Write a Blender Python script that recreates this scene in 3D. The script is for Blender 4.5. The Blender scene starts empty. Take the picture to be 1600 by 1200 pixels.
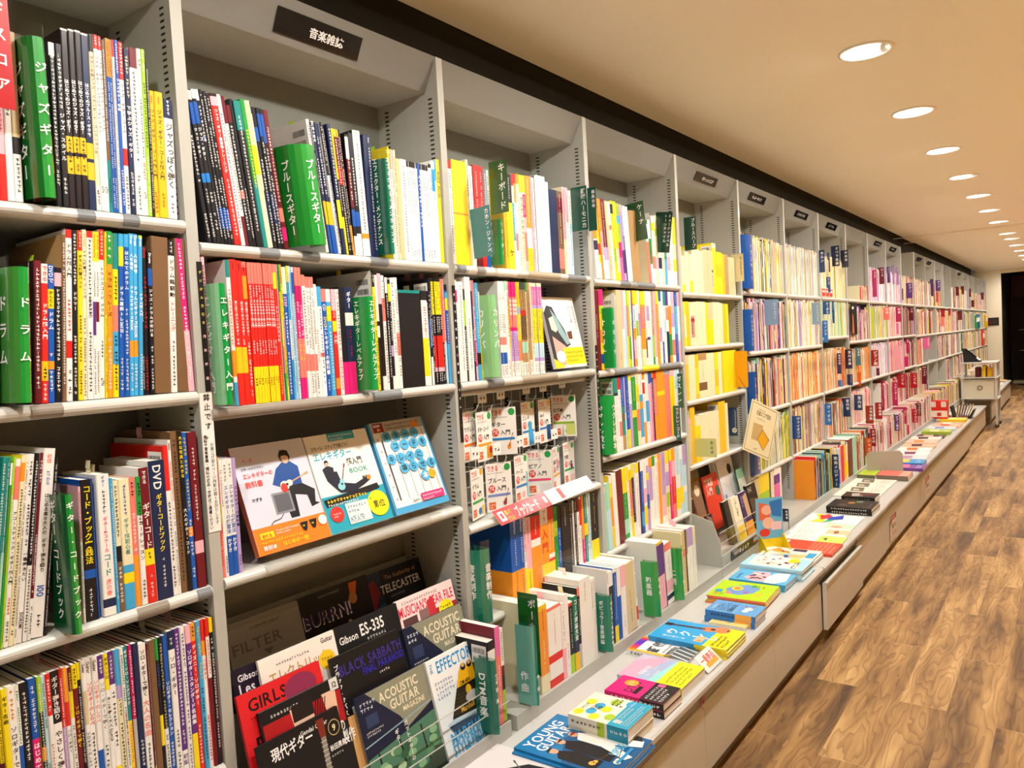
import bpy, math, random, re
from mathutils import Matrix, Vector, Euler

# ------------------------------------------------------------------ camera, world, lamps, exposure
sc = bpy.context.scene
COL = sc.collection
FPX = 1200.69
cam_d = bpy.data.cameras.new('camera'); cam = bpy.data.objects.new('camera', cam_d); COL.objects.link(cam)
cam_d.sensor_width = 36; cam_d.lens = 36 * FPX / 1600; cam_d.clip_start = .02
cam.location = (1.402, -.884, 1.399)
cam.rotation_euler = (math.radians(87.368), math.radians(3.168), math.radians(36.131))
sc.camera = cam
sc.view_settings.view_transform = 'Standard'; sc.view_settings.look = 'None'
sc.view_settings.gamma = 1; sc.view_settings.use_curve_mapping = False
sc.view_settings.exposure = 0.0
wd = bpy.data.worlds.new('world'); sc.world = wd; wd.use_nodes = True
wd.node_tree.nodes['Background'].inputs[0].default_value = (1, .93, .82, 1)
wd.node_tree.nodes['Background'].inputs[1].default_value = .05
LAMP_W = 72.0
FILL_W = 1000.0         # watts of each lamp in the added unseen row that brightens the ceiling          # watts of each ceiling downlight
LAMP_TILT = 24.0
LAMP_X, LAMP_Y0, LAMP_DY, LAMP_N = .803, -.876, 1.04, 18
CEIL = 2.42

RM = cam.rotation_euler.to_matrix(); CP = Vector(cam.location)
def ray(px, py): return RM @ Vector(((px - 800) / FPX, -(py - 600) / FPX, -1))
def atX(px, py, X):
    d = ray(px, py); return CP + d * ((X - CP.x) / d.x)
def atY(px, py, Y):
    d = ray(px, py); return CP + d * ((Y - CP.y) / d.y)
def atZ(px, py, Z):
    d = ray(px, py); return CP + d * ((Z - CP.z) / d.z)
RT = RM.transposed()
def Yof(px, X, Z):
    """where along the wall a photo column px crosses the line (X, ., Z)"""
    a = RT @ (Vector((X, 0, Z)) - CP); b = RT @ Vector((0, 1, 0)); u = (px - 800) / FPX
    return -(a.x + u * a.z) / (b.x + u * b.z)

rnd = random.Random(7)
# ------------------------------------------------------------------ colours
def lin(h):
    h = h.lstrip('#'); r = [int(h[i:i + 2], 16) / 255 for i in (0, 2, 4)]
    return tuple(((x + .055) / 1.055) ** 2.4 if x > .04045 else x / 12.92 for x in r)
PAL = dict(w='f2f1ee', c='efe6bf', k='15131a', n='16264f', b='1257b4', s='3fa9e0', t='0e8a86', g='1f9a3a', l='a5d12c', y='f6de18',
           o='f59a25', r='e1261c', m='e0187a', p='f2b6c4', q='f07f72', v='b99fd6', u='5f2d86', d='6f1020', e='b3905f', a='b9bab4',
           f='0d4a34', i='bfe0f0', j='9fdcc4', h='7a5a3c', G='0aa04a', T='0b7d63', D='0f5a3a', B='0b4f9f', N='123b70', R='a5231a',
           M='c40f62', K='1d0b0e', W='ffffff', P='ea6fb0', L='8fcf92', A='7f8488', S='8fb6d4', Y='f2c21a', E='d9c79b', O='e8641c', I='1d7fd1', Z='3a3f46')
LP = {k: lin(v) for k, v in PAL.items()}
CN = dict(w='white', c='cream', k='black', n='navy', b='blue', s='sky blue', t='teal', g='green', l='lime', y='yellow', o='orange', r='red',
          m='magenta', p='pink', q='salmon', v='lilac', u='purple', d='maroon', e='tan', a='grey', f='dark green', i='pale blue', j='mint',
          h='brown', K='black-brown', W='white', P='pink', Y='golden', E='beige', O='orange', R='dark red', A='grey', M='crimson', L='pale green', G='green', I='blue', T='teal', D='green', B='blue', N='blue', S='grey blue', Z='charcoal')
def C3(c):
    if isinstance(c, tuple): return c
    if len(c) == 1: return LP[c]
    return lin(c)

# ------------------------------------------------------------------ materials
def mat(name, base=(.8, .8, .8), rough=.5, metal=0, coat=0, spec=.5):
    m = bpy.data.materials.new(name); m.use_nodes = True
    b = m.node_tree.nodes['Principled BSDF']
    b.inputs['Base Color'].default_value = (*base, 1); b.inputs['Roughness'].default_value = rough
    b.inputs['Metallic'].default_value = metal; b.inputs['Coat Weight'].default_value = coat; b.inputs['Specular IOR Level'].default_value = spec
    return m
def nd(m, t, **kw):
    n = m.node_tree.nodes.new(t)
    for k, v in kw.items():
        if k.startswith('i_'): n.inputs[int(k[2:])].default_value = v
        else: setattr(n, k, v)
    return n
def lk(m, a, b): m.node_tree.links.new(a, b)
def P(m): return m.node_tree.nodes['Principled BSDF']

# printed card / paper: the colour is the print on the sheet
M_PRINT = mat('printed_card', rough=.38, coat=.12, spec=.35)
a = nd(M_PRINT, 'ShaderNodeAttribute', attribute_name='Col'); lk(M_PRINT, a.outputs['Color'], P(M_PRINT).inputs['Base Color'])
P(M_PRINT).inputs['Coat Roughness'].default_value = .18
nz = nd(M_PRINT, 'ShaderNodeTexNoise'); nz.inputs['Scale'].default_value = 60
mr = nd(M_PRINT, 'ShaderNodeMapRange'); mr.inputs[3].default_value = .38; mr.inputs[4].default_value = .55
lk(M_PRINT, nz.outputs[0], mr.inputs[0]); lk(M_PRINT, mr.outputs[0], P(M_PRINT).inputs['Roughness'])
# leaves of paper seen edge on
M_PAGE = mat('page_edges', (.86, .83, .74), .85, spec=.2)
tc = nd(M_PAGE, 'ShaderNodeTexCoord'); mp = nd(M_PAGE, 'ShaderNodeMapping'); mp.inputs['Scale'].default_value = (3, 900, 900)
nz = nd(M_PAGE, 'ShaderNodeTexNoise'); nz.inputs['Scale'].default_value = 1
cr = nd(M_PAGE, 'ShaderNodeValToRGB'); cr.color_ramp.elements[0].color = (.62, .57, .45, 1); cr.color_ramp.elements[1].color = (.93, .91, .84, 1)
cr.color_ramp.elements[0].position = .3; cr.color_ramp.elements[1].position = .55
lk(M_PAGE, tc.outputs['Object'], mp.inputs[0]); lk(M_PAGE, mp.outputs[0], nz.inputs[0]); lk(M_PAGE, nz.outputs[0], cr.inputs[0]); lk(M_PAGE, cr.outputs[0], P(M_PAGE).inputs['Base Color'])
# powder coated steel
def coated(name, base, rough):
    m = mat(name, base, rough, coat=.1)
    n = nd(m, 'ShaderNodeTexNoise'); n.inputs['Scale'].default_value = 9; n.inputs['Detail'].default_value = 6
    r = nd(m, 'ShaderNodeMapRange'); r.inputs[3].default_value = rough - .08; r.inputs[4].default_value = rough + .1
    lk(m, n.outputs[0], r.inputs[0]); lk(m, r.outputs[0], P(m).inputs['Roughness'])
    mx = nd(m, 'ShaderNodeMixRGB', blend_type='MULTIPLY'); mx.inputs[0].default_value = .12; mx.inputs[1].default_value = (*base, 1)
    lk(m, n.outputs[1], mx.inputs[2]); lk(m, mx.outputs[0], P(m).inputs['Base Color'])
    return m
M_STEEL = coated('powder_coated_steel', (.50, .505, .465), .36)
M_BACK = coated('back_panel_paint', (.25, .25, .215), .6); P(M_BACK).inputs['Coat Weight'].default_value = 0; P(M_BACK).inputs['Specular IOR Level'].default_value = .25
M_LIP = coated('shelf_nosing', (.64, .645, .61), .32)
M_COUNTER = coated('counter_laminate', (.60, .60, .585), .30)
M_DRAWER = coated('drawer_laminate', (.74, .71, .64), .45)
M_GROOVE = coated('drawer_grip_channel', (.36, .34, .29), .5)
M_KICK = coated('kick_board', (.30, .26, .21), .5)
M_DARK = mat('dark_slot', (.012, .012, .012), .7)
M_RUBBER = mat('black_rubber', (.02, .02, .02), .6)
M_ACRYL = mat('black_acrylic_plate', (.008, .008, .009), .06, coat=.6)
M_WIRE = mat('white_coated_wire', (.62, .63, .6), .3, metal=.4)
M_CHROME = mat('brushed_metal', (.72, .72, .72), .25, metal=1)
def clear(name, tint=(1, 1, 1), gl=.05):
    m = bpy.data.materials.new(name); m.use_nodes = True; nt = m.node_tree; nt.nodes.clear()
    o = nd(m, 'ShaderNodeOutputMaterial'); t = nd(m, 'ShaderNodeBsdfTransparent'); g = nd(m, 'ShaderNodeBsdfGlossy'); x = nd(m, 'ShaderNodeMixShader')
    f = nd(m, 'ShaderNodeFresnel'); f.inputs[0].default_value = 1.45; ad = nd(m, 'ShaderNodeMath', operation='ADD'); ad.inputs[1].default_value = gl - .04
    g.inputs['Roughness'].default_value = .08; t.inputs[0].default_value = (*tint, 1)
    ge = nd(m, 'ShaderNodeNewGeometry'); fr_ = nd(m, 'ShaderNodeMath', operation='SUBTRACT'); fr_.inputs[0].default_value = 1; lk(m, ge.outputs['Backfacing'], fr_.inputs[1]); mu = nd(m, 'ShaderNodeMath', operation='MULTIPLY'); lk(m, fr_.outputs[0], mu.inputs[1])
    lk(m, f.outputs[0], ad.inputs[0]); lk(m, ad.outputs[0], mu.inputs[0]); lk(m, mu.outputs[0], x.inputs[0]); lk(m, t.outputs[0], x.inputs[1]); lk(m, g.outputs[0], x.inputs[2]); lk(m, x.outputs[0], o.inputs[0])
    return m
M_CLEAR = clear("clear_plastic", (.995, .995, .995))
M_CLEAR2 = clear('frosted_sleeve', (.90, .92, .90), .22)
M_FILM = mat('plastic_film_label', rough=.28, coat=.2, spec=.35)
a = nd(M_FILM, 'ShaderNodeAttribute', attribute_name='Col'); lk(M_FILM, a.outputs['Color'], P(M_FILM).inputs['Base Color'])
def emit(name, col, s):
    m = mat(name, col, .4); P(m).inputs['Emission Color'].default_value = (*col, 1); P(m).inputs['Emission Strength'].default_value = s
    return m
M_LAMP = emit('lamp_glow', (1, .93, .80), 40)
M_REFL = mat('lamp_reflector', (.9, .88, .84), .2, metal=.7)
M_TRIM = mat('lamp_trim_white', (.85, .83, .78), .4)
# ceiling and walls
def plaster(name, base, bump=.02):
    m = mat(name, base, .85, spec=.25)
    n = nd(m, 'ShaderNodeTexNoise'); n.inputs['Scale'].default_value = 140
    b = nd(m, 'ShaderNodeBump'); b.inputs['Strength'].default_value = bump; lk(m, n.outputs[0], b.inputs['Height']); lk(m, b.outputs[0], P(m).inputs['Normal'])
    n2 = nd(m, 'ShaderNodeTexNoise'); n2.inputs['Scale'].default_value = 1.2
    mx = nd(m, 'ShaderNodeMixRGB', blend_type='MULTIPLY'); mx.inputs[0].default_value = .06; mx.inputs[1].default_value = (*base, 1)
    lk(m, n2.outputs[1], mx.inputs[2]); lk(m, mx.outputs[0], P(m).inputs['Base Color'])
    return m
M_CEIL = plaster('ceiling_paint', (.88, .85, .75))
M_WALL = plaster('wall_paint', (.84, .78, .62))
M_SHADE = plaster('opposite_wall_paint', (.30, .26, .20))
M_GAP_SHADE = mat('painted_gap_shade', (.035, .03, .018), .8)  # near-black colour stands in for the shade above the bookcases
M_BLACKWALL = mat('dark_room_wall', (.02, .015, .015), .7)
# wood plank floor
def wood_floor():
    m = mat('walnut_plank_floor', rough=.55, coat=.0, spec=.35); nt = m.node_tree
    def math_(op, a, b=None, c=None):
        n = nd(m, 'ShaderNodeMath', operation=op)
        for i, x in enumerate((a, b, c)):
            if x is None: continue
            if isinstance(x, (int, float)): n.inputs[i].default_value = x
            else: lk(m, x, n.inputs[i])
        return n.outputs[0]
    g = nd(m, 'ShaderNodeNewGeometry'); s = nd(m, 'ShaderNodeSeparateXYZ'); lk(m, g.outputs['Position'], s.inputs[0])
    u = math_('DIVIDE', math_('SUBTRACT', s.outputs[0], .6945), .1553); col = math_('FLOOR', u); fu = math_('FRACT', u)
    v = math_('DIVIDE', math_('SUBTRACT', s.outputs[1], math_('MULTIPLY_ADD', col, .53, 1.68)), 1.112); row = math_('FLOOR', v); fv = math_('FRACT', v)
    cb = nd(m, 'ShaderNodeCombineXYZ'); lk(m, col, cb.inputs[0]); lk(m, row, cb.inputs[1])
    wn = nd(m, 'ShaderNodeTexWhiteNoise', noise_dimensions='3D'); lk(m, cb.outputs[0], wn.inputs[0])
    sep = nd(m, 'ShaderNodeSeparateColor'); lk(m, wn.outputs['Color'], sep.inputs[0])
    # grain coordinates, shifted per plank
    gx = math_('MULTIPLY_ADD', sep.outputs[0], 37.0, s.outputs[0]); gy = math_('MULTIPLY_ADD', sep.outputs[1], 53.0, s.outputs[1])
    def coords(kx, ky):
        c = nd(m, 'ShaderNodeCombineXYZ'); lk(m, math_('MULTIPLY', gx, kx), c.inputs[0]); lk(m, math_('MULTIPLY', gy, ky), c.inputs[1]); lk(m, math_('MULTIPLY', sep.outputs[2], 20.0), c.inputs[2]); return c.outputs[0]
    def noise(kx, ky, det=2.0, rough=.5):
        n = nd(m, 'ShaderNodeTexNoise'); n.inputs['Scale'].default_value = 1; n.inputs['Detail'].default_value = det; n.inputs['Roughness'].default_value = rough; lk(m, coords(kx, ky), n.inputs[0]); return n.outputs[0]
    warp = noise(9.0, 1.5, 2.5, .55)
    ring = math_('FRACT', math_('MULTIPLY', math_('ADD', warp, math_('MULTIPLY', gx, 1.4)), 13.0))
    line = math_('POWER', ring, 3.0)
    big = noise(11.0, 1.1, 3.0, .6); fine = noise(330.0, 12.0, 3.0, .6)
    tone = math_('ADD', math_('MULTIPLY', big, 1.75), math_('ADD', math_('MULTIPLY', sep.outputs[2], .26), math_('MULTIPLY', fine, .20)))
    cr = nd(m, 'ShaderNodeValToRGB'); e = cr.color_ramp.elements
    e[0].position = .0; e[0].color = (.075, .034, .010, 1); e[1].position = 1.0; e[1].color = (.56, .35, .14, 1)
    for p, c in ((.30, (.16, .080, .024, 1)), (.52, (.30, .160, .052, 1)), (.75, (.42, .24, .085, 1))):
        x = cr.color_ramp.elements.new(p); x.color = c
    lk(m, math_('MULTIPLY', math_('SUBTRACT', tone, .62), 1.15), cr.inputs[0])
    mx = nd(m, 'ShaderNodeMixRGB', blend_type='MULTIPLY'); lk(m, math_('MULTIPLY', line, .60), mx.inputs[0]); lk(m, cr.outputs[0], mx.inputs[1]); mx.inputs[2].default_value = (.34, .24, .15, 1)
    # plank joints
    eu = math_('MINIMUM', fu, math_('SUBTRACT', 1.0, fu)); ev = math_('MULTIPLY', math_('MINIMUM', fv, math_('SUBTRACT', 1.0, fv)), 7.2)
    jl = math_('LESS_THAN', math_('MINIMUM', eu, 9.0), .004); jv = math_('LESS_THAN', ev, .006)
    m2 = nd(m, 'ShaderNodeMixRGB'); lk(m, math_('MULTIPLY', jl, .25), m2.inputs[0]); lk(m, mx.outputs[0], m2.inputs[1]); m2.inputs[2].default_value = (.45, .30, .15, 1)
    m3 = nd(m, 'ShaderNodeMixRGB'); lk(m, math_('MULTIPLY', jv, .6), m3.inputs[0]); lk(m, m2.outputs[0], m3.inputs[1]); m3.inputs[2].default_value = (.6, .42, .22, 1)
    lk(m, m3.outputs[0], P(m).inputs['Base Color'])
    bp = nd(m, 'ShaderNodeBump'); bp.inputs['Strength'].default_value = .06; lk(m, fine, bp.inputs['Height']); lk(m, bp.outputs[0], P(m).inputs['Normal'])
    return m
M_FLOOR = wood_floor()

# ------------------------------------------------------------------ mesh building
GL = {}
def glyph(ch, bold):
    k = (ch, bold)
    if k not in GL:
        cu = bpy.data.curves.new('glyph', 'FONT'); cu.body = ch; cu.size = 1; cu.resolution_u = 2; cu.offset = .018 if bold else 0
        ob = bpy.data.objects.new('glyph', cu); me = ob.to_mesh()
        v = [(x.co.x, x.co.y) for x in me.vertices]; f = [tuple(p.vertices) for p in me.polygons]
        ob.to_mesh_clear(); bpy.data.objects.remove(ob); bpy.data.curves.remove(cu)
        wd = 1.0 if ord(ch) > 0x2e80 else ((max(x[0] for x in v) + .05) if v else .3)
        GL[k] = (v, f, wd)
    return GL[k]
ROT = set('ー〜-…–~（）()')
class MB:
    def __init__(s): s.v = []; s.f = []; s.c = []; s.m = []
    def face(s, pts, col='w', m=0):
        n = len(s.v); s.v += [tuple(p) for p in pts]; s.f.append(tuple(range(n, n + len(pts)))); s.c.append(C3(col)); s.m.append(m)
    def box(s, a, b, col='w', m=0, skip=''):
        (x0, y0, z0), (x1, y1, z1) = a, b; n = len(s.v)
        s.v += [(x0, y0, z0), (x1, y0, z0), (x1, y1, z0), (x0, y1, z0), (x0, y0, z1), (x1, y0, z1), (x1, y1, z1), (x0, y1, z1)]
        for k, q in (('b', (0, 3, 2, 1)), ('t', (4, 5, 6, 7)), ('l', (0, 1, 5, 4)), ('f', (1, 2, 6, 5)), ('r', (2, 3, 7, 6)), ('k', (3, 0, 4, 7))):
            if k in skip: continue
            s.f.append(tuple(n + i for i in q)); s.c.append(C3(col)); s.m.append(m)
    def prism(s, prof, axis, a, b, col='w', m=0, caps=True):
        """profile of 2-D points pushed along an axis ('y': points are x,z ; 'z': points are x,y ; 'x': points are y,z)"""
        def P3(p, t): return (p[0], t, p[1]) if axis == 'y' else ((p[0], p[1], t) if axis == 'z' else (t, p[0], p[1]))
        n = len(s.v); k = len(prof); s.v += [P3(p, a) for p in prof] + [P3(p, b) for p in prof]
        for i in range(k):
            j = (i + 1) % k; s.f.append((n + i, n + j, n + k + j, n + k + i)); s.c.append(C3(col)); s.m.append(m)
        if caps:
            s.f.append(tuple(n + i for i in range(k))); s.c.append(C3(col)); s.m.append(m)
            s.f.append(tuple(n + k + i for i in reversed(range(k)))); s.c.append(C3(col)); s.m.append(m)
    def tube(s, pts, r, col='w', m=0, n=6):
        pts = [Vector(p) for p in pts]; base = len(s.v); N = len(pts)
        for i, p in enumerate(pts):
            d = (pts[min(i + 1, N - 1)] - pts[max(i - 1, 0)]).normalized()
            a = d.cross(Vector((0, 0, 1)) if abs(d.z) < .9 else Vector((1, 0, 0))).normalized(); b = d.cross(a)
            for k in range(n):
                t = 2 * math.pi * k / n; s.v.append(tuple(p + (a * math.cos(t) + b * math.sin(t)) * r))
        for i in range(N - 1):
            for k in range(n):
                j = (k + 1) % n; s.f.append((base + i * n + k, base + i * n + j, base + (i + 1) * n + j, base + (i + 1) * n + k)); s.c.append(C3(col)); s.m.append(m)
        for o in (0, N - 1):
            q = [base + o * n + k for k in range(n)]; s.f.append(tuple(q if o else reversed(q))); s.c.append(C3(col)); s.m.append(m)
    def lathe(s, prof, c, col='w', m=0, n=24, closed=False):
        base = len(s.v); k = len(prof)
        for i in range(n):
            t = 2 * math.pi * i / n
            for r, z in prof: s.v.append((c[0] + r * math.cos(t), c[1] + r * math.sin(t), c[2] + z))
        for i in range(n):
            j = (i + 1) % n
            for q in range(k - 1):
                s.f.append((base + i * k + q, base + j * k + q, base + j * k + q + 1, base + i * k + q + 1)); s.c.append(C3(col)); s.m.append(m)
    def glyphs(s, ch, O, U, V, size, col, bold=True, rot=False, m=0):
        v, f, w = glyph(ch, bold); n = len(s.v); O = Vector(O); U = Vector(U) * size; V = Vector(V) * size
        for x, y in v:
            if rot: x, y = (y - .38) + .5, -(x - w / 2) + .38
            s.v.append(tuple(O + U * x + V * y))
        for q in f: s.f.append(tuple(n + i for i in q)); s.c.append(C3(col)); s.m.append(m)
    def vtext(s, txt, O, U, V, size, col, pitch=None, bold=True, m=0):
        """upright Japanese column: O is the top centre of the column, U to the right, V up"""
        O = Vector(O); U = Vector(U); V = Vector(V); t = 0
        for ch in txt:
            if ch == ' ': t += (pitch or size) * .5; continue
            jp = ord(ch) > 0x2e80
            _, _, w = glyph(ch, bold)
            adv = (pitch or size * 1.02) if jp else size * w
            r = ch in ROT or not jp
            if r and not jp: s.glyphs(ch, O - V * (t + adv / 2) - U * size * .5 - V * size * .38, U, V, size, col, bold, True, m)
            else:
                dx = .08 if ch in 'ッャュョァィゥェォっゃゅょ' else 0
                s.glyphs(ch, O - V * (t + adv / 2) - U * size * (.5 - dx) - V * size * (.38 - dx), U, V, size, col, bold, r, m)
            t += adv
        return t
    def htext(s, txt, O, U, V, size, col, align='l', bold=True, m=0, sx=1.0):
        O = Vector(O); U = Vector(U); V = Vector(V); ws = [glyph(c, bold)[2] * sx if c != ' ' else .3 * sx for c in txt]
        t = {'l': 0, 'c': -sum(ws) * size / 2, 'r': -sum(ws) * size}[align]
        for c, w in zip(txt, ws):
            if c != ' ': s.glyphs(c, O + U * t, U * sx, V, size, col, bold, False, m)
            t += w * size
        return t
    def strokes(s, O, U, V, size, col, m=0, r=rnd):
        """a too-small-to-read character"""
        O = Vector(O); U = Vector(U) * size; V = Vector(V) * size
        for k in range(3):
            if k < 2: y = r.uniform(.1, .8); x0, x1, y0, y1 = r.uniform(0, .2), r.uniform(.7, .95), y, y + .16
            else: x = r.uniform(.2, .6); x0, x1, y0, y1 = x, x + .17, 0, .9
            s.face([O + U * x0 + V * y0, O + U * x1 + V * y0, O + U * x1 + V * y1, O + U * x0 + V * y1], col, m)
    def build(s, name, mats, parent=None, loc=None, smooth=False):
        me = bpy.data.meshes.new(name); me.from_pydata(s.v, [], s.f)
        ms = mats if isinstance(mats, (list, tuple)) else [mats]
        for x in ms: me.materials.append(x)
        if len(ms) > 1: me.polygons.foreach_set('material_index', s.m)
        at = me.color_attributes.new('Col', 'FLOAT_COLOR', 'CORNER'); buf = []
        for q, c in zip(s.f, s.c): buf += [*c, 1.0] * len(q)
        at.data.foreach_set('color', buf)
        if smooth: me.polygons.foreach_set('use_smooth', [True] * len(s.f))
        me.update()
        o = bpy.data.objects.new(name, me); COL.objects.link(o)
        if parent: o.parent = parent
        if loc: o.location = loc
        return o

def tag(o, label=None, cat=None, group=None, kind=None):
    if label: o['label'] = label
    if cat: o['category'] = cat
    if group: o['group'] = group
    if kind: o['kind'] = kind
    return o
def empty(name, label, cat, loc=(0, 0, 0), rot=(0, 0, 0), group=None):
    o = bpy.data.objects.new(name, None); COL.objects.link(o); o.empty_display_size = .05
    o.location = loc; o.rotation_euler = rot
    return tag(o, label, cat, group)
def copy_tree(o, parent=None):
    c = o.copy(); COL.objects.link(c); c.parent = parent
    for ch in o.children: copy_tree(ch, c)
    return c
ORD = 'first second third fourth fifth sixth seventh eighth ninth tenth eleventh twelfth thirteenth fourteenth fifteenth sixteenth seventeenth eighteenth nineteenth twentieth'.split()
def ordn(n):
    if n <= 20: return ORD[n - 1]
    t, u = divmod(n, 10); tens = {2: 'twenty', 3: 'thirty', 4: 'forty', 5: 'fifty'}
    return (tens[t][:-1] + 'ieth') if u == 0 else tens[t] + '-' + ORD[u - 1]
# ------------------------------------------------------------------ the room
def struct(name, mb, m):
    return tag(mb.build(name, m), kind='structure')
YA, YB, XR = -2.6, 17.25, 4.4
m = MB(); m.face([(-.4, YA, 0), (XR, YA, 0), (XR, 21, 0), (-.4, 21, 0)]); struct('floor', m, M_FLOOR)
LAMPS = []
for i in range(LAMP_N):
    y = LAMP_Y0 + LAMP_DY * i
    LAMPS.append(y + .3 if 8.9 < y < 9.65 else y)
FILL_LAMPS = [-1.2 + 2.08 * i for i in range(9)]  # added unseen row, there only for its light
FILL_X = 2.9
m = MB()
def hole_cell(x0, x1, y0, y1, cx, cy, z, r=.0835, n=32):
    for k in range(n):
        pts = []
        for t in (2 * math.pi * k / n, 2 * math.pi * (k + 1) / n):
            c, s_ = math.cos(t), math.sin(t); q = min(((x1 - cx) / c if c > 1e-9 else (x0 - cx) / c if c < -1e-9 else 9), ((y1 - cy) / s_ if s_ > 1e-9 else (y0 - cy) / s_ if s_ < -1e-9 else 9))
            pts.append(((cx + r * c, cy + r * s_, z), (cx + q * c, cy + q * s_, z)))
        m.face([pts[0][0], pts[1][0], pts[1][1], pts[0][1]])
def ceil_part(y0, y1, z):
    hs = .12; m.face([(-.155, y0, z), (-.155, y1, z), (LAMP_X - hs, y1, z), (LAMP_X - hs, y0, z)]); m.face([(LAMP_X + hs, y0, z), (LAMP_X + hs, y1, z), (FILL_X - hs, y1, z), (FILL_X - hs, y0, z)]); m.face([(FILL_X + hs, y0, z), (FILL_X + hs, y1, z), (XR, y1, z), (XR, y0, z)])
    for LX, LS in ((LAMP_X, LAMPS), (FILL_X, FILL_LAMPS)):
        y = y0
        for ly in [q for q in LS if y0 + hs < q < y1 - hs]:
            m.face([(LX - hs, y, z), (LX - hs, ly - hs, z), (LX + hs, ly - hs, z), (LX + hs, y, z)]); hole_cell(LX - hs, LX + hs, ly - hs, ly + hs, LX, ly, z); y = ly + hs
        m.face([(LX - hs, y, z), (LX - hs, y1, z), (LX + hs, y1, z), (LX + hs, y, z)])
ceil_part(YA, 8.93, CEIL); ceil_part(9.62, YB + .13, CEIL); ceil_part(8.932, 9.618, CEIL - .012)
m.box((-.36, 8.93, CEIL - .012), (XR, 8.932, CEIL)); m.box((-.36, 9.618, CEIL - .012), (XR, 9.62, CEIL)); m.box((-.36, YA, CEIL + .1), (XR, YB + .13, CEIL + .12))
struct('ceiling', m, M_CEIL)
m = MB(); m.box((-.36, YA, 0), (-.26, YB, CEIL + .1)); struct('wall_left', m, M_GAP_SHADE)  # wall coloured dark to paint in the shade over the bookcases
m = MB(); m.box((-.259, YA, CEIL + .09), (-.150, YB, CEIL + .099)); m.box((-.155, YA, CEIL + .003), (-.150, YB, CEIL + .09)); struct('trim_gap_shade', m, M_GAP_SHADE)  # added dark liner, paints in the shade at the ceiling's back edge
m = MB(); m.box((XR, YA, 0), (XR + .1, 21, CEIL + .4)); struct('wall_right', m, M_SHADE)
m = MB(); m.box((-.36, YA - .1, 0), (XR, YA, CEIL)); struct('wall_back', m, M_SHADE)
m = MB(); m.box((-.36, YB, 0), (.245, YB + .12, CEIL)); struct('wall_front', m, M_WALL)
m = MB(); m.box((.245, YB + .11, CEIL - .06), (XR, YB + .12, CEIL)); struct('trim_1', m, M_WALL)
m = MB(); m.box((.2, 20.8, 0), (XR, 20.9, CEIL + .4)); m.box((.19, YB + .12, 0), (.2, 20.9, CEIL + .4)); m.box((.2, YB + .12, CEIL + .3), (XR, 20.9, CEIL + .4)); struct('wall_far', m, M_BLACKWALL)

# ------------------------------------------------------------------ ceiling downlights
def lamp(y, idx, tilt, X=LAMP_X, W_=LAMP_W, cone=160, lt=LAMP_TILT, row_='row above the shelves'):
    t = empty('ceiling_light', f'round recessed ceiling downlight, {ordn(idx)} of the {row_} counted from nearest', 'ceiling light', (X, y, CEIL), (0, 0, tilt), 'recessed downlights along the aisle')
    m = MB(); m.lathe([(.082, -.001), (.084, -.005), (.096, -.004), (.0965, 0)], (0, 0, 0)); m.build('trim_ring', M_TRIM, t, smooth=True)
    m = MB(); m.lathe([(.082, -.001), (.06, .055), (.05, .075), (.0, .078)], (0, 0, 0)); m.build('reflector', M_REFL, t, smooth=True)
    m = MB(); m.lathe([(0, -.012), (.03, -.009), (.040, .004), (.042, .03)], (-.012, 0, .042)); m.build('bulb', M_LAMP, t, smooth=True)
    m = MB(); m.box((.048, -.05, .012), (.051, .05, .05)); m.build('baffle', M_REFL, t)
    ld = bpy.data.lights.new('downlight', 'SPOT'); ld.energy = W_; ld.spot_size = math.radians(cone); ld.spot_blend = 1.0; ld.shadow_soft_size = .045; ld.color = (1, .95, .87)
    lo = bpy.data.objects.new('downlight', ld); COL.objects.link(lo); lo.parent = t; lo.location = (0, 0, .016); lo.rotation_euler = (0, math.radians(lt), -tilt)
    return t
for i, y in enumerate(LAMPS):
    lamp(y, i + 1, (-.35, .2, -.15, .3, -.25)[i % 5])
FILL_X = 2.9
for i, y in enumerate(FILL_LAMPS): lamp(y, i + 1, 0, FILL_X, FILL_W, 84, 0, 'added fill row over the aisle')  # lamps added out of view, their floor bounce brightens the ceiling

Z0 = .380
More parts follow.
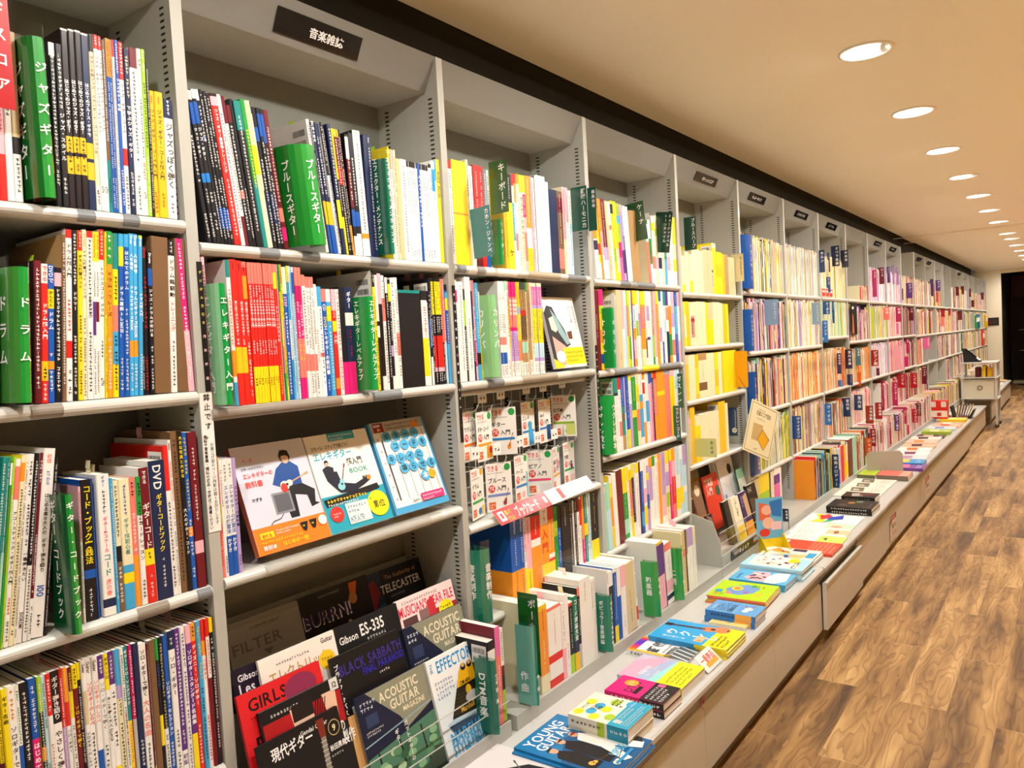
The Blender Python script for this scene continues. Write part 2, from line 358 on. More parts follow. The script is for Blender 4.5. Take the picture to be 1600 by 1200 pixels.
# ------------------------------------------------------------------ bookcase bays
W = .78
def bay(i, zs, label, header=True, slots=True, sign=None, y0=None, lipstrips=()):
    y0 = i * W if y0 is None else y0
    ya, yb = y0, y0 + W - .025
    t = empty('bookcase', label, 'bookcase', (0, y0, 0), group='grey steel bookcase bays along the wall')
    def L(mb, name, mt, **k): return mb.build(name, mt, t, **k)
    H = 2.211; YL, YR = 0, W - .025
    m = MB(); m.box((-.235, YR, Z0), (0, W, H))
    if slots:
        for xs in (-.036, -.205):
            z = .45
            while z < 2.10:
                m.box((xs, YR - .0004, z), (xs + .014, YR, z + .0045), m=1, skip='r'); z += .0125
    L(m, 'upright', [M_STEEL, M_DARK])
    m = MB(); m.box((-.24, YL, Z0), (-.235, YR, H)); L(m, 'back_panel', M_BACK)
    if header:
        m = MB(); m.prism([(-.0015, H), (-.046, 2.123), (-.234, 2.123), (-.234, H)], 'y', YL + .0005, YR - .0005)
        m.prism([(-.0015, H), (-.046, 2.123), (-.0475, 2.1225), (-.003, H)], 'y', YL + .0005, YR - .0005); h = L(m, 'header_panel', M_STEEL)
        if sign is not None:
            pass
    for k, z in enumerate(zs):
        m = MB(); m.box((-.234, YL + .001, z - .022), (-.014, YR - .001, z))
        s = L(m, 'shelf', M_STEEL)
        m = MB(); pr = [(-.014, z)] + [(-.012 + .018 * math.sin(a), z - .013 + .013 * math.cos(a)) for a in [math.pi * q / 8 for q in range(9)]] + [(-.014, z - .026)]
        m.prism(pr, 'y', YL + .002, YR - .002)
        n = m.build('nosing', M_LIP, s, smooth=False)
        for (kk, p0, p1, cc) in lipstrips:
            if kk != k: continue
            m = MB()
            for a0 in range(6):
                an = [math.pi * (.2 + .1 * q) for q in (a0, a0 + 1)]
                q = [(-.012 + .0196 * math.sin(a), z - .013 + .0144 * math.cos(a)) for a in an]
                m.face([(q[0][0], p0, q[0][1]), (q[1][0], p0, q[1][1]), (q[1][0], p1, q[1][1]), (q[0][0], p1, q[0][1])], cc)
            m.build('price_strip', M_PRINT, s)
    return t
NOS = None
Z0 = .380      # top of the low plinth behind the counter
SH = {-1: [1.687, 1.350, .960, .595], 0: [1.647, 1.312, .965], 1: [1.646, 1.312, .898, .613], 2: [1.638, 1.301, .985, .630], 3: [1.612, 1.366, 1.121, .828]}
for k in (4, 5, 6, 7, 8, 9, 10): SH[k] = [1.640, 1.312, .980, .650]
SH[6] = [1.64, 1.36, .98, .62]
BL = {-1: 'grey steel bookcase cut by the left edge, full of guitar and drum books', 0: 'grey steel bookcase with the black music magazine sign and three facing books',
      1: 'grey steel bookcase with the wire grid of hanging book cards', 2: 'grey steel bookcase full of thin bright ukulele and ocarina songbooks',
      3: 'grey steel bookcase of cream miniature scores, two bays past the hanging book cards', 4: 'grey steel bookcase with blue trumpet, saxophone and flute dividers at its left',
      5: 'grey steel bookcase with blue viola and violin cards in its fourth row', 6: 'grey steel bookcase with blue opera card at the top right',
      7: 'grey steel bookcase with the stepped red brochure holder on top', 8: 'grey steel bookcase with the lime folder and red cards in its second row',
      9: 'grey steel bookcase last in line with a header before the dark gap', 10: 'open steel bookcase without a header in the dark gap of the row'}
strips = {0: [(0, .14, .19, 'A'), (0, .25, .3, 'A'), (0, .46, .52, 'A'), (1, .0, .34, '8f857a'), (1, .44, .54, 'A'), (2, .1, .62, 'a')],
          1: [(0, .01, .05, 'A'), (0, .06, .3, 'w'), (0, .1, .14, 'A'), (0, .36, .55, 'b0a48e'), (0, .6, .72, 'A'), (1, .12, .2, 'A'), (1, .3, .5, 'a09684')],
          2: [(0, .2, .5, 'A'), (0, .28, .34, 'w'), (1, .12, .3, 'A'), (1, .35, .5, 'y'), (1, .5, .72, 'A')], -1: [(1, .35, .4, 'A'), (1, .45, .5, '8f857a'), (2, .6, .66, '8f857a'), (2, .72, .75, 'A'), (0, .55, .58, 'A'), (0, .63, .66, 'A')]}
for i in range(-1, 11):
    bay(i, SH[i], BL[i], header=i != 10, slots=i < 8, lipstrips=strips.get(i, ()))
FY0 = 8.60
FN = 11
for k in range(FN):
    bay(0, [1.64, 1.30, .97, .64], f'grey steel bookcase beyond the dark gap, {ordn(k + 1)} of that far run', slots=False, y0=FY0 + k * W)
# left gable of the far run
m = MB(); m.box((-.235, FY0 - .022, Z0), (0, FY0 - .001, 2.211)); g = m.build('end_panel', M_STEEL); tag(g, 'dark steel end panel closing the far run of bookcases at the gap', 'panel')

# ------------------------------------------------------------------ plinth, countertops and drawer cabinets
ZC, DC = .337, .473
def plinth(y0, y1, label):
    m = MB(); m.box((-.234, y0, ZC - .0235), (.1345, y1, Z0 - .0003)); tag(m.build('plinth_ledge', M_STEEL), label, 'ledge', 'low ledge units behind the counter')
for a, b, l in ((-1.2, -.001, 'white ledge under the leftmost bookcase'), (.78, 1.56, 'white ledge under the music production shelf'), (1.562, 2.33, 'white ledge under the Japanese instrument dividers'), (2.332, 3.11, 'white ledge under the far magazine rack'),
                (3.112, 5.46, 'white ledge behind the fanned white booklets and black hardbacks'), (5.462, 8.58, 'white ledge behind the purple and red cards'), (8.582, 17.2, 'long white ledge under the far run of bookcases')):
    plinth(a, b, l)
def countertop(y0, y1, label, dx=0.0, z=ZC):
    m = MB(); m.prism([(.135, z), (DC + dx - .006, z), (DC + dx, z - .006), (DC + dx, z - .02), (DC + dx - .006, z - .024), (.135, z - .024)], 'y', y0, y1)
    tag(m.build('countertop', M_COUNTER), label, 'countertop', 'white countertops')
countertop(-1.2, 2.673, 'long white countertop nearest the camera carrying the ukulele and magazine stacks')
m = MB(); m.box((-.234, .001, ZC - .0235), (.1345, .779, ZC - .0002)); tag(m.build('rack_shelf', M_STEEL), 'grey shelf board below the near magazine rack', 'shelf')
countertop(2.677, 4.118, 'white countertop carrying the fanned white booklets and black hardbacks', .004)
countertop(4.122, 8.95, 'white countertop carrying the lime and blue stacks, past the posters')
countertop(8.99, 10.95, 'low white countertop next to the white trolley', -.02, ZC - .03)
countertop(11.6, 15.6, 'far white countertop running to the end wall')
def drawer(y0, y1, label, pull=0.0, dx=0.0, ZC=.337):
    t = empty('drawer_cabinet', label, 'drawer cabinet', (0, y0, 0), group='low drawer cabinets under the counter')
    w = y1 - y0
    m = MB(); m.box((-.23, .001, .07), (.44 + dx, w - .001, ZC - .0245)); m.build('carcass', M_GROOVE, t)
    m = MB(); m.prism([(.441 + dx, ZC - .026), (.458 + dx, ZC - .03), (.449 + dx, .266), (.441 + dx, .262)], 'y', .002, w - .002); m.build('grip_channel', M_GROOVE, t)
    m = MB(); p = pull
    m.prism([(.441 + dx + p, .05), (.459 + dx + p, .05), (.459 + dx + p, .252), (.449 + dx + p, .262), (.441 + dx + p, .262)], 'y', .0015, w - .0015)
    m.build('drawer_front', M_DRAWER, t)
    if p:
        m = MB(); m.box((.449 + p + dx, .003, .256), (.463 + p + dx, w - .003, .266)); m.build('pull_edge', M_LIP, t)
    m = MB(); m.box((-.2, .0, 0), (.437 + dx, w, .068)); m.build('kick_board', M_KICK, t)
    return t
ys = [-1.2, -.6, .0, .655, 1.31, 2.0, 2.673]
dl = ['pale drawer cabinet at the bottom edge of the picture', 'pale drawer cabinet below the black and white magazine', 'pale drawer cabinet below the dotted thick book', 'pale drawer cabinet with its left seam beside the pink mark', 'pale drawer cabinet below the ukulele stack',
      'pale drawer cabinet below the lime picture books, left of the open drawer']
dl = ['pale drawer cabinet farthest under the near counter end', 'pale drawer cabinet before the one under the band magazine', 'pale drawer cabinet under the blue band magazine', 'pale drawer cabinet under the magenta and yellow books',
      'pale drawer cabinet under the ukulele stack', 'pale drawer cabinet under the lime picture books, beside the open drawer']
for a, b, l in zip(ys, ys[1:], dl): drawer(a, b, l)
drawer(2.677, 3.40, 'pale drawer cabinet pulled slightly open with a bright top edge', .022)
drawer(3.402, 4.118, 'pale drawer cabinet right of the open drawer', 0, .004)
yy = [4.122, 4.80, 5.49, 6.19, 6.91, 7.63, 8.29, 8.95]
for a, b, l in zip(yy, yy[1:], ['pale drawer cabinet with the nearer red and white poster', 'pale drawer cabinet between the two red and white posters', 'pale drawer cabinet with the farther red and white poster', 'pale drawer cabinet below the fan of pale booklets past the posters',
                                'pale drawer cabinet below the orange and white booklets', 'pale drawer cabinet below the lime hardback', 'pale drawer cabinet at the dark end of the third countertop']): drawer(a, b, l)
drawer(8.99, 9.64, 'low pale drawer cabinet just left of the trolley', 0, -.02, .307); drawer(9.645, 10.95, 'low pale drawer cabinet behind the trolley post', 0, -.02, .307)
for k in range(6): drawer(11.6 + k * .666, 11.6 + (k + 1) * .666 - .002, f'far pale drawer cabinet beyond the trolley, {ordn(k + 1)} towards the end wall')
# ------------------------------------------------------------------ books standing on the shelves
def parse(tok):
    """spec tokens: 'r0-12' band of colour over 0..12 % of the height from the top, '/k12:TEXT' printed text, '~k20-80' small print, '[c' colour of the side board, '#' barcode slip on the side, 'B' bands run onto the side"""
    d = dict(bands=[], text=[], small=[], side=None, bar=False, wrap=False, depth=None, slip=None, kind=None)
    for t in tok:
        if t == '#': d['bar'] = True
        elif t == 'B': d['wrap'] = True
        elif t[0] == '[': d['side'] = t[1]
        elif t[0] == '^': d['slip'] = t[1]
        elif t[0] == 'D': d['depth'] = float(t[1:]) / 100
        elif t[0] == '/':
            h, s = t[1:].split(':', 1); q = re.match(r'(\w)(\d+)(?:-(\d+))?$', h); d['text'].append((q[1], int(q[2]) / 100, int(q[3]) / 100 if q[3] else None, s.replace('_', ' ')))
        elif t[0] == '~':
            q = re.match(r'(\w)(\d+)-(\d+)$', t[1:]); d['small'].append((q[1], int(q[2]) / 100, int(q[3]) / 100))
        else:
            q = re.match(r'(\w)(\d+)-(\d+)$', t); d['bands'].append((q[1], int(q[2]) / 100, int(q[3]) / 100))
    return d
def spine_book(kind, t, H, col, d, loc, lean, label, cat, group, depth, pages=True):
    """a book with its spine to the aisle; local axes: x out of the shelf, y along the shelf, z up"""
    D = d['depth'] or depth
    if not d['slip'] and rnd.random() < .16: d['slip'] = rnd.choice('cpwEclp')
    root = empty(kind, label, cat, loc, (lean, 0, 0), group)
    m = MB(); b = min(.0007, t * .15)
    cuts = sorted({0.0, 1.0, *[q for x in d['bands'] for q in x[1:]]}, reverse=False)
    def bandcol(q):
        c = col
        for k, a, e in d['bands']:
            if a <= q < e: c = k
        return c
    r = min(.0016, t * .22); sc_ = d['side'] or col
    for a, e in zip(cuts, cuts[1:]):
        if e <= a: continue
        c = bandcol((a + e) / 2); z0, z1 = H * (1 - e), H * (1 - a); side = c if d['wrap'] else sc_
        m.face([(0, r, z0), (0, t - r, z0), (0, t - r, z1), (0, r, z1)], c)
        m.face([(-r, 0, z0), (0, r, z0), (0, r, z1), (-r, 0, z1)], c); m.face([(0, t - r, z0), (-r, t, z0), (-r, t, z1), (0, t - r, z1)], c)
        m.face([(-D, 0, z0), (-r, 0, z0), (-r, 0, z1), (-D, 0, z1)], side); m.face([(-r, t, z0), (-D, t, z0), (-D, t, z1), (-r, t, z1)], side)
    for z in (0, H):
        m.face([(-D, 0, z), (-r, 0, z), (-r, b, z), (-D, b, z)], sc_); m.face([(-D, t - b, z), (-r, t - b, z), (-r, t, z), (-D, t, z)], sc_)
        m.face([(-r, 0, z), (0, r, z), (0, t - r, z), (-r, t, z), (-r - b, t - b, z), (-r - b, b, z)], bandcol(0 if z else .999))
    U = Vector((0, 1, 0)); V = Vector((0, 0, 1)); e_ = .0003
    for k, a, e, s in d['text']:
        n = sum(1 if ord(c) > 0x2e80 else .6 for c in s); size = t * .84
        if e: size = min(size, (e - a) * H / n / 1.02); m.vtext(s, (e_, t / 2, H * (1 - a)), U, V, size, k, min((e - a) * H / n, size * 1.22))
        else:
            size = min(size, (.97 - a) * H / n / 1.02); m.vtext(s, (e_, t / 2, H * (1 - a)), U, V, size, k)
    for k, a, e in d['small']:
        size = min(t * .62, .0062); z = H * (1 - a)
        while z > H * (1 - e) + size:
            if rnd.random() > .08: m.strokes((e_, t / 2 - size / 2, z - size), U, V, size, k)
            z -= size * 1.18
    m.build('cover', M_PRINT, root)
    if d['bar']:
        m = MB(); x1 = -.006; z1 = H - .012
        m.face([(x1 - .05, -e_, z1 - .05), (x1, -e_, z1 - .05), (x1, -e_, z1), (x1 - .05, -e_, z1)], 'w')
        for q in (0, 1):
            x = x1 - .046
            while x < x1 - .006:
                w_ = rnd.choice((.0006, .001, .0016)); m.face([(x, -2 * e_, z1 - .022 - q * .024), (x + w_, -2 * e_, z1 - .022 - q * .024), (x + w_, -2 * e_, z1 - .008 - q * .024), (x, -2 * e_, z1 - .008 - q * .024)], 'k'); x += w_ + rnd.choice((.0008, .0014))
        m.build('barcode_label', M_PRINT, root)
    if pages:
        m = MB(); m.box((-D + .002, b + .0001, .0012), (-r - b - .0002, t - b - .0001, H - .0012)); m.build('page_block', M_PAGE, root)
    if d['slip']:
        m = MB(); x = -rnd.uniform(.05, .12); w_ = rnd.uniform(.014, .022)
        for q in range(3):
            z = H - .02 + q * .014; k = q * .006 * rnd.uniform(.3, 1)
            m.face([(x - k, t / 2, z), (x - k + w_, t / 2, z), (x - k - .005 + w_, t / 2 + .002 * q, z + .014), (x - k - .005, t / 2 + .002 * q, z + .014)], d['slip'])
        m.build('order_slip', M_PRINT, root)
    return root

def divider(col, px0, px1, X, z, H, txt, label, pale=None, rot=0.0, clear_top=.03, txtz=.16, gap=None, cols=2, dep=.062, name='section_divider', small=None):
    """a coloured category sheet bent round a stiff spine and slipped into a clear sleeve"""
    X = X + .026; y0, y1 = Yof(px0, -.004, z), Yof(px1, X, z); w = y1 - y0
    if w < .02: y0 = y1 - .02; w = .02
    root = empty(name, label, 'divider', (X, y0, z), (rot, 0, 0), 'coloured section dividers')
    fr = .42 if cols == 2 else .3
    prof = [(-dep, 0), (-.022, w * .10), (-.010, w * .22), (-.003, w * .42), (0, w * .62), (-.001, w * .88), (-.006, w), (-dep, w)]
    def sheet(mb, z0, z1, off, cs):
        n = len(prof) - 1
        for i in range(n):
            a, b = prof[i], prof[i + 1]; q = cs if isinstance(cs, str) else cs[0 if i < 3 else 1]
            mb.face([(a[0] + off, a[1], z0), (b[0] + off, b[1], z0), (b[0] + off, b[1], z1), (a[0] + off, a[1], z1)], q)
    m = MB(); zt = H - clear_top
    sheet(m, .006, zt, 0, (pale or col, col))  # darker left tints paint in side shading; paler ones are the sheet's own
    if txt:
        n = len(txt); size = .027; pitch = gap or min((H * (1 - txtz) - .03) / n, size * 1.25); size = min(size, pitch * .98)
        U1 = Vector((prof[3][0] - prof[0][0] * .0 - prof[1][0], prof[3][1] - prof[1][1], 0)).normalized()
        c1 = Vector(((prof[1][0] + prof[0][0] * .18) / 1.18, w * .085, 0)); N1 = Vector((U1.y, -U1.x, 0))
        Ua = (Vector((prof[1][0], prof[1][1], 0)) - Vector((prof[0][0], 0, 0))).normalized(); Na = Vector((Ua.y, -Ua.x, 0))
        if cols == 2:
            ca = Vector((prof[1][0], prof[1][1], 0)) - Ua * size * .55 + Na * .0012
            m.vtext(txt, ca + Vector((0, 0, H * (1 - txtz))), Ua, (0, 0, 1), size, 'W', pitch)
            m.vtext(txt, Vector((.0012, w * .66, H * (1 - txtz))), (0, 1, 0), (0, 0, 1), min(size, w * .62), 'W', pitch)
        else: m.vtext(txt, Vector((.0012, w * .62, H * (1 - txtz))), (0, 1, 0), (0, 0, 1), min(size, w * .8), 'W', pitch)
    if small:
        for q in range(10): m.strokes((.0012, w * .55, H * .34 - q * .012), (0, 1, 0), (0, 0, 1), .009, small)
    m.build('category_sheet', M_FILM, root)
    m = MB(); sheet(m, 0, H, .0022, 'w'); m.build('clear_sleeve', M_CLEAR, root)
    return root
def card(px0, py0, px1, py1, col, txt, label, Y=None, X0=-.025, z=None, inset=.006, skew=0.0, circ=None, name='section_card', tsz=None, cols=None, pat=None, band=None, tail=0.0):
    """flat category card in a clear sleeve standing out from between the books, its face along the aisle"""
    if Y is None: Y = Yof(px0, X0, atX(px0, (py0 + py1) / 2, X0).z)
    a = atY(px0, py0, Y); b = atY(px1, py1, Y); c = atY(px1, py0, Y); d = atY(px0, py1, Y)
    x0, x1 = a.x, c.x; z1 = (a.z + c.z) / 2; z0 = (b.z + d.z) / 2; w, h = x1 - x0, z1 - z0
    root = empty(name, label, 'divider', ((x0 + x1) / 2, Y, z0), (0, skew, 0), 'category cards in clear sleeves')
    m = MB(); u0, u1 = -w / 2, w / 2
    m.box((u0, -.0004, 0), (u1, .0004, h), col)
    O = Vector((0, -.0008, 0)); U = Vector((1, 0, 0)); V = Vector((0, 0, 1))
    if band: m.face([(u0, -.0006, h * band[1]), (u1, -.0006, h * band[1]), (u1, -.0006, h * band[2]), (u0, -.0006, h * band[2])], band[0])
    if txt:
        parts = txt.split('|'); n = max(len(q) for q in parts); size = min(tsz or w * .40, h * .9 / n); pitch = min(h * .9 / n, size * 1.2)
        for k, q in enumerate(parts): m.vtext(q, O + Vector((u1 - size * .75 - k * size * 1.25, 0, h * .95)), U, V, size, 'W', pitch)
    elif pat:
        s_ = w * .2
        for k in range(int(h * .8 / s_)): m.strokes(O + Vector((u1 - s_ * 1.5, 0, h * .92 - (k + 1) * s_)), U, V, s_ * .9, pat)
    if circ:
        cx, cz, r = u1 - w * .36, h * .2, w * .3
        m.face([(cx + r * math.cos(t * .3927), -.0009, cz + r * math.sin(t * .3927)) for t in range(16)], 'w'); m.glyphs(circ, (cx - r * .62, -.0012, cz - r * .45), U, V, r * 1.25, 'k')
    m.build('printed_card', M_FILM, root)
    m = MB(); i = inset; m.box((u0 - i, -.0016, -i - tail), (u1 + i, -.0012, h + i * 2)); m.build('clear_sleeve', M_CLEAR, root)
    return root

ROWS = []
def row(shelf, X, z, ref, kind, cat, text, depth=.205, group=None, wide=False, hs=1.0):
    """lines of a shelf row: 'C ox oy s' crop frame of the photo, 'L deg' lean, 'G px' gap to px, 'B px' start, 'px[,px..] colour H tokens'"""
    ox, s, lean = 0, 1.0, 0.0; prev = None; items = []; start = None
    for ln in text.strip().split('\n'):
        f = ln.split()
        if not f or f[0] == '%': continue
        if f[0] == 'C': ox, s = float(f[1]), float(f[3]); continue
        if f[0] == 'L': lean = math.radians(float(f[1])); continue
        if f[0] in 'GB': prev = Yof(ox + float(f[1]) / s, X, z); continue
        if f[0] == 'R': items.append(('ref', Yof(ox + float(f[1]) / s, X, z), f[2].replace('_', ' '))); prev = Yof(ox + float(f[3]) / s, X, z) if len(f) > 3 else prev; continue
        xs = [float(q) for q in f[0].split(',')]; col = f[1]; H = float(f[2]) / 100 * hs; d = parse(f[3:])
        for q in xs:
            y = Yof(ox + q / s, X, z)
            if prev is None: prev = y - .01
            w = y - prev
            if w < .002: w = .002; y = prev + w
            items.append(('book', prev, y, col, H, d, lean, len(xs))); prev = y
    ys_ = [q[1] for q in items if q[0] == 'book'] + [q[2] for q in items if q[0] == 'book']; bay_ = math.floor((min(ys_) + max(ys_)) / 2 / W)
    if X < .05 and bay_ >= 0 and not wide:
        lo, hi = bay_ * W + .0015, (bay_ + 1) * W - .0265; a_, b_ = min(ys_), max(ys_)
        if a_ < lo or b_ > hi:
            f_ = lambda y: max(lo, a_) + (y - a_) * (min(hi, b_) - max(lo, a_)) / (b_ - a_)
            items = [(q[0], f_(q[1]), f_(q[2]), *q[3:]) if q[0] == 'book' else (q[0], f_(q[1]), q[2]) for q in items]
    elif bay_ == -1:
        items = [(q[0], min(q[1], -.0285), min(q[2], -.0265), *q[3:]) if q[0] == 'book' else q for q in items]
    books = [q for q in items if q[0] == 'book']; refs = [q for q in items if q[0] == 'ref']; n = len(books); seen = {}
    for k, (_, a, b, col, H, d, lean, rep) in enumerate(books):
        t = (b - a) * math.cos(lean) - .0005
        c2 = [x for x in d['bands']]; bc = [CN[x[0]] for x in c2 if CN[x[0]] != CN[col]]
        dim = 'thick' if t > .016 else 'slim' if t < .0075 else ''
        if kind == 'miniature_score': dim = ''
        elif H < .235: dim = (dim + ' short').strip()
        base = f"{dim} {CN[col]}" + (f" and {bc[0]}" if bc else '') + f" {kind.replace('_', ' ')}"
        base = base.strip().replace('black-brown', 'dark'); grp = group or f'books on the {shelf}'
        if refs:
            rr = min(refs, key=lambda r: abs(r[1] - a)); side = 'right' if a >= rr[1] - .001 else 'left'
            if side == 'right': o = sum(1 for q in books if rr[1] - .001 <= q[1] <= a)
            else: o = sum(1 for q in books if a <= q[1] < rr[1])
            nm = rr[2]
            where = f'{ordn(o)} {side} of the {nm}'
        else:
            where = f'{ordn(n - k)} from the right, {shelf}'
        if rep > 3 and not refs == None and rep > 3:
            label = f'{base}, one of {rep} identical copies by the {refs[0][2]}' if refs else f'{base}, one of {rep} identical copies on the {shelf}'
            grp = f'identical {base} copies by the {refs[0][2] if refs else shelf}'
        else: label = f'{base}, {where}'
        # lean about the lower corner that stays on the shelf; blender x-rotation: positive tips the top to -y
        rot = -lean; y0 = a
        zz = z + (abs(math.sin(lean)) * t if lean > 0 else 0) * 0
        if lean > 0: zz = z + math.sin(lean) * t
        spine_book(kind, t, H, col, d, (X - rnd.uniform(0, .004), y0, zz + .0003), rot, label, cat, grp, depth)
    return books
BK = ('book', 'book')
# ---- leftmost bay, top shelf
row("leftmost bookcase's top shelf", -.004, 1.687, '', *BK, '''
C 0 0 3.528
L 1.5
R 280 green_jazz_guitar_divider
B -25
10 w 27 [p r72-100 ~r10-60
52 p 27 [w r72-100 ~r15-60 /r76:はじめ
92 w 27 [w ~k8-50
138 E 28 [h k62-72 w72-100 ~k74-96
B 318
352 k 28 ~w8-90 w0-8
388 k 28 ~w6-40 /w42-78:ジャズ・スタイル ~w82-97
428 K 31 [K w0-1 /W28-58:はじめてのジャズ・ギター Y60-69 Y71-81 ~w52-58 ~k61-80
463 K 31.2 w0-1 /W28-58:はじめてのジャズ・ギター Y60-69 Y71-81 ~w52-58 ~k61-80
499 K 31.3 w0-1 /W28-58:はじめてのジャズ・ギター Y60-69 Y71-81 ~w52-58 ~k61-80
541 n 31.2 w0-1 /W28-58:はじめてのブルース・ギター Y62-71 Y73-83 ~w54-60
566 c 31.4 k0-10 w86-100 /d12-86:ギター名曲ジャズ・スタンダード・コレクション30 ~k88-98
590 w 31.5 r0-8 ~w1-7 /k12-80:ジャズ・ギター_インプロヴィゼイション /k86-97:aTN
613 w 31.5 r0-8 ~w1-7 /k12-80:ジャズ・ギター_ヴォイス・リーディング /k86-97:aTN
632 t 31 h0-70 ~w5-60 ~k80-96
648 S 31.5 o0-22 b22-100 ~k2-20 ~w25-75 ~w80-98
664 S 31.5 o0-22 b22-100 ~k2-20 ~w25-75 ~w80-98 ^o
678 w 31.5 r0-10 ~k12-90
700 b 31.6 ~w2-20 /W22-70:ジャズギター_名曲 ~w75-97
727 w 31.5 r0-22 r62-72 ~w1-20 /k24-60:ジャズ・ギター_コード ~k78-98
757 n 30.5 ~c4-30 /W34-66:で学ぶジャズ・ギター ~w72-97
800 w 31 d0-12 ~k14-70 ~k76-98
823 w 31.2 /k6-28:ギター ~k30-66 ~r68-80 /k86-97:aTN
846 l 31.3 ~w1-18 ~k20-60 ~w64-98
862 k 29 ~w4-96
889,935 Y 24 /r4-12:Guitar /k14-70:ジャズ・ギター・コード超入門 ~r80-97
985 w 23 n0-16 ~w1-14 /k20-75:ジャズっぽく弾く ~k80-98
''')
divider('g', 45, 91, .004, 1.687, .292, 'ジャズギター', 'green jazz guitar divider in a clear sleeve, top shelf at far left', pale='0f6a24', clear_top=.022, txtz=.19)
# ---- leftmost bay, second shelf
row("leftmost bookcase's second shelf", -.004, 1.350, '', *BK, hs=.965, text='''
C 0 0 3.752
L 4
R 110 green_drum_divider
B -30
-12 w 31 k0-10 ~w1-9 /r12-60:ベース無窮動
6 w 32.5 u2-5 /k10-62:ジャズ・ベースの練習法を教えます u66-70 ~k72-84
B 205
250 d 25 [K ~w5-90
290 r 24.5 w0-14 Y70-84 /r1-13:できる /W28-66:ドラム超入門 ~k71-83 ~w86-98 D14
331 b 24.5 y18-32 o70-76 /w1-17:DVDで /k19-31:かんたん /W34-62:ドラム ~w64-69 ~w77-96 D14
375 k 24 p4-14 ~w16-70 ~w74-97 D14
L 4
400 h 30 [e ~w5-90
437 w 31 r0-5 /k8-36:ドラム超入門 ~r38-60 r65-75 ~k82-97
468 k 31 ~w2-34 /w36-60:ドラマー ~w62-97
496 y 31 r0-12 ~w1-11 /k14-48:ドラム練習パッド ~k50-78 ~k82-97
521 c 31.2 ~o2-10 /k12-48:ドラム練習パッド_フレーズ ~k52-98 ^w
556 w 31 r0-4 ~k5-50 /k40-52:チャレンジ ~k60-97
575 w 31 y0-18 ~r2-16 u42-62 ~k24-40 ~k70-98
594 w 31 y0-18 ~r2-16 d42-54 ~k24-40 ~k70-98 ^S
624 w 31.5 r0-18 ~w1-17 /k22-60:トランスコード_ドラム ~k66-80 /k88-97:aTN
636 y 31 ~r2-30 o30-50 ~k52-97
671 Y 31.3 g0-20 o20-100 ~w2-18 /k24-60:ドラム・フレーズ ~w64-97
705 y 31 t0-22 q44-60 s60-80 ~k24-42 ~k62-97
736 b 31 s0-8 y8-20 /W32-72:ドラム基礎トレ365日！ ~w76-97
766 b 31 s0-8 /W10-42:はじめてのドラム ~w46-97
792,822 s 31.2 /W1-9:Drum /W12-28:人気番号 /W32-64:ドラムビギナーズBOOK o66-76 ~w80-97
846 s 31 /W1-11:Drums l0-2 /W36-70:ドラム超入門 ~w74-97 ^l
L 3
862 k 29 /W1-12:Drums ~w14-52 /W30-52:ドラム・セット・ファイル ~w74-97
888 k 29 /r1-12:Drums /r20-70:ドラム・セット・ファイル ~r74-97
914 k 28 /W1-12:Drums b12-24 /W26-60:ジャズ・ドラムが叩ける ~w66-97
1012 h 31 [h
1050 w 30.5 k0-10 ~w1-9 /k12-38:ドラム無窮動 /r40-60:トレーニング ~k66-97 #
1112 h 31 [h
L -1
1150 m 31 p0-100 m0-60 ~w3-40 ~W44-97 [m
''')
divider('g', 8, 52, .004, 1.350, .245, 'ドラム', 'green drum divider in a clear sleeve on the second shelf, far left', pale='3f8f38', clear_top=.018, txtz=.22, gap=.044, rot=-.055)
# ---- leftmost bay, third shelf
row("leftmost bookcase's third shelf", -.004, .960, '', *BK, '''
C 0 0 1
L 8
R 92 green_guitar_chord_divider
B -16
-8 t 31 ~w3-90
-3 j 31 t0-50 ~w3-90
1 g 30 w0-12 ~r14-60
5 l 31 /W20-78:5分で弾けるアコースティック・ギター ~k82-97
14 w 30.5 q4-22 /k28-70:アコースティック・ギター超入門 ~r74-84 ~k86-97
22 y 31 c0-4 o4-14 c14-100 ~k18-97
27 w 31 ~k4-97
36 w 31 ~k4-50 /k52-80:一番弾きたい /k84-97:DOREMI
44 k 31 w60-100 ~w4-58 ~k62-97
50 w 31 d0-78 /W4-40:アコギ・ギター ~w44-76 ~k82-97
69 w 31.5 /q3-8:初級 /b12-20:3つから /k24-46:はじめる楽々大人の /k48-66:ギター弾き語り /b72-84:100 ~k88-97
74 k 30 ~w4-97
L 2
B 132
136 p 24 w40-100 ~k4-90
156 k 25 /y4-60:コード・ブック実践法 b64-70 ~w74-97 [b D13
L 1
158 b 25 [b
G 164
184 w 25.5 /b1-9:ギター ~k11-28 /m30-55:ギター&スケール /t56-72:コード /q74-86:虎の巻 n88-94 ^c D13
189 s 24.5 ~w4-90 D13
198 h 24 c0-50 k50-62 ~k4-46 ~w66-97 D13
215 c 24 ~b4-30 /t30-58:ギター超初心者 s66-100 y72-80 D13
224 q 24 ~d3-20 ~w24-60 o60-100 D13
233 w 24 g0-30 ~k4-40 /k34-70:コードレッスン ~k74-97 D13
L 0
248 d 25.5 [w y60-72 r72-100 /w2-12:できる /w26-60:ギターコード ~k62-70 ~w76-97 # D15
273 n 26.5 [w /w3-18:DVD /y24-66:ギターコードブック ~w70-92 # D17
281 w 29 r0-30 ~k32-97 [r #
286 w 30 /k2-10:Guitar ~r14-40 ~k44-97
296 h 31.5 [h ~k5-95
303 k 31.5 /y3-46:大きな写真と大きな /w48-92:大人のギター・コード [h #
311 b 31 ~y3-50 ~w55-97 o60-66
325 d 31 [K p70-78 ~w10-60 #
''')
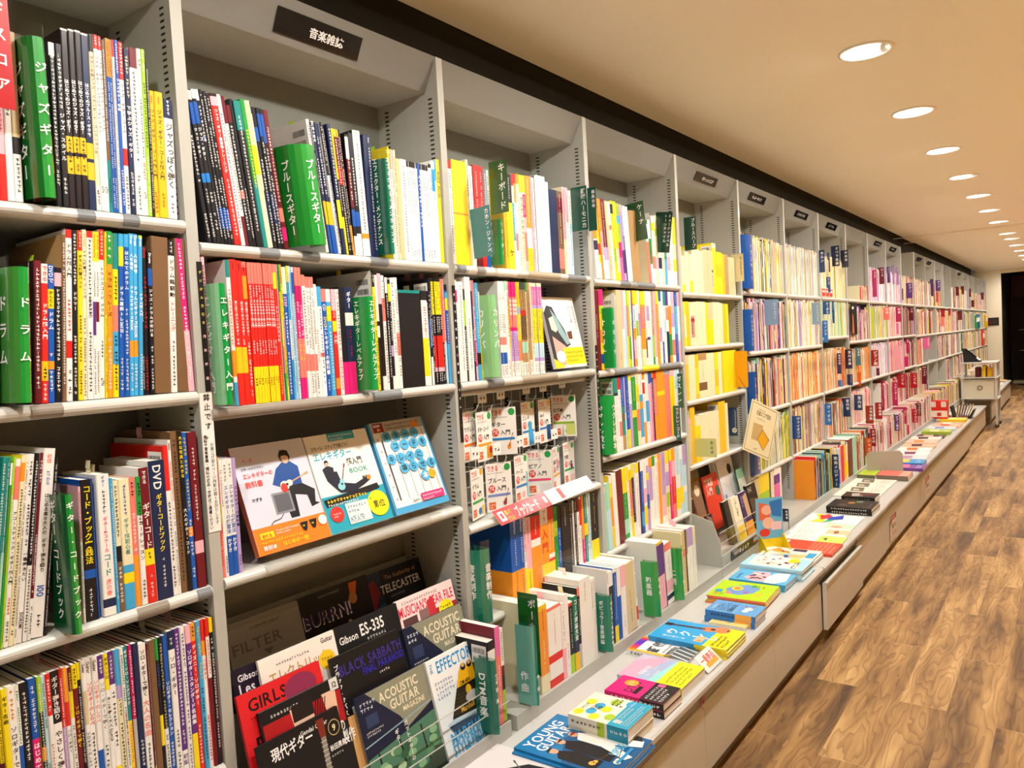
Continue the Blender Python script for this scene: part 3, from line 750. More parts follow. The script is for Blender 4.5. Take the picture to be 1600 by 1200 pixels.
divider('g', 96, 132, .012, .952, .262, 'ギター・コードブック', 'dark green guitar chord book divider in a clear sleeve, third shelf far left', pale='0d5a34', clear_top=.018, txtz=.1)
# ---- leftmost bay, bottom shelf (heads of the books show, feet are below the picture)
row("leftmost bookcase's bottom shelf", -.004, .595 + .300, '', 'songbook', 'songbook', '''
C 0 0 4.286
L 0
G -30
0 d 30 y0-40 ~k4-90
45 y 30 d50-100 /k4-30:ギター名曲 /w54-96:ソロギター
100 w 30 ~o2-20 /k22-92:ソロギターで奏でる日本の童謡
130 w 29.8 ~g3-34 b34-52 ~b54-96
190 k 29.8 ~w5-46
245 b 30 m34-100 ~w4-32 /W36-92:はじめてのサンヴァ・ギター
275 l 30 k20-100 o40-48 r60-66 ~w4-92
300 w 29.8 i0-100 ~k4-30 /k50-96:J-POPソロ・ギター
335 w 30 r0-24 ~w3-22 ~q40-60 ~k62-96
395 w 30 k0-30 /w3-28:ギター弾き語り /k34-96:やさしく弾けるかんたんギター
420 r 30 v34-100 ~w4-90
450 w 30 o0-20 r20-34 /k36-80:ソロ・ギター ~k84-96
478 w 29.8 d0-14 y14-30 ~k34-96 ~y3-28
513 d 30 y0-14 ~k2-12 /y24-90:ソロ・ギターで弾く
540 k 30 y0-10 y70-100 ~w14-60
570 w 30.2 /k2-14:Guitar E18-38 /f42-84:ソロギターのしらべ
612 w 30.2 /k2-11:Guitar /r14-40:ソロギターのしらべ ~k44-96
652 w 30.2 /k2-11:Guitar /q14-40:ソロギターのしらべ b56-90
690 w 30 u0-14 ~w2-12 /A16-50:ソロ・ギターで弾く ~k54-96
722 w 30 y0-22 /k2-20:ギターソロ /k26-90:今こそ弾く大人のJ-POP y80-94
765 w 30 u0-20 ~w2-18 ~k24-60 y70-92
800 c 30 s0-22 v22-30 ~k30-96
825 w 30 ~o40-60 ~k4-90
855 t 30 y46-100 /W2-44:ギター・ソロ・ソングブック ~q48-92
882 M 30 a46-100 ~w3-44
925 n 30 [n ~w60-90
980 w 29.5 [n /k4-34:ソロ・ギターで弾く /q36-60:大人の名曲 ~k64-92 #
990 d 29 ~w4-90 y80-96
1035 h 29.5 [a
1058 k 29.5 g0-14 /b16-50:ソロギターで弾く y50-70 [h #
1088 k 29.5 ~E4-60 w60-100 ~k64-96
1122 b 29.5 /W30-66:ソロギター・セレクション ~w70-96
1166 w 30 n0-12 ~w2-11 /k16-60:ソロ・ギター ~k64-96 [A
1206 w 30 u0-80 ~W3-76 /u82-96:初版
1238 w 30 ~u4-96
1276 u 30 p0-12 y72-100 /W16-66:ソロギタースタンダード名曲集 ^w
1312 r 30 o0-12 ~k2-11 /W14-64:ディズニー・ソロギター ~w68-96
1342 s 30 ~y3-40 ~k44-96
1370 w 30 r0-14 o14-24 /r26-60:ソロギター ~r64-96
1396 r 30 w12-40 ~r14-38 d40-100
1422 k 30 y0-10 ~w14-90
1450 d 30 t10-30 ~p4-90 ^j
''')
for o in [o for o in COL.objects if o.name.split('.')[0] == 'songbook' and abs(o.location.z - .8953) < .03]: o.location.z -= .300
# ---- second bay, top shelf
row('top shelf under the music magazine sign', -.004, 1.647, '', *BK, '''
C 280 140 4.614
L -6.6
R 905 green_blues_guitar_divider
B 216
250 k 29.5 b10-20 ~w2-9 ~w28-60 ~w80-97
279 k 30 w0-6 b8-22 /W24-46:ジャズ・ギター I54-60 ~w64-74 ~w80-97
312 k 30.4 w0-6 b8-22 /W24-46:ジャズ・ギター I54-60 ~w64-74 ~w80-97
336 k 30.6 w0-7 b30-33 /W10-44:ジャズ・ギターの練習 ~w64-97
360 k 30.8 ~w3-50 b76-90 ~w55-97
386 k 30.6 ~w3-50 b76-90 ~w55-97
411 k 30.4 ~w3-50 b76-90 ~w55-97
463 r 30.6 K0-2 p2-8 /W10-52:ジャズ・ギター無窮動トレーニング ~w56-96
492 w 30.8 ~b12-90
517 w 30.6 d0-18 d80-100 ~k22-76 ^o
548 k 29 d0-12 ~w14-90 q60-66
572 k 30.5 [k ~w60-95
622 k 30.3 ~w10-90 t0-20 [k # ^G
655 g 31 /y20-70:Y t55-100 ~y20-60
695 c 31 y30-50 ~y3-70
700 k 31 w8-60 ~w2-8
727 k 30 b14-24 ~w30-97 n60-82
752 k 30 b4-20 ~w24-97 n60-82
780 k 30 b4-24 ~w28-97 n62-84
815 d 30 q70-80 m84-94 ~w12-66
C 480 180 5
R 175 green_blues_guitar_divider 165
190 w 30.3 [w # ~n4-90
204 k 30 ~w3-50
228 n 30.2 w0-1 /W1-26:打田十紀夫 ~W28-56 Y60-78 b78-100
252 n 30 ~W10-56 Y60-78 b78-100 ^l
268 n 30 ~W10-56 Y60-78 b78-100
288 w 30.4 k0-40 ~w3-34 ~k44-96
302 k 30 ~w3-97
L -5
332 n 30.4 ~w3-56 y58-80
350 y 29.6 k40-70 ~w42-66 ~k5-36
372 d 29.6 Y0-6 r30-44 k44-100 ~w8-97
386 d 29.6 Y0-6 r30-44 k44-100 ~w8-97
405 k 29.8 o76-100 ~w6-70
L -2.5
432 k 29 w2-20 d20-60 b62-76 w84-100 ~w4-56 [K
468 k 29.6 ~w20-60 b64-76 w82-100 [K
526 w 30.5 /k1-7:Guitar ~k10-80 o82-86 [k
L -1
556 k 30 [n n0-100
592 n 30.2 /w2-8:Guitar ~w10-96 [n #
L 0
R 640 effects_maintenance_divider 700
712 y 28.5 w14-100 ~k18-90
728 Y 28 w18-100 ~k4-90
745 w 28 p0-18 ~r20-50 ~k54-90 ^l
763 c 28 ~k6-96
800 E 26 [a
848 w 26.2 [a ~k6-96
864,881,899,917 W 26 K0-6 ~k10-28 ~q30-56 ~k88-97
926 W 26 K0-6 ~k10-28 ~k88-97
948 b 26 /W12-90:スーパー・ギター・サウンド
963,979,995,1012 W 26 K0-6 ~k10-28 ~q30-56 ~k88-97
1036 W 26.5 k0-4 ~k10-28 ~k88-97 ^q
1066 W 27.6 s8-30 ~b10-40
1080 s 28 w20-100 /b4-30:SOUND
1108 y 28.4 /k12-42:FUZZ_PLUG [w
''')
divider('g', 459, 514, .010, 1.647, .235, 'ブルースギター', 'green blues guitar divider in a clear sleeve, top shelf under the black sign', pale='15812a', clear_top=.008, txtz=.17, rot=.09)
divider('T', 598, 619, .004, 1.647, .262, 'エフェクター・メンテナンス', 'teal green effects maintenance divider on the top shelf under the black sign', pale='0a5a46', clear_top=.02, txtz=.06, rot=.02)
# ---- second bay, second shelf
row('second shelf under the music magazine sign', -.004, 1.312, '', *BK, '''
C 310 390 4.614
L 0
R 190 beginner_electric_guitar_divider
B 100
128 p 30.5 [p # ~k5-90
C 310 390 4.614
G 268
300 w 30.2 t0-12 o62-80 s84-100 ~q20-60
348 r 30.4 /k2-9:Guitar /W28-52:はじめてのエレキギター Y60-78 ~w54-59
386 r 30.2 /k2-9:Guitar /W28-52:はじめてのエレキギター Y60-78 ~w54-59
422 r 30.1 q0-4 o10-26 /k2-9:Guitar /W28-52:はじめてのエレキギター ~w56-96
447,468,490,511,531,550,569,588,607 r 30 q0-15 y74-100 ~w16-26 /W26-46:エレキギター超入門 ~w55-66 ~k82-88
632 q 30 y6-18 r18-100 /W30-70:トレーニングブック ~y74-96 [r
640 p 30 ~k5-90
652 g 30 y20-60 q60-80 ~k5-40 ^y
668 y 30 o0-14 p40-60 l70-84 ~k5-90
702 b 29.5 c0-20 /p22-32:STEP ~W34-60 ~w64-96
718 s 29.8 y0-12 w40-70 ~b5-90
734 i 29.8 ~b5-96 ^y
752 i 29.6 b4-20 ~k20-90
777,803 m 29.6 q0-14 M14-26 q54-84 ~W26-54 /y58-80:フレーズ
829 w 28 q0-9 ~k12-60 q64-78
848,866,885 w 27.6 q0-9 ~k12-60 q64-78 ~k80-97
910 w 26 [w ~q40-70
940 W 25.5 s0-18 ~k20-90 q60-64
C 500 400 5
104 b 25 q0-12 /W14-24:CD /y26-34:DVD /W34-80:エレキギターの教科書 ~w84-97
140 s 25 w0-12 y16-30 ~W34-60 ~w60-96
172 r 25 o84-94 y30-40 /W42-70:入門 p0-20 ~w4-28
199 w 25 /r2-10:ライ ~k12-60 ~r64-96
240 K 25.6 [k k0-70 m70-100
302 n 25.6 w24-36 m70-100 /W4-20:ギター ~r40-66 [k # B
G 302
R 380 electric_guitar_level-up_divider 458
462 w 30 n0-20 /W4-18:guitar # [w ^y
484 y 29.5 k0-12 ~w2-10 ~r20-40 ~k42-96
C 500 400 5
508 k 29 w0-40 w44-54 [k
538 K 29.4 p0-26 ~k28-60 [k w88-100
562 w 29 ~k4-30 q20-40 ~k44-96
582 k 28.5 w0-14 ~w16-90
602 k 28 y4-20 v60-70 w88-100 ~w24-56
628 w 28.5 ~k4-70
655 w 28.6 q50-70 ~k10-90
830 k 25.5 [k t0-3
C 500 400 5
875 w 25.5 k0-10 /r16-50:エフェクター y50-90 w90-100 [k
888 w 25.5 k0-12 ~k14-60 #
905 k 25.5 w70-100 b30-60 ~w4-60
922 k 29 ~w10-90 #
940,957,974,990 k 29 y3-34 r54-84 ~k4-30 ~W36-52 p84-88 ~w89-98
1004 K 29 q0-60 ~r10-50 ~w62-97
1020 q 29 ~w5-90 i60-100
1040 b 27.5 s8-14 y14-26 k0-6 ~w30-60 s60-100
''')
divider('G', 334, 367, .004, 1.312, .262, 'エレキギター入門', 'pale and bright green beginner electric guitar divider, second shelf by the upright', pale='86c99a', clear_top=.012, txtz=.13)
divider('G', 562, 594, .006, 1.312, .236, 'エレキギターレベルアップ', 'green electric guitar level-up divider with white lettering, second shelf', pale='128a3c', clear_top=.004, txtz=.05)
# ---- third bay
row('top shelf beside the cahon card', -.004, 1.646, '', 'songbook', 'songbook', '''
C 700 230 5.714
L 0
R 460 recorder_divider
B 8
50 w 29 r0-8 ~k12-90
185 y 29.5 [e o50-52 #
207 c 30.5 ~k4-60
248 w 29 ~r8-50
298 d 29.5 r0-60 ~w6-60
340 r 29.5 ~w6-60
372 b 29 A0-60 ~w4-40
392 i 29 ~k6-80
C 700 230 5.714
G 512
546 Y 29.3 c0-12 ~k4-90
597 y 29.4 k0-30 ~w4-28 /k78-90:ケ
616 w 29.6 s30-70 r0-12 ~w34-68
642 w 30 r0-10 o10-30 q62-80 ~k32-60
664 w 30 o0-10 ~n14-60 ~k64-96
694 c 30 y0-18 /k22-72:オルガンのすべて ~k74-90
726 p 30.2 y0-18 m20-44 q60-90 ~W22-42
771 w 30.4 o0-55 y76-100 ~k78-96 ~w4-50
792 p 30.3 ~k5-60 ~r64-90
808 w 30.3 ~q5-60
826 A 31 w0-100 ~A80-90
846,866,885,908 W 31.5 i0-4 ~A20-50
935 i 30 [W
1010 n 28 [c
1060 h 28 d8-26 q70-94 ~w4-66
1085 c 29.8 p0-60 ~k4-90 ^y
1110 w 29.8 p0-40 ~g30-80
1135 i 29 w0-40 ~k4-90
''')
row('second shelf left of the facing girl drawing', -.004, 1.312, '', 'songbook', 'songbook', '''
C 710 430 6.664
L 0
R 400 pale_green_kalimba_divider
B 25
58 w 29 m10-22 ~k24-60 [w
118 w 28.5 [w ~k4-90
145 k 26.5 l12-40 ~w44-90 [Z
205 w 30 ~k40-90 #
225 n 26 [w ~w40-80
246 p 29.2 q0-26 m60-86 ~k30-58 ~w62-84
286 s 28.5 ~w4-60 k72-84
302 y 26 c0-40 ~k44-90 [w
G 495
520,543,565 w 29.4 /A12-30:ソロ q58-66 b74-86 ~k34-56 ~k88-98
590 w 29.5 j0-10 ~s14-60 ~k80-98
612 E 29.5 Y20-70 ~k4-60
638,664,690 m 29.4 q16-48 v52-84 w84-100 /W18-46:演奏初級 ~k86-98 ~u54-80
703,716,728 y 29.4 S26-34 y34-60 q62-84 w84-100 ~k4-24 ~w36-58
745,760,775,790 e 29.5 Z0-8 r30-36 h36-62 j64-76 w86-100 ~k8-60 ~k88-98
805 g 29.5 E10-100 ~k12-84
820,835 e 29.5 ~u8-60 w84-100 ~k86-98
855 c 29.6 ~k4-80 w86-100
C 700 420 5.454
773,794,815,835 v 29.5 c0-4 y28-66 i66-82 w86-100 P4-24 ~w8-24 ~k30-64 ~k88-98
''')
row('shelf under the red book card strip', -.004, .613, '', *BK, '''
C 730 760 5.452
L 0
R 140 teal_music_production_divider
B 400
480,512 b 27 o64-100 B /W6-24:Dorico ~W28-60 ~k66-96 [n
530 w 26 p20-44 y64-100 ~k4-60
578 p 25 y66-100 ~d4-40 ~k70-96 [d
655 o 24.5 r0-30 w30-40 [w ~w4-26 # D14
718 w 26 o20-70 y70-86 r86-100 /r2-18:アラ /r24-66:入門 [w #
745 r 25.6 o16-60 y70-86 w60-66 /r2-14:ア ~w20-56
771 r 25.6 o16-60 y70-86 w60-66 /r2-14:ア ~w20-56
800 g 25.4 ~k10-50 l20-40
829 b 25 k0-30 ~w34-80
897 f 25 [K ~w4-30 k0-100 #
930 k 25.6 ~w4-92
945 w 25 [k ~k4-90
965 k 25.2 ~w4-90
985 w 25.6 d0-20 ~k24-90
1002 w 25.6 r4-40 ~k44-90
1020 m 25.7 o0-60 ~w60-90
1045 t 25.7 y40-56 ~w4-34 ~w60-90
1060 w 25.7 c0-60 ~k30-80
1076 i 25.7 ~b10-80
1140 k 25.8 y68-100 B ~y4-60 [k D15
''')
row('ledge below the music production shelf', .128, Z0, '', *BK, '''
C 740 880 5
L 0
R 410 teal_composition_divider
B 150
206 k 24 w10-40 [k ~w50-90 #
246 q 27 P0-30 ~W34-90 [d
272 k 26 w0-40 d40-50 l66-100 ~k4-36
G 545
612 c 26 Y0-6 o6-100 ~k4-30 ~W40-90 c80-100 #
716 w 24 q0-4 r60-70 r90-100 [w # ~r10-50
742 p 23.5 w0-60 ~k10-50
775 w 25.5 [w ~r60-90 #
806 k 22.5 r0-6 w0-2 l74-100 ~w10-66 [w D15
842 n 23.5 T0-60 Y76-100 /W4-60:コード理論大全 [T D15
860 k 25.5 q0-10 a70-100 ~w14-60
946 w 27.5 [w ~k4-30 #
966 w 26 ~k4-40
985 w 26 ~A4-60
C 930 820 6.665
G 162
178 w 26 ~k4-20
226 k 25 w0-20 [w ~w30-90
262 b 25.5 w0-6 y78-100 ~w10-70
300 s 25.2 b40-100 ~k60-90 w0-40
348 w 25 p0-30 ~k70-90 [w
C 930 820 6.665
L -4
R 590 green_Japanese_instrument_divider
455 e 24.5 E0-100 ~k40-90 [e #
474 w 25.5 r70-90 ~k4-60
G 695
758 p 26 Y0-40 u4-50 ~q60-96 [w
770 u 25 ~w4-60 [k
835 w 24 q0-12 p60-80 n84-92 ~k20-50 [E
L -2
G 932
945 c 25 l20-30 ~k4-80
972 E 25.4 q30-42 ~k4-80
984 Y 25.4 k0-100 ~y4-60
1000 v 25.2 w40-100 ~k4-40
1035,1052 w 25.2 v0-30 ~S10-70
1074 w 25 c0-30 ~A10-70
''')
divider('L', 757, 783.5, .004, 1.312, .252, 'カリンバ', 'pale green kalimba divider in a clear sleeve, second shelf of the third bay', pale='8fc987', clear_top=.004, txtz=.16, gap=.031)
divider('T', 738, 773, .012, .613, .245, '音楽制作', 'teal music production divider in a clear sleeve under the red strip', pale='0a7f66', clear_top=.025, txtz=.27, gap=.026)
divider('T', 764, 783, .135, Z0 - .0, .225, 'DTM音楽', 'teal divider with white latin letters half behind the effector magazine', pale='0b6b56', clear_top=.02, txtz=.25, gap=.03)
divider('T', 806, 845, .135, Z0, .265, '作曲', 'large teal composition divider in a wide clear sleeve on the ledge', pale='6fb5a6', clear_top=.03, txtz=.60, gap=.034)
divider('T', 938, 960, .135, Z0, .215, 'ポピュラー音楽理論', 'teal popular music theory divider with white lettering on the ledge', pale='0a7f66', clear_top=.022, txtz=.18)
divider('G', 772, 789, .004, 1.646, .150, 'リコーダー', 'bright green recorder divider behind the keyboard card, top shelf', pale='0b8a3c', clear_top=.01, txtz=.1)
divider('g', 1004, 1035, .135, Z0, .225, '和楽器', 'green Japanese instrument divider leaning on the ledge by the uprights', pale='2aa048', clear_top=.012, txtz=.3, gap=.024, rot=.07)
divider('g', 1057, 1071, .135, Z0, .225, '二胡', 'narrow green erhu divider with two white stripes on the ledge', pale='2aa048', clear_top=.016, txtz=.42, rot=.04)
card(763, 251, 791, 334, '2c5a1f', 'キーボード', 'dark green keyboard card standing above the top shelf books', Y=.90, tail=.20)
card(737, 323, 768, 402, '2f7f78', 'カホン・ジャンベ', 'tilted teal cahon and djembe card on the cream sleeve, top shelf', Y=.82, skew=-.06)
card(891, 292, 916, 361, '0b5f4c', '鍵盤ハーモニカ', 'dark teal melodica card at the right of the third bay, top shelf', Y=1.44)
card(917, 293, 930, 361, '0d4f3e', '器楽合奏', 'narrow dark green ensemble card crossing the upright', Y=1.53)
card(808, 927, 839, 1051, '1c6b2a', 'ボーカロイド', 'green vocaloid card standing in front of the large teal divider', Y=.865, X0=.10)
# ---- fourth bay: thin songbooks
SB = ('songbook', 'songbook')
row('top shelf of the songbook bay', -.004, 1.638, '', *SB, '''
C 920 290 7.5
L -4.5
R 600 dark_green_quena_card
B 100
146 w 29 q0-24 o26-50 n52-64 ~k66-96
176 y 29.5 k4-12 r56-70 w80-100 ~k14-50
190 o 29.5 ~w4-90
215 p 29.4 i70-100 o0-40 ~k4-60
265 i 29.8 d0-60 v60-76 ~w4-96
300 E 29.4 ~k70-90
332 w 29.4 q30-36 ~k4-60
362 y 30 k4-16 l60-76 ~k20-90
395 y 30 ~k4-90 c60-90
430 l 29.6 s16-26 m50-70 P70-100 ~k4-16 ~k30-46
456 v 29.4 p0-10 u60-90 ~k4-80
470 n 29.3 S0-40 ~w4-60
500,534 a 29.2 w0-100 ~A30-50
C 920 290 7.5
620 e 28 [e #
G 716
748 q 24 i0-30 [c
775 g 26 w0-30 i70-100
L 0
805 w 28 y10-22 q60-78 ~k24-50
835 c 28.4 l20-30 p62-80 ~k4-60
872 w 29 ~n70-90 n62-78 y0-20
905 y 29.4 c20-100 ~k4-90 ^l
938 t 29.6 c0-28 ~w30-60 s64-100
978 w 30 d10-16 ~k30-90 p60-80
1008 w 29.8 ~n4-90
1050 y 29.6 c40-62 w80-100 ~k4-36 ~k44-60
''')
row('second shelf of the songbook bay', -.004, 1.301, '', *SB, '''
C 925 440 8
L 0
R 235 green_ocarina_divider
B 40
112 d 29.5 [d # ~w30-60
165 y 29.8 m0-20 l20-30 o50-66 b80-92 ~k32-50
G 302
335 a 28 [w #
395 E 30 [E # ~k80-90 ^e
428 w 30 p0-50 ~q60-90
460 i 30 ~s4-90 w0-20
482 y 30 l0-20 q20-60 ~k62-90
505 l 30 y0-18 g60-90 ~w20-56
524 w 30 ~k4-60
536 u 30.2 r0-18 ~w20-80
574 o 30.2 y0-18 i20-50 p64-90 ~k22-60
608 w 30.2 y0-18 l40-60 ~k22-90
634 w 30.2 v30-60 ~k4-90
690 o 30 y0-18 q22-50 c78-100 ~W24-44
708 w 30.2 n64-90 ~k4-60
745 w 30.2 v20-40 u62-66 ~n14-50
778 w 30.2 i60-90 ~s4-50
806 g 30.2 e0-60 l60-90 ~w4-50
838 w 30.4 p0-90 ~q4-60
868 o 30.5 y0-18 ~w20-90
898 w 30.5 b0-14 v50-70 ~n16-60
925 b 30.6 w0-70 ~w74-96
955 w 30.6 t0-20 i40-60 ~k22-60
990 w 30.6 u0-20 q22-40 n56-100 ~w22-50 ^l
1022 o 30.6 w0-20 g60-90 ~k24-56
1062 w 30.6 p0-30 q68-90 v30-50
1098 b 30.5 s20-60 ~w4-90
1128 p 30.5 w20-70 ~r4-50
''')
row('third shelf of the songbook bay', -.004, .985, '', *SB, '''
C 925 570 7.497
L -1
R 205 green_ukulele_method_divider
B 300
346 w 28 t0-22 n20-24 ~s26-90 [L #
376 w 28 r0-16 q60-80 ~b18-58
420 t 28 b0-40 h50-60 e80-100 ~w4-40
438 v 28.3 i50-100 ~w4-40
472 b 28.4 y74-100 ~w20-60 ^l
505 w 28.6 y0-8 v40-100 ~k10-36
556 g 28.8 y50-60 w0-4 ~w10-40
590 c 29 y16-40 q50-80 ~k4-50
632 w 28.8 s30-90 o40-50 ~k4-30
665 o 28.8 w10-70 r14-30 ~q34-64
702 w 28.6 s40-70 ~s4-90
722 p 28.6 b0-16 ~W20-90
745 P 28.4 b0-14 v14-20 ~w22-90
762 k 28.4 o0-8 ~w10-60
800 q 28.4 r0-10 o64-100 ~w14-60
890 o 28.6 [o y30-36 # ^c
950 q 28.6 S0-6 [Y
1000 y 28.4 p0-10 ~k10-80
1060 i 28.4 ~s6-80 w30-100
''')
row('fourth shelf of the songbook bay', -.004, .630, '', *SB, '''
C 930 690 7.056
L -2.5
B 95
135 j 24 c0-10 ~s20-80
185 j 25 ~w10-80 i40-100
215 y 27.5 q40-48 o30-70 w0-10
262 w 28 [d
332 d 28.4 [d #
382 g 28.6 y0-34 j70-90 ~w36-66
404 w 28.8 y0-20 ~g20-90
440 y 28.8 o20-70 q40-60 w0-6 ~k4-90
466 w 29 n10-80 y0-18 ~p30-90
L 0
505 w 29 y0-14 ~k16-90
522 d 29.2 w0-1
552 b 29.2 w0-14 s70-90 ~w16-60
592 w 29.3 p40-60 y64-90 ~q4-36
622 v 29.4 w0-10 b50-70 y20-30 ~k70-96
657 w 29.4 v0-60 o0-14 ~P20-50
692 w 29.5 g0-14 ~A16-90
722 w 29.6 y0-4 ~k10-90
760 Y 29.6 q0-8 o10-100 ~w4-8
802 w 29.8 v0-60 p60-90 ~k4-40
850 c 29.8 y0-18 l60-80 v30-50 ~k20-90
876 m 30 y0-16 P16-50 ~W50-90 ^p
918 r 30 o0-18 q80-100 p18-40 ~W20-70
962 w 30.2 i0-40 y60-90 ~g10-50
1002 i 30.2 w0-20 y60-84 ~k20-50
1040 i 30.2 v0-30 w60-70 ~k4-30
''')
divider('G', 945, 964, .004, 1.301, .232, 'オカリナ', 'green ocarina divider with white lettering, second shelf of songbooks', pale='0b8a3c', clear_top=.004, txtz=.17, gap=.036)
divider('G', 941, 966, .004, .985, .225, 'ウクレレ教本', 'green ukulele method divider with white lettering, third shelf of songbooks', pale='12a045', clear_top=.004, txtz=.15, gap=.028)
card(979, 316, 1010, 377, '1d4f22', 'ケーナ', 'dark green quena card leaning over the songbooks, top shelf', Y=1.93, skew=-.1, tsz=.024)
card(1017, 332, 1043, 395, '0c3f30', 'ミュージックベル|トーンチャイム', 'very dark green handbell and tone chime card tilted on the top shelf', Y=2.12, skew=.14, tsz=.014)
card(1000, 394, 1019, 410, 'd98a86', '', 'blank pink slip standing below the quena card', Y=2.06, inset=.002)
card(1001, 407, 1017, 438, '5f7a2a', '', 'small green and red leaflet under the pink slip on the top shelf', Y=2.07, inset=.002, band=('r', 0, .25))
card(1045, 584, 1066, 637, '0d5f4a', 'ガスレレ', 'dark green card with white lettering above the ukulele chord card', Y=2.26)
card(1041, 634, 1062, 687, '0d6f68', 'ウクレレ・コード', 'teal ukulele chord card in front of the orange songbook', Y=2.20)
card(1031, 850, 1052, 902, '0c4a3c', '沖縄三線', 'dark teal sanshin card leaning on the ledge', Y=2.03, X0=.1)
# ---- fifth bay: cream miniature scores
MS = ('miniature_score', 'miniature score')
row('top cream score shelf', -.004, 1.612, '', *MS, '''
C 1060 320 8.573
L 0
B 32
62 c 20 ~k30-50
100 y 16 c0-80
135,165 c 18 ~k40-50
200 y 17 c0-70
300 c 20 ~k50-60
345 c 19.5 ~n10-60 [c
480 E 20.5 ~k6-60
530 y 24.5 c0-10 #
598 y 20.5 Y30-60 ~k80-90
642 Y 20 ~k60-70
690 e 20 ~k80-90
780 E 19 ~k30-80
''')
row('second cream score shelf', -.004, 1.366, '', *MS, '''
C 1020 400 10
B 470
500 Y 20 E0-30
540 y 20 c30-80
590 Y 20.2
640 c 20 ~h40-50
700 c 20 ~h40-50
840 c 20.3 ~k20-60
880 y 20.2 ~k30-40
960 y 20 E0-40
1080 c 20.4 ~k40-60
1120 c 20 ~k60-90
1170 Y 19.8 ~k50-60
1210 y 19.8 ~k30-40
''')
row('third cream score shelf', -.004, 1.121, '', *MS, '''
C 1060 540 6.664
B 60
105 Y 20.5 E0-20
175 c 20.5 ~k20-24 ~k70-76
212 Y 20.4 y30-90
300 c 20.8 e0-16 ~k18-60 h66-84
385 c 20.5 ~k20-26 ~k74-80
420 y 20.5 Y40-80
458 c 20.5 ~k30-40
480 Y 20.6
620 y 20.8 #
''')
row('fourth cream score shelf', -.004, .828, '', *MS, '''
C 1060 540 6.664
B 88
132 E 21 p0-10 ~g10-60
180 Y 26 # [Y
238 y 21 c0-20 ~k40-50
322 c 21.6 ~k30-34
350 c 21.6 ~k40-44
402 y 21.6 c0-80
440 c 21.4 ~k40-80
508 Y 25.4 ~k90-94 #
540 y 24 c0-100
''')
card(1082, 405, 1098, 439, '123f66', '', 'navy composer card with a round red-brown kana badge, top shelf of cream scores', Y=2.66, circ='サ', pat='W', inset=.004)
card(1117, 474, 1128, 520, '123f66', '', 'navy composer card with a round badge on the second cream score shelf', Y=2.90, circ='ハ', pat='W', inset=.004)
card(1097, 648, 1108, 684, '2a5a93', '', 'blue composer card on the fourth cream score shelf behind the yellow note', Y=2.66, pat='W', inset=.004)
card(1138, 637, 1151, 681, '173f77', '', 'navy composer card with a round badge right of the tall golden score', Y=2.97, circ='ワ', pat='W', inset=.004)
card(1068, 339, 1087, 391, '0c4a36', 'ブルースハープ', 'dark green blues harp card at the left of the cream score bay', Y=2.42)
card(1142, 397, 1161, 440, 'e6d9a8', '', 'cream composer card with two columns of brown lettering by the upright', Y=3.04, pat='h', inset=.003)

# ------------------------------------------------------------------ printed covers seen from the front
def art(m, w, h, items, z=.0002, dz=.00007):
    U, V = Vector((1, 0, 0)), Vector((0, 1, 0))
    def q(u, v): return Vector((u * w, (1 - v) * h, z))
    for it in items:
        k = it[0]
        if k == 'r': _, a, b, c, d, col = it; m.face([q(a, d), q(c, d), q(c, b), q(a, b)], col)
        elif k == 'e':
            _, cu, cv, ru, rv, col = it[:6]; n = 20; m.face([q(cu + ru * math.cos(6.2832 * i / n), cv - rv * math.sin(6.2832 * i / n)) for i in range(n)], col)
        elif k == 'p': m.face([q(*p) for p in it[1]], it[2])
        elif k == 'l':
            for a, b in zip(it[1], it[1][1:]):
                A, B = q(*a), q(*b); n = (B - A).normalized(); n = Vector((-n.y, n.x, 0)) * it[2] * w / 2; m.face([A - n, B - n, B + n, A + n], it[3])
        elif k == 't':
            _, u, v, s, txt, col = it[:6]; al = it[6] if len(it) > 6 else 'l'; sx = it[7] if len(it) > 7 else 1
            m.htext(txt, q(u, v), U, V, s * h, col, al, True, 0, sx)
        elif k == 'v': _, u, v, s, txt, col = it[:6]; m.vtext(txt, q(u, v), U, V, s * h, col)
        elif k == 'z':
            _, a, b, c, d, col, n = it; lh = (d - b) * h / n; s = lh * .72
            for i in range(n):
                x = a * w; e = c * w * (1 if i < n - 1 else .8)
                while x < e - s: m.strokes((x, (1 - b) * h - (i + 1) * lh, z), U, V, s, col); x += s * 1.12
        z += dz
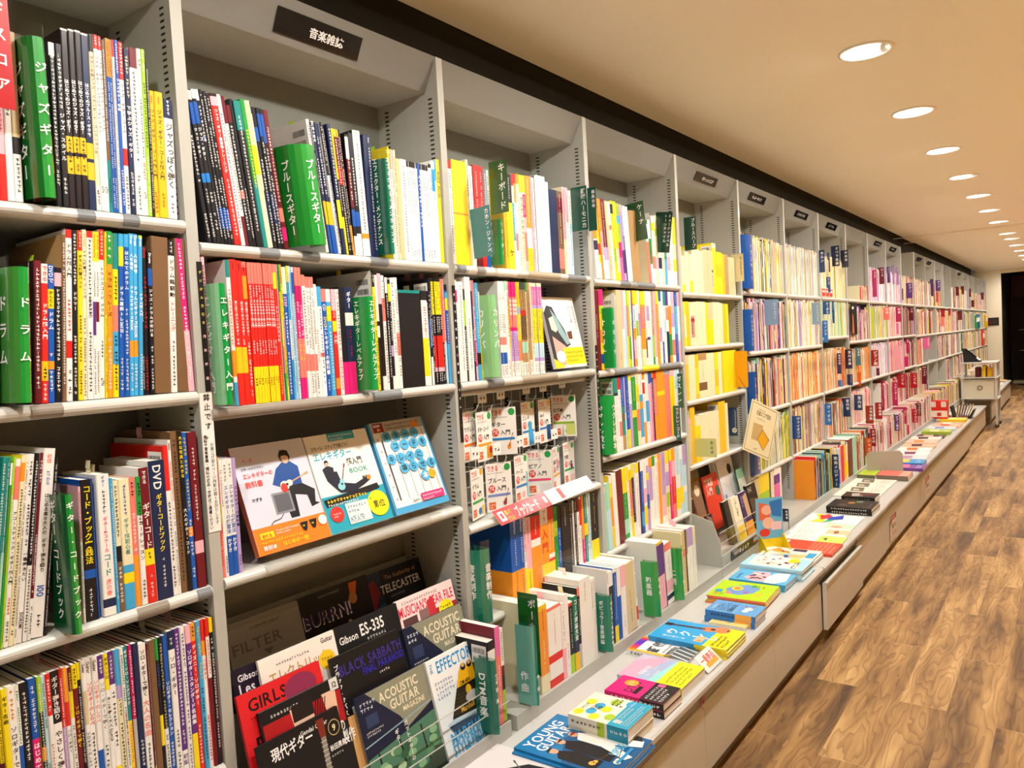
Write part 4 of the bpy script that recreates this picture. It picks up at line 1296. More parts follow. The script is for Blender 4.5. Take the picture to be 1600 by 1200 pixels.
def flat_book(kind, label, cat, O, U, V, w, h, t, base, items, group=None, spine=None, spine_items=None, pages=True, page_mat=None, right=False):
    """book whose front cover is shown: O lower-left corner of the cover, U along its width, V up the cover, spine on the left"""
    U = Vector(U).normalized(); V = Vector(V).normalized(); N = U.cross(V)
    root = empty(kind, label, cat, O, Matrix((U, V, N)).transposed().to_euler(), group)
    m = MB(); b = min(.0008, t * .2)
    m.box((0, 0, -b), (w, h, 0), base); m.box((0, 0, -t), (w, h, -t + b), spine or base); m.box((0, 0, -t + b), (.0006, h, -b), spine or base)
    art(m, w, h, items)
    for k, a, c, col in (spine_items or []):
        if k == 'r': m.face([(-.0002, h * (1 - c), -t), (-.0002, h * (1 - c), 0), (-.0002, h * (1 - a), 0), (-.0002, h * (1 - a), -t)], col)
        else:
            s = min(t * .8, .012); y = h * (1 - a)
            if k == 's':
                while y > h * (1 - c): m.strokes((-.0004, y - s, -t / 2 - s / 2), (0, 0, 1), (0, 1, 0), s * .9, col); y -= s * 1.1
            else: m.vtext(k, (-.0004, y, -t / 2), (0, 0, 1), (0, 1, 0), min(t * .8, (c - a) * h / len(k)), col)
    m.build('cover', M_PRINT, root)
    if pages and t > 2.5 * b:
        m = MB(); m.box((.0008, .0012, -t + b + .0001), (w - .0012, h - .0012, -b - .0001)); m.build('page_block', page_mat or M_PAGE2, root)
    return root
M_PAGE2 = mat('page_edges_flat', (.86, .83, .74), .85, spec=.2)
tc = nd(M_PAGE2, 'ShaderNodeTexCoord'); mp = nd(M_PAGE2, 'ShaderNodeMapping'); mp.inputs['Scale'].default_value = (3, 3, 1500)
nz = nd(M_PAGE2, 'ShaderNodeTexNoise'); nz.inputs['Scale'].default_value = 1
cr = nd(M_PAGE2, 'ShaderNodeValToRGB'); cr.color_ramp.elements[0].color = (.60, .55, .45, 1); cr.color_ramp.elements[1].color = (.92, .90, .83, 1)
cr.color_ramp.elements[0].position = .3; cr.color_ramp.elements[1].position = .55
lk(M_PAGE2, tc.outputs['Object'], mp.inputs[0]); lk(M_PAGE2, mp.outputs[0], nz.inputs[0]); lk(M_PAGE2, nz.outputs[0], cr.inputs[0]); lk(M_PAGE2, cr.outputs[0], P(M_PAGE2).inputs['Base Color'])
def person(u, v, s, hair='k', top='k', legs='k', skin='e8b796', face=True, a=1.4):
    """small printed figure: head at (u, v), s = head height in v units"""
    r = s * .42
    o = [('p', [(u - 1.1 * s * a, v + 1.0 * s), (u - .3 * s * a, v + .55 * s), (u + .3 * s * a, v + .55 * s), (u + 1.1 * s * a, v + 1.0 * s), (u + .8 * s * a, v + 3.0 * s), (u - .8 * s * a, v + 3.0 * s)], top),
         ('e', u, v - .05 * s, r * a, .55 * s, hair), ('e', u, v + .08 * s, r * .78 * a, .45 * s, skin)]
    if face: o += [('p', [(u - r * a, v - .05 * s), (u - r * .6 * a, v - .5 * s), (u + r * .7 * a, v - .5 * s), (u + r * a, v - .02 * s), (u + r * .3 * a, v - .15 * s)], hair), ('r', u - .12 * s * a, v + .32 * s, u + .12 * s * a, v + .37 * s, 'a04040')]
    if legs: o.insert(0, ('p', [(u - .8 * s * a, v + 2.8 * s), (u + .8 * s * a, v + 2.8 * s), (u + .9 * s * a, v + 6.4 * s), (u + .25 * s * a, v + 6.4 * s), (u, v + 3.6 * s), (u - .3 * s * a, v + 6.4 * s), (u - .95 * s * a, v + 6.4 * s)], legs))
    return o
def guitar(cu, cv, s, ang, body, neck='7a4a28', a=1.4):
    c, d = math.cos(ang), math.sin(ang)
    def R(x, y): return (cu + (x * c - y * d) * a, cv + (x * d + y * c))
    def E(x, y, rx, ry, col): return ('p', [R(x + rx * math.cos(6.2832 * i / 18), y + ry * math.sin(6.2832 * i / 18)) for i in range(18)], col)
    return [('p', [R(0, -.12 * s), R(3.2 * s, -.07 * s), R(3.2 * s, .07 * s), R(0, .12 * s)], neck), ('p', [R(3.1 * s, -.13 * s), R(3.9 * s, -.16 * s), R(3.9 * s, .16 * s), R(3.1 * s, .13 * s)], neck), E(.35 * s, 0, .5 * s, .5 * s, body), E(-.55 * s, 0, .72 * s, .72 * s, body), E(-.1 * s, 0, .2 * s, .2 * s, 'k')]
UY = Vector((0, 1, 0))
def lean_up(dx, dz): return Vector((dx, 0, dz)).normalized()

# ---- three facing books on the display shelf
V3 = lean_up(-.085, .225)
b1 = [('r', 0, .76, 1, 1, 'f58220'), ('p', [(.52, .26), (.62, .21), (.74, .21), (.83, .27), (.82, .45), (.55, .45), (.42, .40)], '1c4f9c'), ('p', [(.55, .44), (.82, .44), (.97, .52), (.93, .64), (.99, .66), (.86, .68), (.84, .56), (.68, .53), (.66, .74), (.54, .74), (.52, .58)], '17171d'),
      ('r', .36, .48, .62, .68, '8d8f98'), ('r', .385, .50, .595, .66, '5f6068'), ('e', .68, .155, .075, .065, '15131a'), ('e', .68, .175, .052, .05, 'e8c0a4'), ('p', [(.6, .15), (.64, .09), (.74, .10), (.76, .17), (.69, .145)], '15131a'),
      *guitar(.62, .42, .062, -.32, 'f0e8dc', 'c9a070'), ('e', .56, .45, .045, .045, 'c8352a'), ('l', [(.45, .68), (.40, .72), (.3, .73), (.25, .76)], .008, 'k'),
      ('t', .12, .15, .034, '新・版', 'f07f72'), ('t', .07, .225, .027, '世界一わかりやすい', 'Z'), ('t', .07, .30, .055, 'エレキギターの', 'e0564a', 'l', .82), ('t', .07, .385, .062, '教科書', 'e0564a'), ('t', .1, .52, .036, 'かずき', 'k'),
      ('r', .07, .81, .25, .865, 'f6de18'), ('t', .09, .855, .036, '最新版', 'c8461a'), ('z', .28, .80, .62, .85, 'w', 2), ('z', .07, .875, .80, .91, 'f6de18', 1), ('t', .07, .965, .047, '教則本', 'w'), ('t', .33, .962, .046, 'はじめの一冊!', 'f6de18'),
      ('p', [(.62, .80), (.73, .80), (.70, .87), (.675, .89), (.645, .87)], 'k'), ('p', [(.75, .795), (.86, .795), (.83, .865), (.805, .885), (.775, .865)], 'k'), ('t', .645, .845, .024, '40', 'f6de18'), ('t', .775, .84, .024, '40', 'f6de18'), ('e', .94, .825, .06, .047, 'w')]
flat_book('book', 'lavender facing guitar textbook with a blue-shirted guitarist and orange band', 'book', (-.012, .097, .984), UY, V3, .197, .246, .016, 'd3d6e6', b1, 'facing books on the display shelf', 'b4603a')
b2 = [('r', 0, .63, 1, 1, '1fa6c0'), ('r', .35, .0, .78, .085, '2aa7bd'), ('z', .37, .012, .76, .078, 'w', 2), ('t', .06, .155, .048, 'スモール・ステップで身につく', 'k', 'l', .72), ('t', .05, .26, .098, 'エレキギター', '12a7c4', 'l', .86), ('t', .53, .355, .082, '超入門', 'k', 'l', .85), ('t', .53, .445, .072, 'BOOK', '2aa79a', 'l', 1.15),
      ('t', .70, .53, .038, '藤原悟', 'k'), *person(.22, .30, .055, '1a1410', '1c2030', None), ('p', [(.14, .38), (.34, .40), (.36, .52), (.56, .56), (.74, .52), (.80, .50), (.82, .55), (.70, .59), (.50, .64), (.30, .62), (.16, .48)], '1b2033'), ('e', .80, .525, .035, .025, 'd08a30'), *guitar(.36, .53, .055, -1.15, '8fd4e4', '7a4a28'),
      ('p', [(.02, .66), (.90, .60), (.92, .66), (.04, .735)], '15131a'), ('z', .06, .65, .86, .70, 'f6de18', 1), ('z', .06, .70, .70, .735, 'w', 1), ('e', .15, .82, .10, .08, 'd8352c'), ('z', .09, .80, .22, .85, 'w', 2), ('r', .30, .74, .66, .95, 'w'), ('z', .32, .75, .64, .84, '157fa0', 2), ('t', .31, .935, .075, '19万人超!', '157fa0', 'l', .62), ('e', .82, .81, .17, .135, 'f6e71c'), ('t', .83, .85, .085, '第1位', 'k', 'c', .78), ('z', .70, .72, .94, .76, 'Z', 1)]
flat_book('book', 'white and cyan facing beginner book with a man kicking a cyan guitar', 'book', (-.012, .298, .985), UY, V3, .202, .244, .02, 'f4f3ee', b2, 'facing books on the display shelf', 'w')
b3 = [('r', 0, 0, .03, 1, '3fa0d8'), ('r', .97, 0, 1, 1, '3fa0d8'), ('r', 0, .93, 1, 1, '4aa8de'), ('r', .03, 0, .97, .115, 'b8b2a8'), ('r', .06, .01, .24, .11, '8a1f28'), ('t', .075, .05, .03, '動画連動', 'w', 'l', .8), ('p', [(.13, .065), (.13, .10), (.19, .082)], 'f0c060'), ('z', .27, .015, .92, .10, 'Z', 2), ('e', .80, .075, .07, .04, 'e8902a')]
for g, (x, v0, v1) in enumerate([(.155 + .15 * k, .12, .86) for k in range(6)]): b3.append(('l', [(x, v0), (x, v1)], .006, '6a6a6a'))
for v in (.25, .38, .51, .64, .77): b3.append(('l', [(.155, v), (.92, v)], .003, 'c8c8c8'))
b3.append(('l', [(.145, .2), (.145, .86)], .022, '4a4a4a'))
for r_, (v, u0, tx) in enumerate(((.17, .19, 'ギター・'), (.285, .29, 'コードを'), (.42, .15, 'キレイに'), (.535, .32, '鳴らせる'), (.66, .65, '本'))):
    for c_, ch in enumerate(tx):
        u = u0 + c_ * .17 + .05; b3 += [('e', u, v, .078, .058, '4db4e6'), ('t', u, v + .028, .078, ch, 'k' if ch != '本' else 'w', 'c')]
b3 += [('e', .82, .655, .065, .05, 'f0b020'), ('r', .50, .84, .93, .925, 'e0307c'), ('z', .52, .85, .91, .92, 'w', 2), ('t', .33, .905, .038, 'Guitar', 'k')]
for k in range(6): b3.append(('t', .05, .20 + k * .13, .026, f'{k + 1}弦', 'k', 'l', .7))
flat_book('book', 'white and blue facing chord book with titles in blue circles', 'book', (-.012, .512, .986), UY, V3, .207, .252, .022, 'f6f6f4', b3, 'facing books on the display shelf', '3f9ed6')
def clear_lip(y0, y1, z, label, h=.03):
    m = MB(); m.box((.0085, y0, z - .024), (.0097, y1, z + h)); m.box((-.05, y0, z + .0012), (.0097, y1, z + .0022)); tag(m.build('acrylic_stopper', M_CLEAR), label, 'acrylic stopper', 'clear acrylic stoppers on shelf edges')
clear_lip(.10, .37, .965, 'clear acrylic stopper under the orange-banded facing book')
clear_lip(.372, .66, .965, 'clear acrylic stopper under the cyan and blue facing books')
# slim books standing left of them
row('display shelf left of the facing books', -.004, .965, '', *BK, '''
C 310 620 3.721
L 0
B 122
150 q 25 o0-14 y40-56 ~d14-40 ~r56-90 D14
172 w 24 ~A8-40 ~k80-97 D14
207 w 24 b66-100 /b22-64:エレキギターの練習法 ~A4-20 /W68-80:かずき D14
243 w 24 b66-100 /b22-64:エレキギターの練習法 ~A4-20 /W68-80:かずき D14
268 v 24 /n24-80:エレキギターの教科書 ~n84-96 D14
''')
# ---- girl drawing book, facing
VG = lean_up(-.05, .245)
gb = [('p', [(0, .22), (.12, .12), (.28, .14), (.36, .28), (.52, .46), (.62, .68), (.45, .72), (.3, .95), (0, 1)], '2a2c30'), ('p', [(.1, .3), (.3, .26), (.34, .44), (.24, .5), (.12, .46)], 'f2d6c8'), ('p', [(.2, .16), (.36, .3), (.62, .66), (.5, .68), (.32, .5)], '8fb4bc'), ('p', [(.1, .55), (.45, .7), (.5, .9), (.2, 1), (.1, .95)], 'e8a8a0'), ('r', .35, .72, 1, .96, 'f2e016'), ('p', [(0, .86), (.3, .98), (.1, 1), (0, 1)], 'f2e016'), ('e', .24, .84, .14, .08, 'fbf3f0'), ('p', [(.58, .50), (.74, .48), (.72, .60), (.60, .60)], '6a3a2a'), ('z', .40, .75, .96, .93, 'a08a10', 3)]
gb += [('v', .93, .12, .042, 'まったりやさしい', '5a5a58'), ('v', .80, .12, .042, 'カリンバ入門', '5a5a58')]
flat_book('book', 'white facing book with a long-haired girl drawing and yellow band', 'book', (-.012, 1.30, 1.323), UY, VG, .205, .252, .012, 'efeeea', gb)
clear_lip(1.36, 1.50, 1.312, 'clear acrylic stopper under the girl drawing book', .02)
clear_lip(1.10, 1.34, .613, 'clear acrylic stopper before the orange spines under the red strip', .10)

# ------------------------------------------------------------------ near magazine rack
rk = empty('magazine_rack', 'grey stepped magazine rack filling the lower half of the second bookcase', 'magazine rack', (0, .0, ZC))
m = MB()
for x0, x1, z0, z1 in ((-.23, -.150, .16, .30), (-.149, -.04, .10, .17), (-.039, .131, .001, .012)):
    m.box((x0, .004, z0 - .008), (x1, .75, z0)); m.box((x0, .004, z0), (x0 + .004, .75, z1 + .10))
m.box((-.23, .004, .001), (-.226, .75, .46)); m.build('step', M_STEEL, rk)
m = MB(); m.box((.132, .004, .0005), (.1365, .75, .045)); m.build('front_lip', M_STEEL, rk)
m = MB(); m.prism([(-.22, .0005), (.1365, .0005), (.1365, .06), (.10, .20), (.05, .30), (-.22, .56)], 'y', .7515, .7536); m.build('side_panel', M_CLEAR, rk)
m = MB()
for z in (.10, .155): m.tube([(.135 - (z - .1) * .3, .006, z), (.135 - (z - .1) * .3, .748, z)], .0016)
m.build('retaining_wire', M_WIRE, rk)
VM = lean_up(-.075, .285)
def mag(label, y, topx, topz, w, h, t, base, items, spine=None, cat='magazine', si=None):
    O = Vector((topx, y, topz)) - VM * h
    return flat_book('magazine', label, cat, O, UY, VM, w, h, t, base, items, 'music magazines in the near rack', spine, si)
mag('silver-grey synthesizer magazine with large grey letters, back left of the rack', .095, -.165, .806, .205, .28, .006, '9b9b96', [('r', 0, 0, 1, .05, '8d8d88'), ('t', .30, .10, .034, 'シンセサイザーとロック', 'k', 'l', .8), ('t', .03, .26, .125, 'FILTER', '6d6d69', 'l', 1.25), ('p', [(.42, .29), (.56, .29), (.49, .345)], '6d6d69'), ('r', 0, .34, 1, 1, 'a9a9a4')])
mag('grey magazine peeping between the silver-grey and purple-lettered ones', .20, -.182, .80, .2, .27, .003, '7d7f80', [('e', .52, .06, .05, .04, 'd02a2a'), ('r', .5, .14, .66, .24, '3a2a22'), ('r', .45, .3, 1, 1, '55524c')])
mag('black rock magazine with jagged purple white-edged letters, back row', .30, -.17, .806, .235, .29, .007, '14151a', [('z', .28, .03, .75, .06, 'a8a8a8', 1), ('t', .02, .285, .17, 'BURRN!', 'e8e6ee', 'l', .86), ('t', .03, .275, .158, 'BURRN!', '3b2168', 'l', .87), ('p', [(.72, .02), (.84, .02), (.76, .20), (.7, .2)], 'e06a1c'), ('e', .74, .16, .06, .05, 'c88a50'), *person(.25, .40, .07, '1a1214', '111318', None), *person(.63, .36, .05, 'c9b48a', '3a3c44', None), ('r', .4, .38, .56, .5, '6a6d74'), ('r', 0, .55, 1, 1, '22252b')])
mag('black guitar magazine with white serif title and blue left edge, back right', .516, -.175, .800, .233, .29, .006, '15171d', [('r', 0, 0, .30, .8, '1e2f52'), ('p', [(.03, .1), (.2, .06), (.26, .2), (.12, .36)], '8a1c28'), ('p', [(.08, .35), (.3, .3), (.3, .6), (.05, .6)], '3a5a86'), ('t', .36, .10, .062, 'The Authority of', 'b98a5a', 'l', .92), ('t', .27, .22, .11, 'TELECASTER', 'e6e6e6', 'l', .80), ('z', .40, .24, .82, .28, '9a9a9a', 1), ('z', .62, .32, .98, .39, 'e0e0e0', 2)])
mag('dark purple guitar collector magazine with white serif letters, far left of the rack', .028, -.045, .752, .205, .28, .006, '1a1228', [('t', .06, .10, .07, 'Gibson', 'e8e6ee', 'l', .9), ('t', .05, .20, .115, 'Les Paul', 'e8e6ee', 'l', .85), ('t', .06, .28, .062, "Player's book", 'e8e6ee', 'l', .85), ('z', .06, .30, .9, .33, 'c8c8d0', 1)])
mag('cream guitar magazine with gold katakana title, second tier at left', .086, -.032, .756, .21, .29, .007, 'efe6de', [('z', .20, .06, .80, .09, 'Z', 1), ('t', .08, .20, .10, 'エレクトリック', 'b39a4e', 'l', .82), ('t', .08, .32, .10, 'ギター', 'b39a4e', 'l', .82), ('t', .80, .065, .055, 'Guitar', 'k', 'l', .8), ('e', .84, .20, .11, .075, 'f2c320'), ('z', .76, .165, .92, .235, '8a6a10', 2), ('r', 0, .40, .9, .6, 'd8242c')])
mag('black guitar magazine with big white serif number, second tier middle', .297, -.032, .757, .21, .29, .007, '0f1418', [('t', .04, .15, .085, 'Gibson', 'e6e6e6', 'l', .8), ('t', .36, .145, .135, 'ES-335', 'f2f2f2', 'l', .72), ('t', .05, .29, .07, "Player's Book", 'e0e0e0', 'l', .8), ('z', .44, .16, .98, .20, 'c8c8c8', 1), ('r', 0, .4, 1, 1, '1a2026')])
mag('pale pink gear magazine with red capitals and a yellow burst, second tier at right', .507, -.038, .757, .225, .29, .006, 'f1dcdc', [('z', .1, .02, .9, .06, '9a6a70', 1), ('t', .02, .16, .125, "MUSICIAN'S GEAR FILE", 'd6224a', 'l', .56), ('r', .06, .18, .3, .4, '5a3a3c'), ('r', .34, .16, .5, .4, '8a6a6a'), ('p', [(.5, .1), (.62, .08), (.66, .5), (.5, .5)], 'c8303c'), ('r', .62, .2, 1, .5, 'b02a3a'), ('e', .80, .24, .13, .085, 'f3e61c'), ('z', .70, .19, .92, .30, 'k', 3), ('t', .36, .36, .07, '70', 'w')])
mag('red band magazine with black capitals, lower left of the rack', .008, .0, .715, .215, .29, .008, 'd51f27', [('t', .10, .14, .125, 'GIRLS', '1a0c10', 'l', 1.0), ('z', .1, .17, .8, .20, '3a0c10', 1), ('t', .10, .44, .17, 'BAND', '1a0c10', 'l', 1.0), ('e', .72, .12, .2, .1, '8a2a50')], 'a0141c')
mag('black effects magazine with cropped red-lipped faces and white katakana', .042, .022, .672, .215, .29, .008, '121216', [('z', .12, .04, .62, .075, 'e0e0e0', 1), ('r', .02, .10, .98, .40, 'a8141c'), ('p', [(.34, .08), (.6, .08), (.62, .3), (.5, .40), (.38, .36)], 'e6c0a8'), ('r', .36, .06, .62, .18, '1a1416'), ('r', .44, .28, .53, .30, 'b01828'), ('p', [(.74, .08), (.92, .08), (.9, .3), (.78, .28)], 'e6c0a8'), ('r', .79, .20, .87, .22, 'b01828'), *[('l', [(.03 + .035 * k, .40), (.10 + .035 * k, .20)], .01, '1a0a0c') for k in range(6)], *[('l', [(.60 + .03 * k, .24), (.66 + .03 * k, .10)], .01, '1a0a0c') for k in range(5)], ('r', .12, .34, .98, .5, '17171b'), ('t', .40, .40, .10, 'ド素人のための', 'f2f2f2', 'l', .58), ('t', .36, .50, .11, 'エフェクター製作', 'f2f2f2', 'l', .58), ('r', .86, .0, .97, .09, 'd8d8d8'), ('t', .88, .07, .06, '12', 'k')])
mag('black rock magazine with indigo capitals, middle of the rack', .252, .002, .706, .222, .29, .008, '101013', [('t', .08, .165, .118, 'BLACK SABBATH', '352a86', 'l', .72), ('t', .38, .235, .085, 'FINAL PARANOID', '2a24a8', 'l', .66), ('z', .60, .25, .95, .28, 'e6e6e6', 1), ('r', .14, .42, 1, .9, 'c9cbd6'), ('r', .60, .42, .98, .46, 'b02030'), ('r', .62, .40, .68, .56, 'b02030'), ('e', .28, .50, .10, .085, '171318'), ('e', .29, .54, .06, .05, 'e0b89c'), ('v', .055, .06, .05, 'ブラック・サバス', 'f0f0f0')])
AC = [('p', [(.14, 0), (1, 0), (1, .34), (.60, .44), (.52, .32)], '8b8c78'), ('t', .30, .135, .115, 'ACOUSTIC', 'e6dcc0', 'l', .82), ('t', .42, .235, .115, 'GUITAR', 'e6dcc0', 'l', .86), ('t', .58, .30, .062, 'MAGAZINE', 'e6dcc0', 'l', .86), ('z', .04, .05, .26, .14, 'd8dce6', 2), ('r', .08, .18, .24, .28, '2a3a60'), ('z', .05, .30, .30, .35, 'e0e0e0', 2), ('l', [(0, .42), (1, .33)], .012, '8fb0c0'),
      ('p', [(0, .52), (1, .42), (1, 1), (0, 1)], '4a7a62'), *[('l', [(x, .48), (x + .04, 1)], .022, '16201e') for x in (.14, .44, .76)], *[('e', random.Random(k).uniform(.05, .95), random.Random(k + 50).uniform(.55, .9), .06, .035, random.Random(k + 9).choice(('7fae84', '2f5a40', 'a8c8a0', '568a60'))) for k in range(26)], ('v', .42, .40, .05, 'ギター', 'f0f0f0'), ('v', .56, .37, .05, 'ガットギターの', 'f0f0f0'), ('p', [(.6, .9), (.9, .72), (1, .74), (1, 1), (.6, 1)], '3a4a3c'), ('e', .38, .84, .06, .08, '1a1c22'), ('p', [(.28, .9), (.48, .9), (.52, 1), (.24, 1)], '222630')]
mag('navy and olive acoustic guitar magazine behind its twin, upper right of the rack', .500, -.008, .692, .232, .30, .008, '141c38', AC, '1c2440')
mag('tan manual with heavy black kanji between two navy covers, rack front', .205, .044, .575, .20, .235, .005, 'd8a76a', [('v', .50, .05, .17, '自分で', '2a160c'), ('v', .70, .05, .17, 'ギタ', '2a160c'), ('v', .9, .05, .17, 'ビギ', '2a160c'), ('r', .3, .75, 1, 1, 'f2c11c')], 'b98a50', 'magazine')
mag('black classical guitar magazine with a guitar headstock and round number nine', .014, .046, .618, .215, .278, .006, '101014', [('t', .14, .155, .105, '現代ギター', 'f2f2f2', 'l', .74), ('t', .50, .085, .048, 'Gendai Guitar', 'e0e0e0', 'l', .9), ('p', [(.70, .03), (.80, .03), (.79, .17), (.72, .17)], '7a2a1c'), ('p', [(.725, .17), (.785, .17), (.77, .5), (.71, .5)], '8a8478'), *[('r', .71, .2 + .035 * k, .785, .204 + .035 * k, 'd8d8d8') for k in range(9)], ('e', .90, .14, .075, .062, 'b9a070'), ('e', .90, .14, .066, .054, '101014'), ('t', .90, .165, .07, '9', 'f0e0b0', 'c'), ('t', .80, .30, .05, '秋田勇魚', 'f0f0f0', 'l', .8), ('z', .80, .32, .98, .38, 'c8c8c8', 2), ('e', .42, .42, .17, .12, '17110f'), ('e', .42, .50, .12, .12, 'e0b090'), ('p', [(.12, .72), (.35, .62), (.55, .62), (.8, .74), (.9, 1), (.05, 1)], '1d1a20'), ('e', .72, .52, .07, .05, 'e0b090'), *guitar(.5, .88, .10, -.5, 'c8703a')], '1a1a1e')
mag('navy and olive acoustic guitar magazine in front, centre of the rack', .278, .048, .612, .232, .272, .005, '141c38', AC, '1c2440', 'magazine', [('s', .1, .9, 'c8ccd8')])
mag('white effects magazine with a gold pedal and sky blue capitals, front right', .513, .054, .612, .226, .272, .008, 'f0f1f2', [('p', [(0, .35), (1, .2), (1, 1), (0, 1)], 'dfeaf2'), ('p', [(.10, .62), (.8, .52), (.95, .34), (1, .6), (1, 1), (.4, 1)], 'b8d6ec'), ('t', .14, .145, .155, 'EFFECTOR', '2a93d4', 'l', .66), ('v', .06, .03, .05, 'THE', '2a93d4'), ('e', .92, .06, .075, .055, '3a7fc0'), ('z', .06, .20, .38, .38, '7a9ab8', 4), ('p', [(.20, .60), (.48, .22), (1.0, .22), (.82, .64)], '231d14'), ('p', [(.42, .30), (.50, .20), (.99, .20), (.95, .36), (.38, .36)], 'f0b818'), ('p', [(.24, .58), (.36, .38), (.93, .38), (.80, .60)], '2a2418'), *[('l', [(.26 + .02 * k, .57 - .03 * k), (.80 + .02 * k, .59 - .03 * k)], .006, '5a4a20') for k in range(6)], *[('e', .56 + .11 * k, .20, .045, .034, '1a1630') for k in range(4)], *[('e', .56 + .11 * k, .185, .028, .02, 'd8b060') for k in range(4)], ('e', .56, .42, .05, .045, 'e8b820'), ('e', .60, .49, .12, .05, 'c8ccd0'), ('t', .36, .585, .07, 'Marshall', 'd8b040', 'l', .8), ('t', .44, .35, .05, 'CM 600', '3a2a10', 'l', .9), ('p', [(.12, .64), (.8, .68), (.72, .74), (.2, .74)], '2f4a6a'), ('t', .10, .80, .14, 'MARSHALL', '3aa2dc', 'l', .80), ('t', .10, .905, .14, 'STYLE PEDALS', '3aa2dc', 'l', .58), ('z', .08, .92, .92, .985, '5a6a78', 3)], 'f0f1f2')

# ------------------------------------------------------------------ wire grid with hanging book cards
gx = -.17
g = empty('wire_grid', 'white wire grid panel at the back of the book card shelf', 'wire grid', (gx, .79, .905))
m = MB()
for k in range(15): m.tube([(0, .01 + k * .05, 0), (0, .01 + k * .05, .37)], .0018)
m.build('upright_wire', M_WIRE, g); m = MB()
for k in range(8): m.tube([(.0036, .005, .01 + k * .05), (.0036, .715, .01 + k * .05)], .0018)
m.build('cross_wire', M_WIRE, g)
rail = MB(); rail.tube([(-.03, .80, 1.277), (-.03, 1.50, 1.277)], .009, n=10); tag(rail.build('rail', M_STEEL), 'grey tube rail under the girl drawing shelf', 'rail')
TINT = ('e2231a', 'f07818', '1d84c9', '2ba24a', 'e8507c', 'f0b818')
def hook_card(px0, py0, px1, py1, X, yaw, title, accent, pict, label, dot='2ba24a', tagpx=None):
    a = atX(px0, py0, X); b = atX(px1, py1, X); w = max(.03, abs(b.y - a.y)); h = a.z - b.z
    w = .088; h = .150; cy = (a.y + b.y) / 2; zt = a.z
    hk = empty('display_hook', 'wire hook holding the ' + ' '.join(label.split()[:12]), 'display hook', (gx, cy, zt + .012), group='wire hooks on the grid')
    m = MB(); m.tube([(.006, 0, 0), (X - gx + .02, 0, -.004), (X - gx + .03, 0, .004), (X - gx + .036, 0, .016)], .0019); m.build('hook_wire', M_WIRE, hk)
    m = MB(); m.box((.002, -.006, -.02), (.008, .006, .01)); m.build('clip', M_DARK, hk)
    if tagpx:
        m = MB(); y0 = .004; m.box((X - gx - .002, -.02, .022), (X - gx + .0, .02, .058), 'f2f2f0'); m.strokes((X - gx + .0006, -.014, .032), UY, (0, 0, 1), .012, 'k'); m.strokes((X - gx + .0006, .002, .032), UY, (0, 0, 1), .012, 'k'); m.tube([(X - gx - .001, 0, 0), (X - gx - .001, 0, .024)], .0012); m.build('price_tag', M_PRINT, hk)
    items = [('t', .06, .155, .13, 'できる', 'dc2a1e', 'l', .66), ('e', .84, .10, .12, .075, dot), ('z', .08, .18, .9, .22, 'A', 1), ('t', .08, .40, .115, title, 'k', 'l', min(.9, 3.6 / max(3, len(title)))), ('e', .22, .525, .13, .08, 'dc2a1e'), ('t', .22, .565, .11, '超', 'w', 'c'), ('t', .40, .565, .11, '入門', '444444'), ('r', .06, .64, .92, .69, accent), ('r', .08, .80, .34, .95, 'e0641c'), ('z', .1, .82, .32, .93, 'w', 2)] + pict
    r = empty('book_card', label, 'book card', (X, cy, zt + .008), (math.pi / 2, 0, math.pi / 2 + yaw), 'book cards hanging on the wire grid')
    m = MB(); m.box((-w / 2, -h, -.0004), (w / 2, 0, .0004), 'f3f2ee')
    m2 = MB(); art(m2, w, h, items, .0006); off = Vector((-w / 2, -h, 0)); n = len(m.v); m.v += [tuple(Vector(v) + off) for v in m2.v]; m.f += [tuple(i + n for i in f) for f in m2.f]; m.c += m2.c; m.m += m2.m
    m.build('printed_card', M_PRINT, r)
    return r
gtr = lambda c: guitar(.72, .80, .07, -1.2, c)
hook_card(725, 648, 745, 712, -.06, .15, 'ウクレレ', 'f07818', gtr('b8582a'), 'ukulele book card hanging partly behind the left upright, upper row')
hook_card(738, 650, 775, 708, -.05, .1, 'ギターコード', 'f0a028', [('p', [(.6, .7), (.95, .72), (.95, .95), (.6, .95)], 'e8a01c'), ('e', .85, .8, .1, .07, 'c82820')], 'guitar chord book card hanging second in the upper row', tagpx=1)
hook_card(775, 642, 796, 700, -.06, -.75, 'ギター', '1d84c9', gtr('e09030'), 'guitar book card hanging turned away in the upper row', tagpx=1)
hook_card(812, 633, 838, 690, -.08, .1, 'エレキ', '1d84c9', [('p', [(.5, .45), (.7, .45), (.95, .98), (.5, .98)], '3ea6de')], 'electric guitar book card with sky blue shape hanging in the upper row', tagpx=1)
hook_card(838, 629, 864, 684, -.08, .1, 'Cubase AI', '2a7fd0', [('r', .62, .60, .96, .94, '1c4f8a')], 'blue software book card hanging right in the upper row', 'f0b018', tagpx=1)
hook_card(872, 622, 890, 678, -.09, -1.0, 'DTM', '8ab82a', [('r', .5, .7, .95, .95, 'c8d878')], 'book card hanging almost edge-on at the upper right', tagpx=1)
hook_card(730, 739, 762, 797, -.03, .25, 'ドラム', '2ba24a', [('e', .62, .87, .12, .07, '2a7fc8'), ('r', .76, .78, .95, .95, 'f0c060')], 'drum book card hanging at the lower left', 'f0b018', tagpx=1)
hook_card(767, 730, 792, 787, -.04, -.5, 'ブルース', '7a8fd0', gtr('a0462a'), 'blues book card hanging turned in the lower row', tagpx=1)
hook_card(795, 719, 834, 776, -.05, .12, 'ベース', '1d84c9', [('e', .6, .87, .12, .07, 'f3b0b0'), ('r', .86, .4, .96, .95, '7ac0d8')], 'bass book card hanging in the middle of the lower row', tagpx=1)
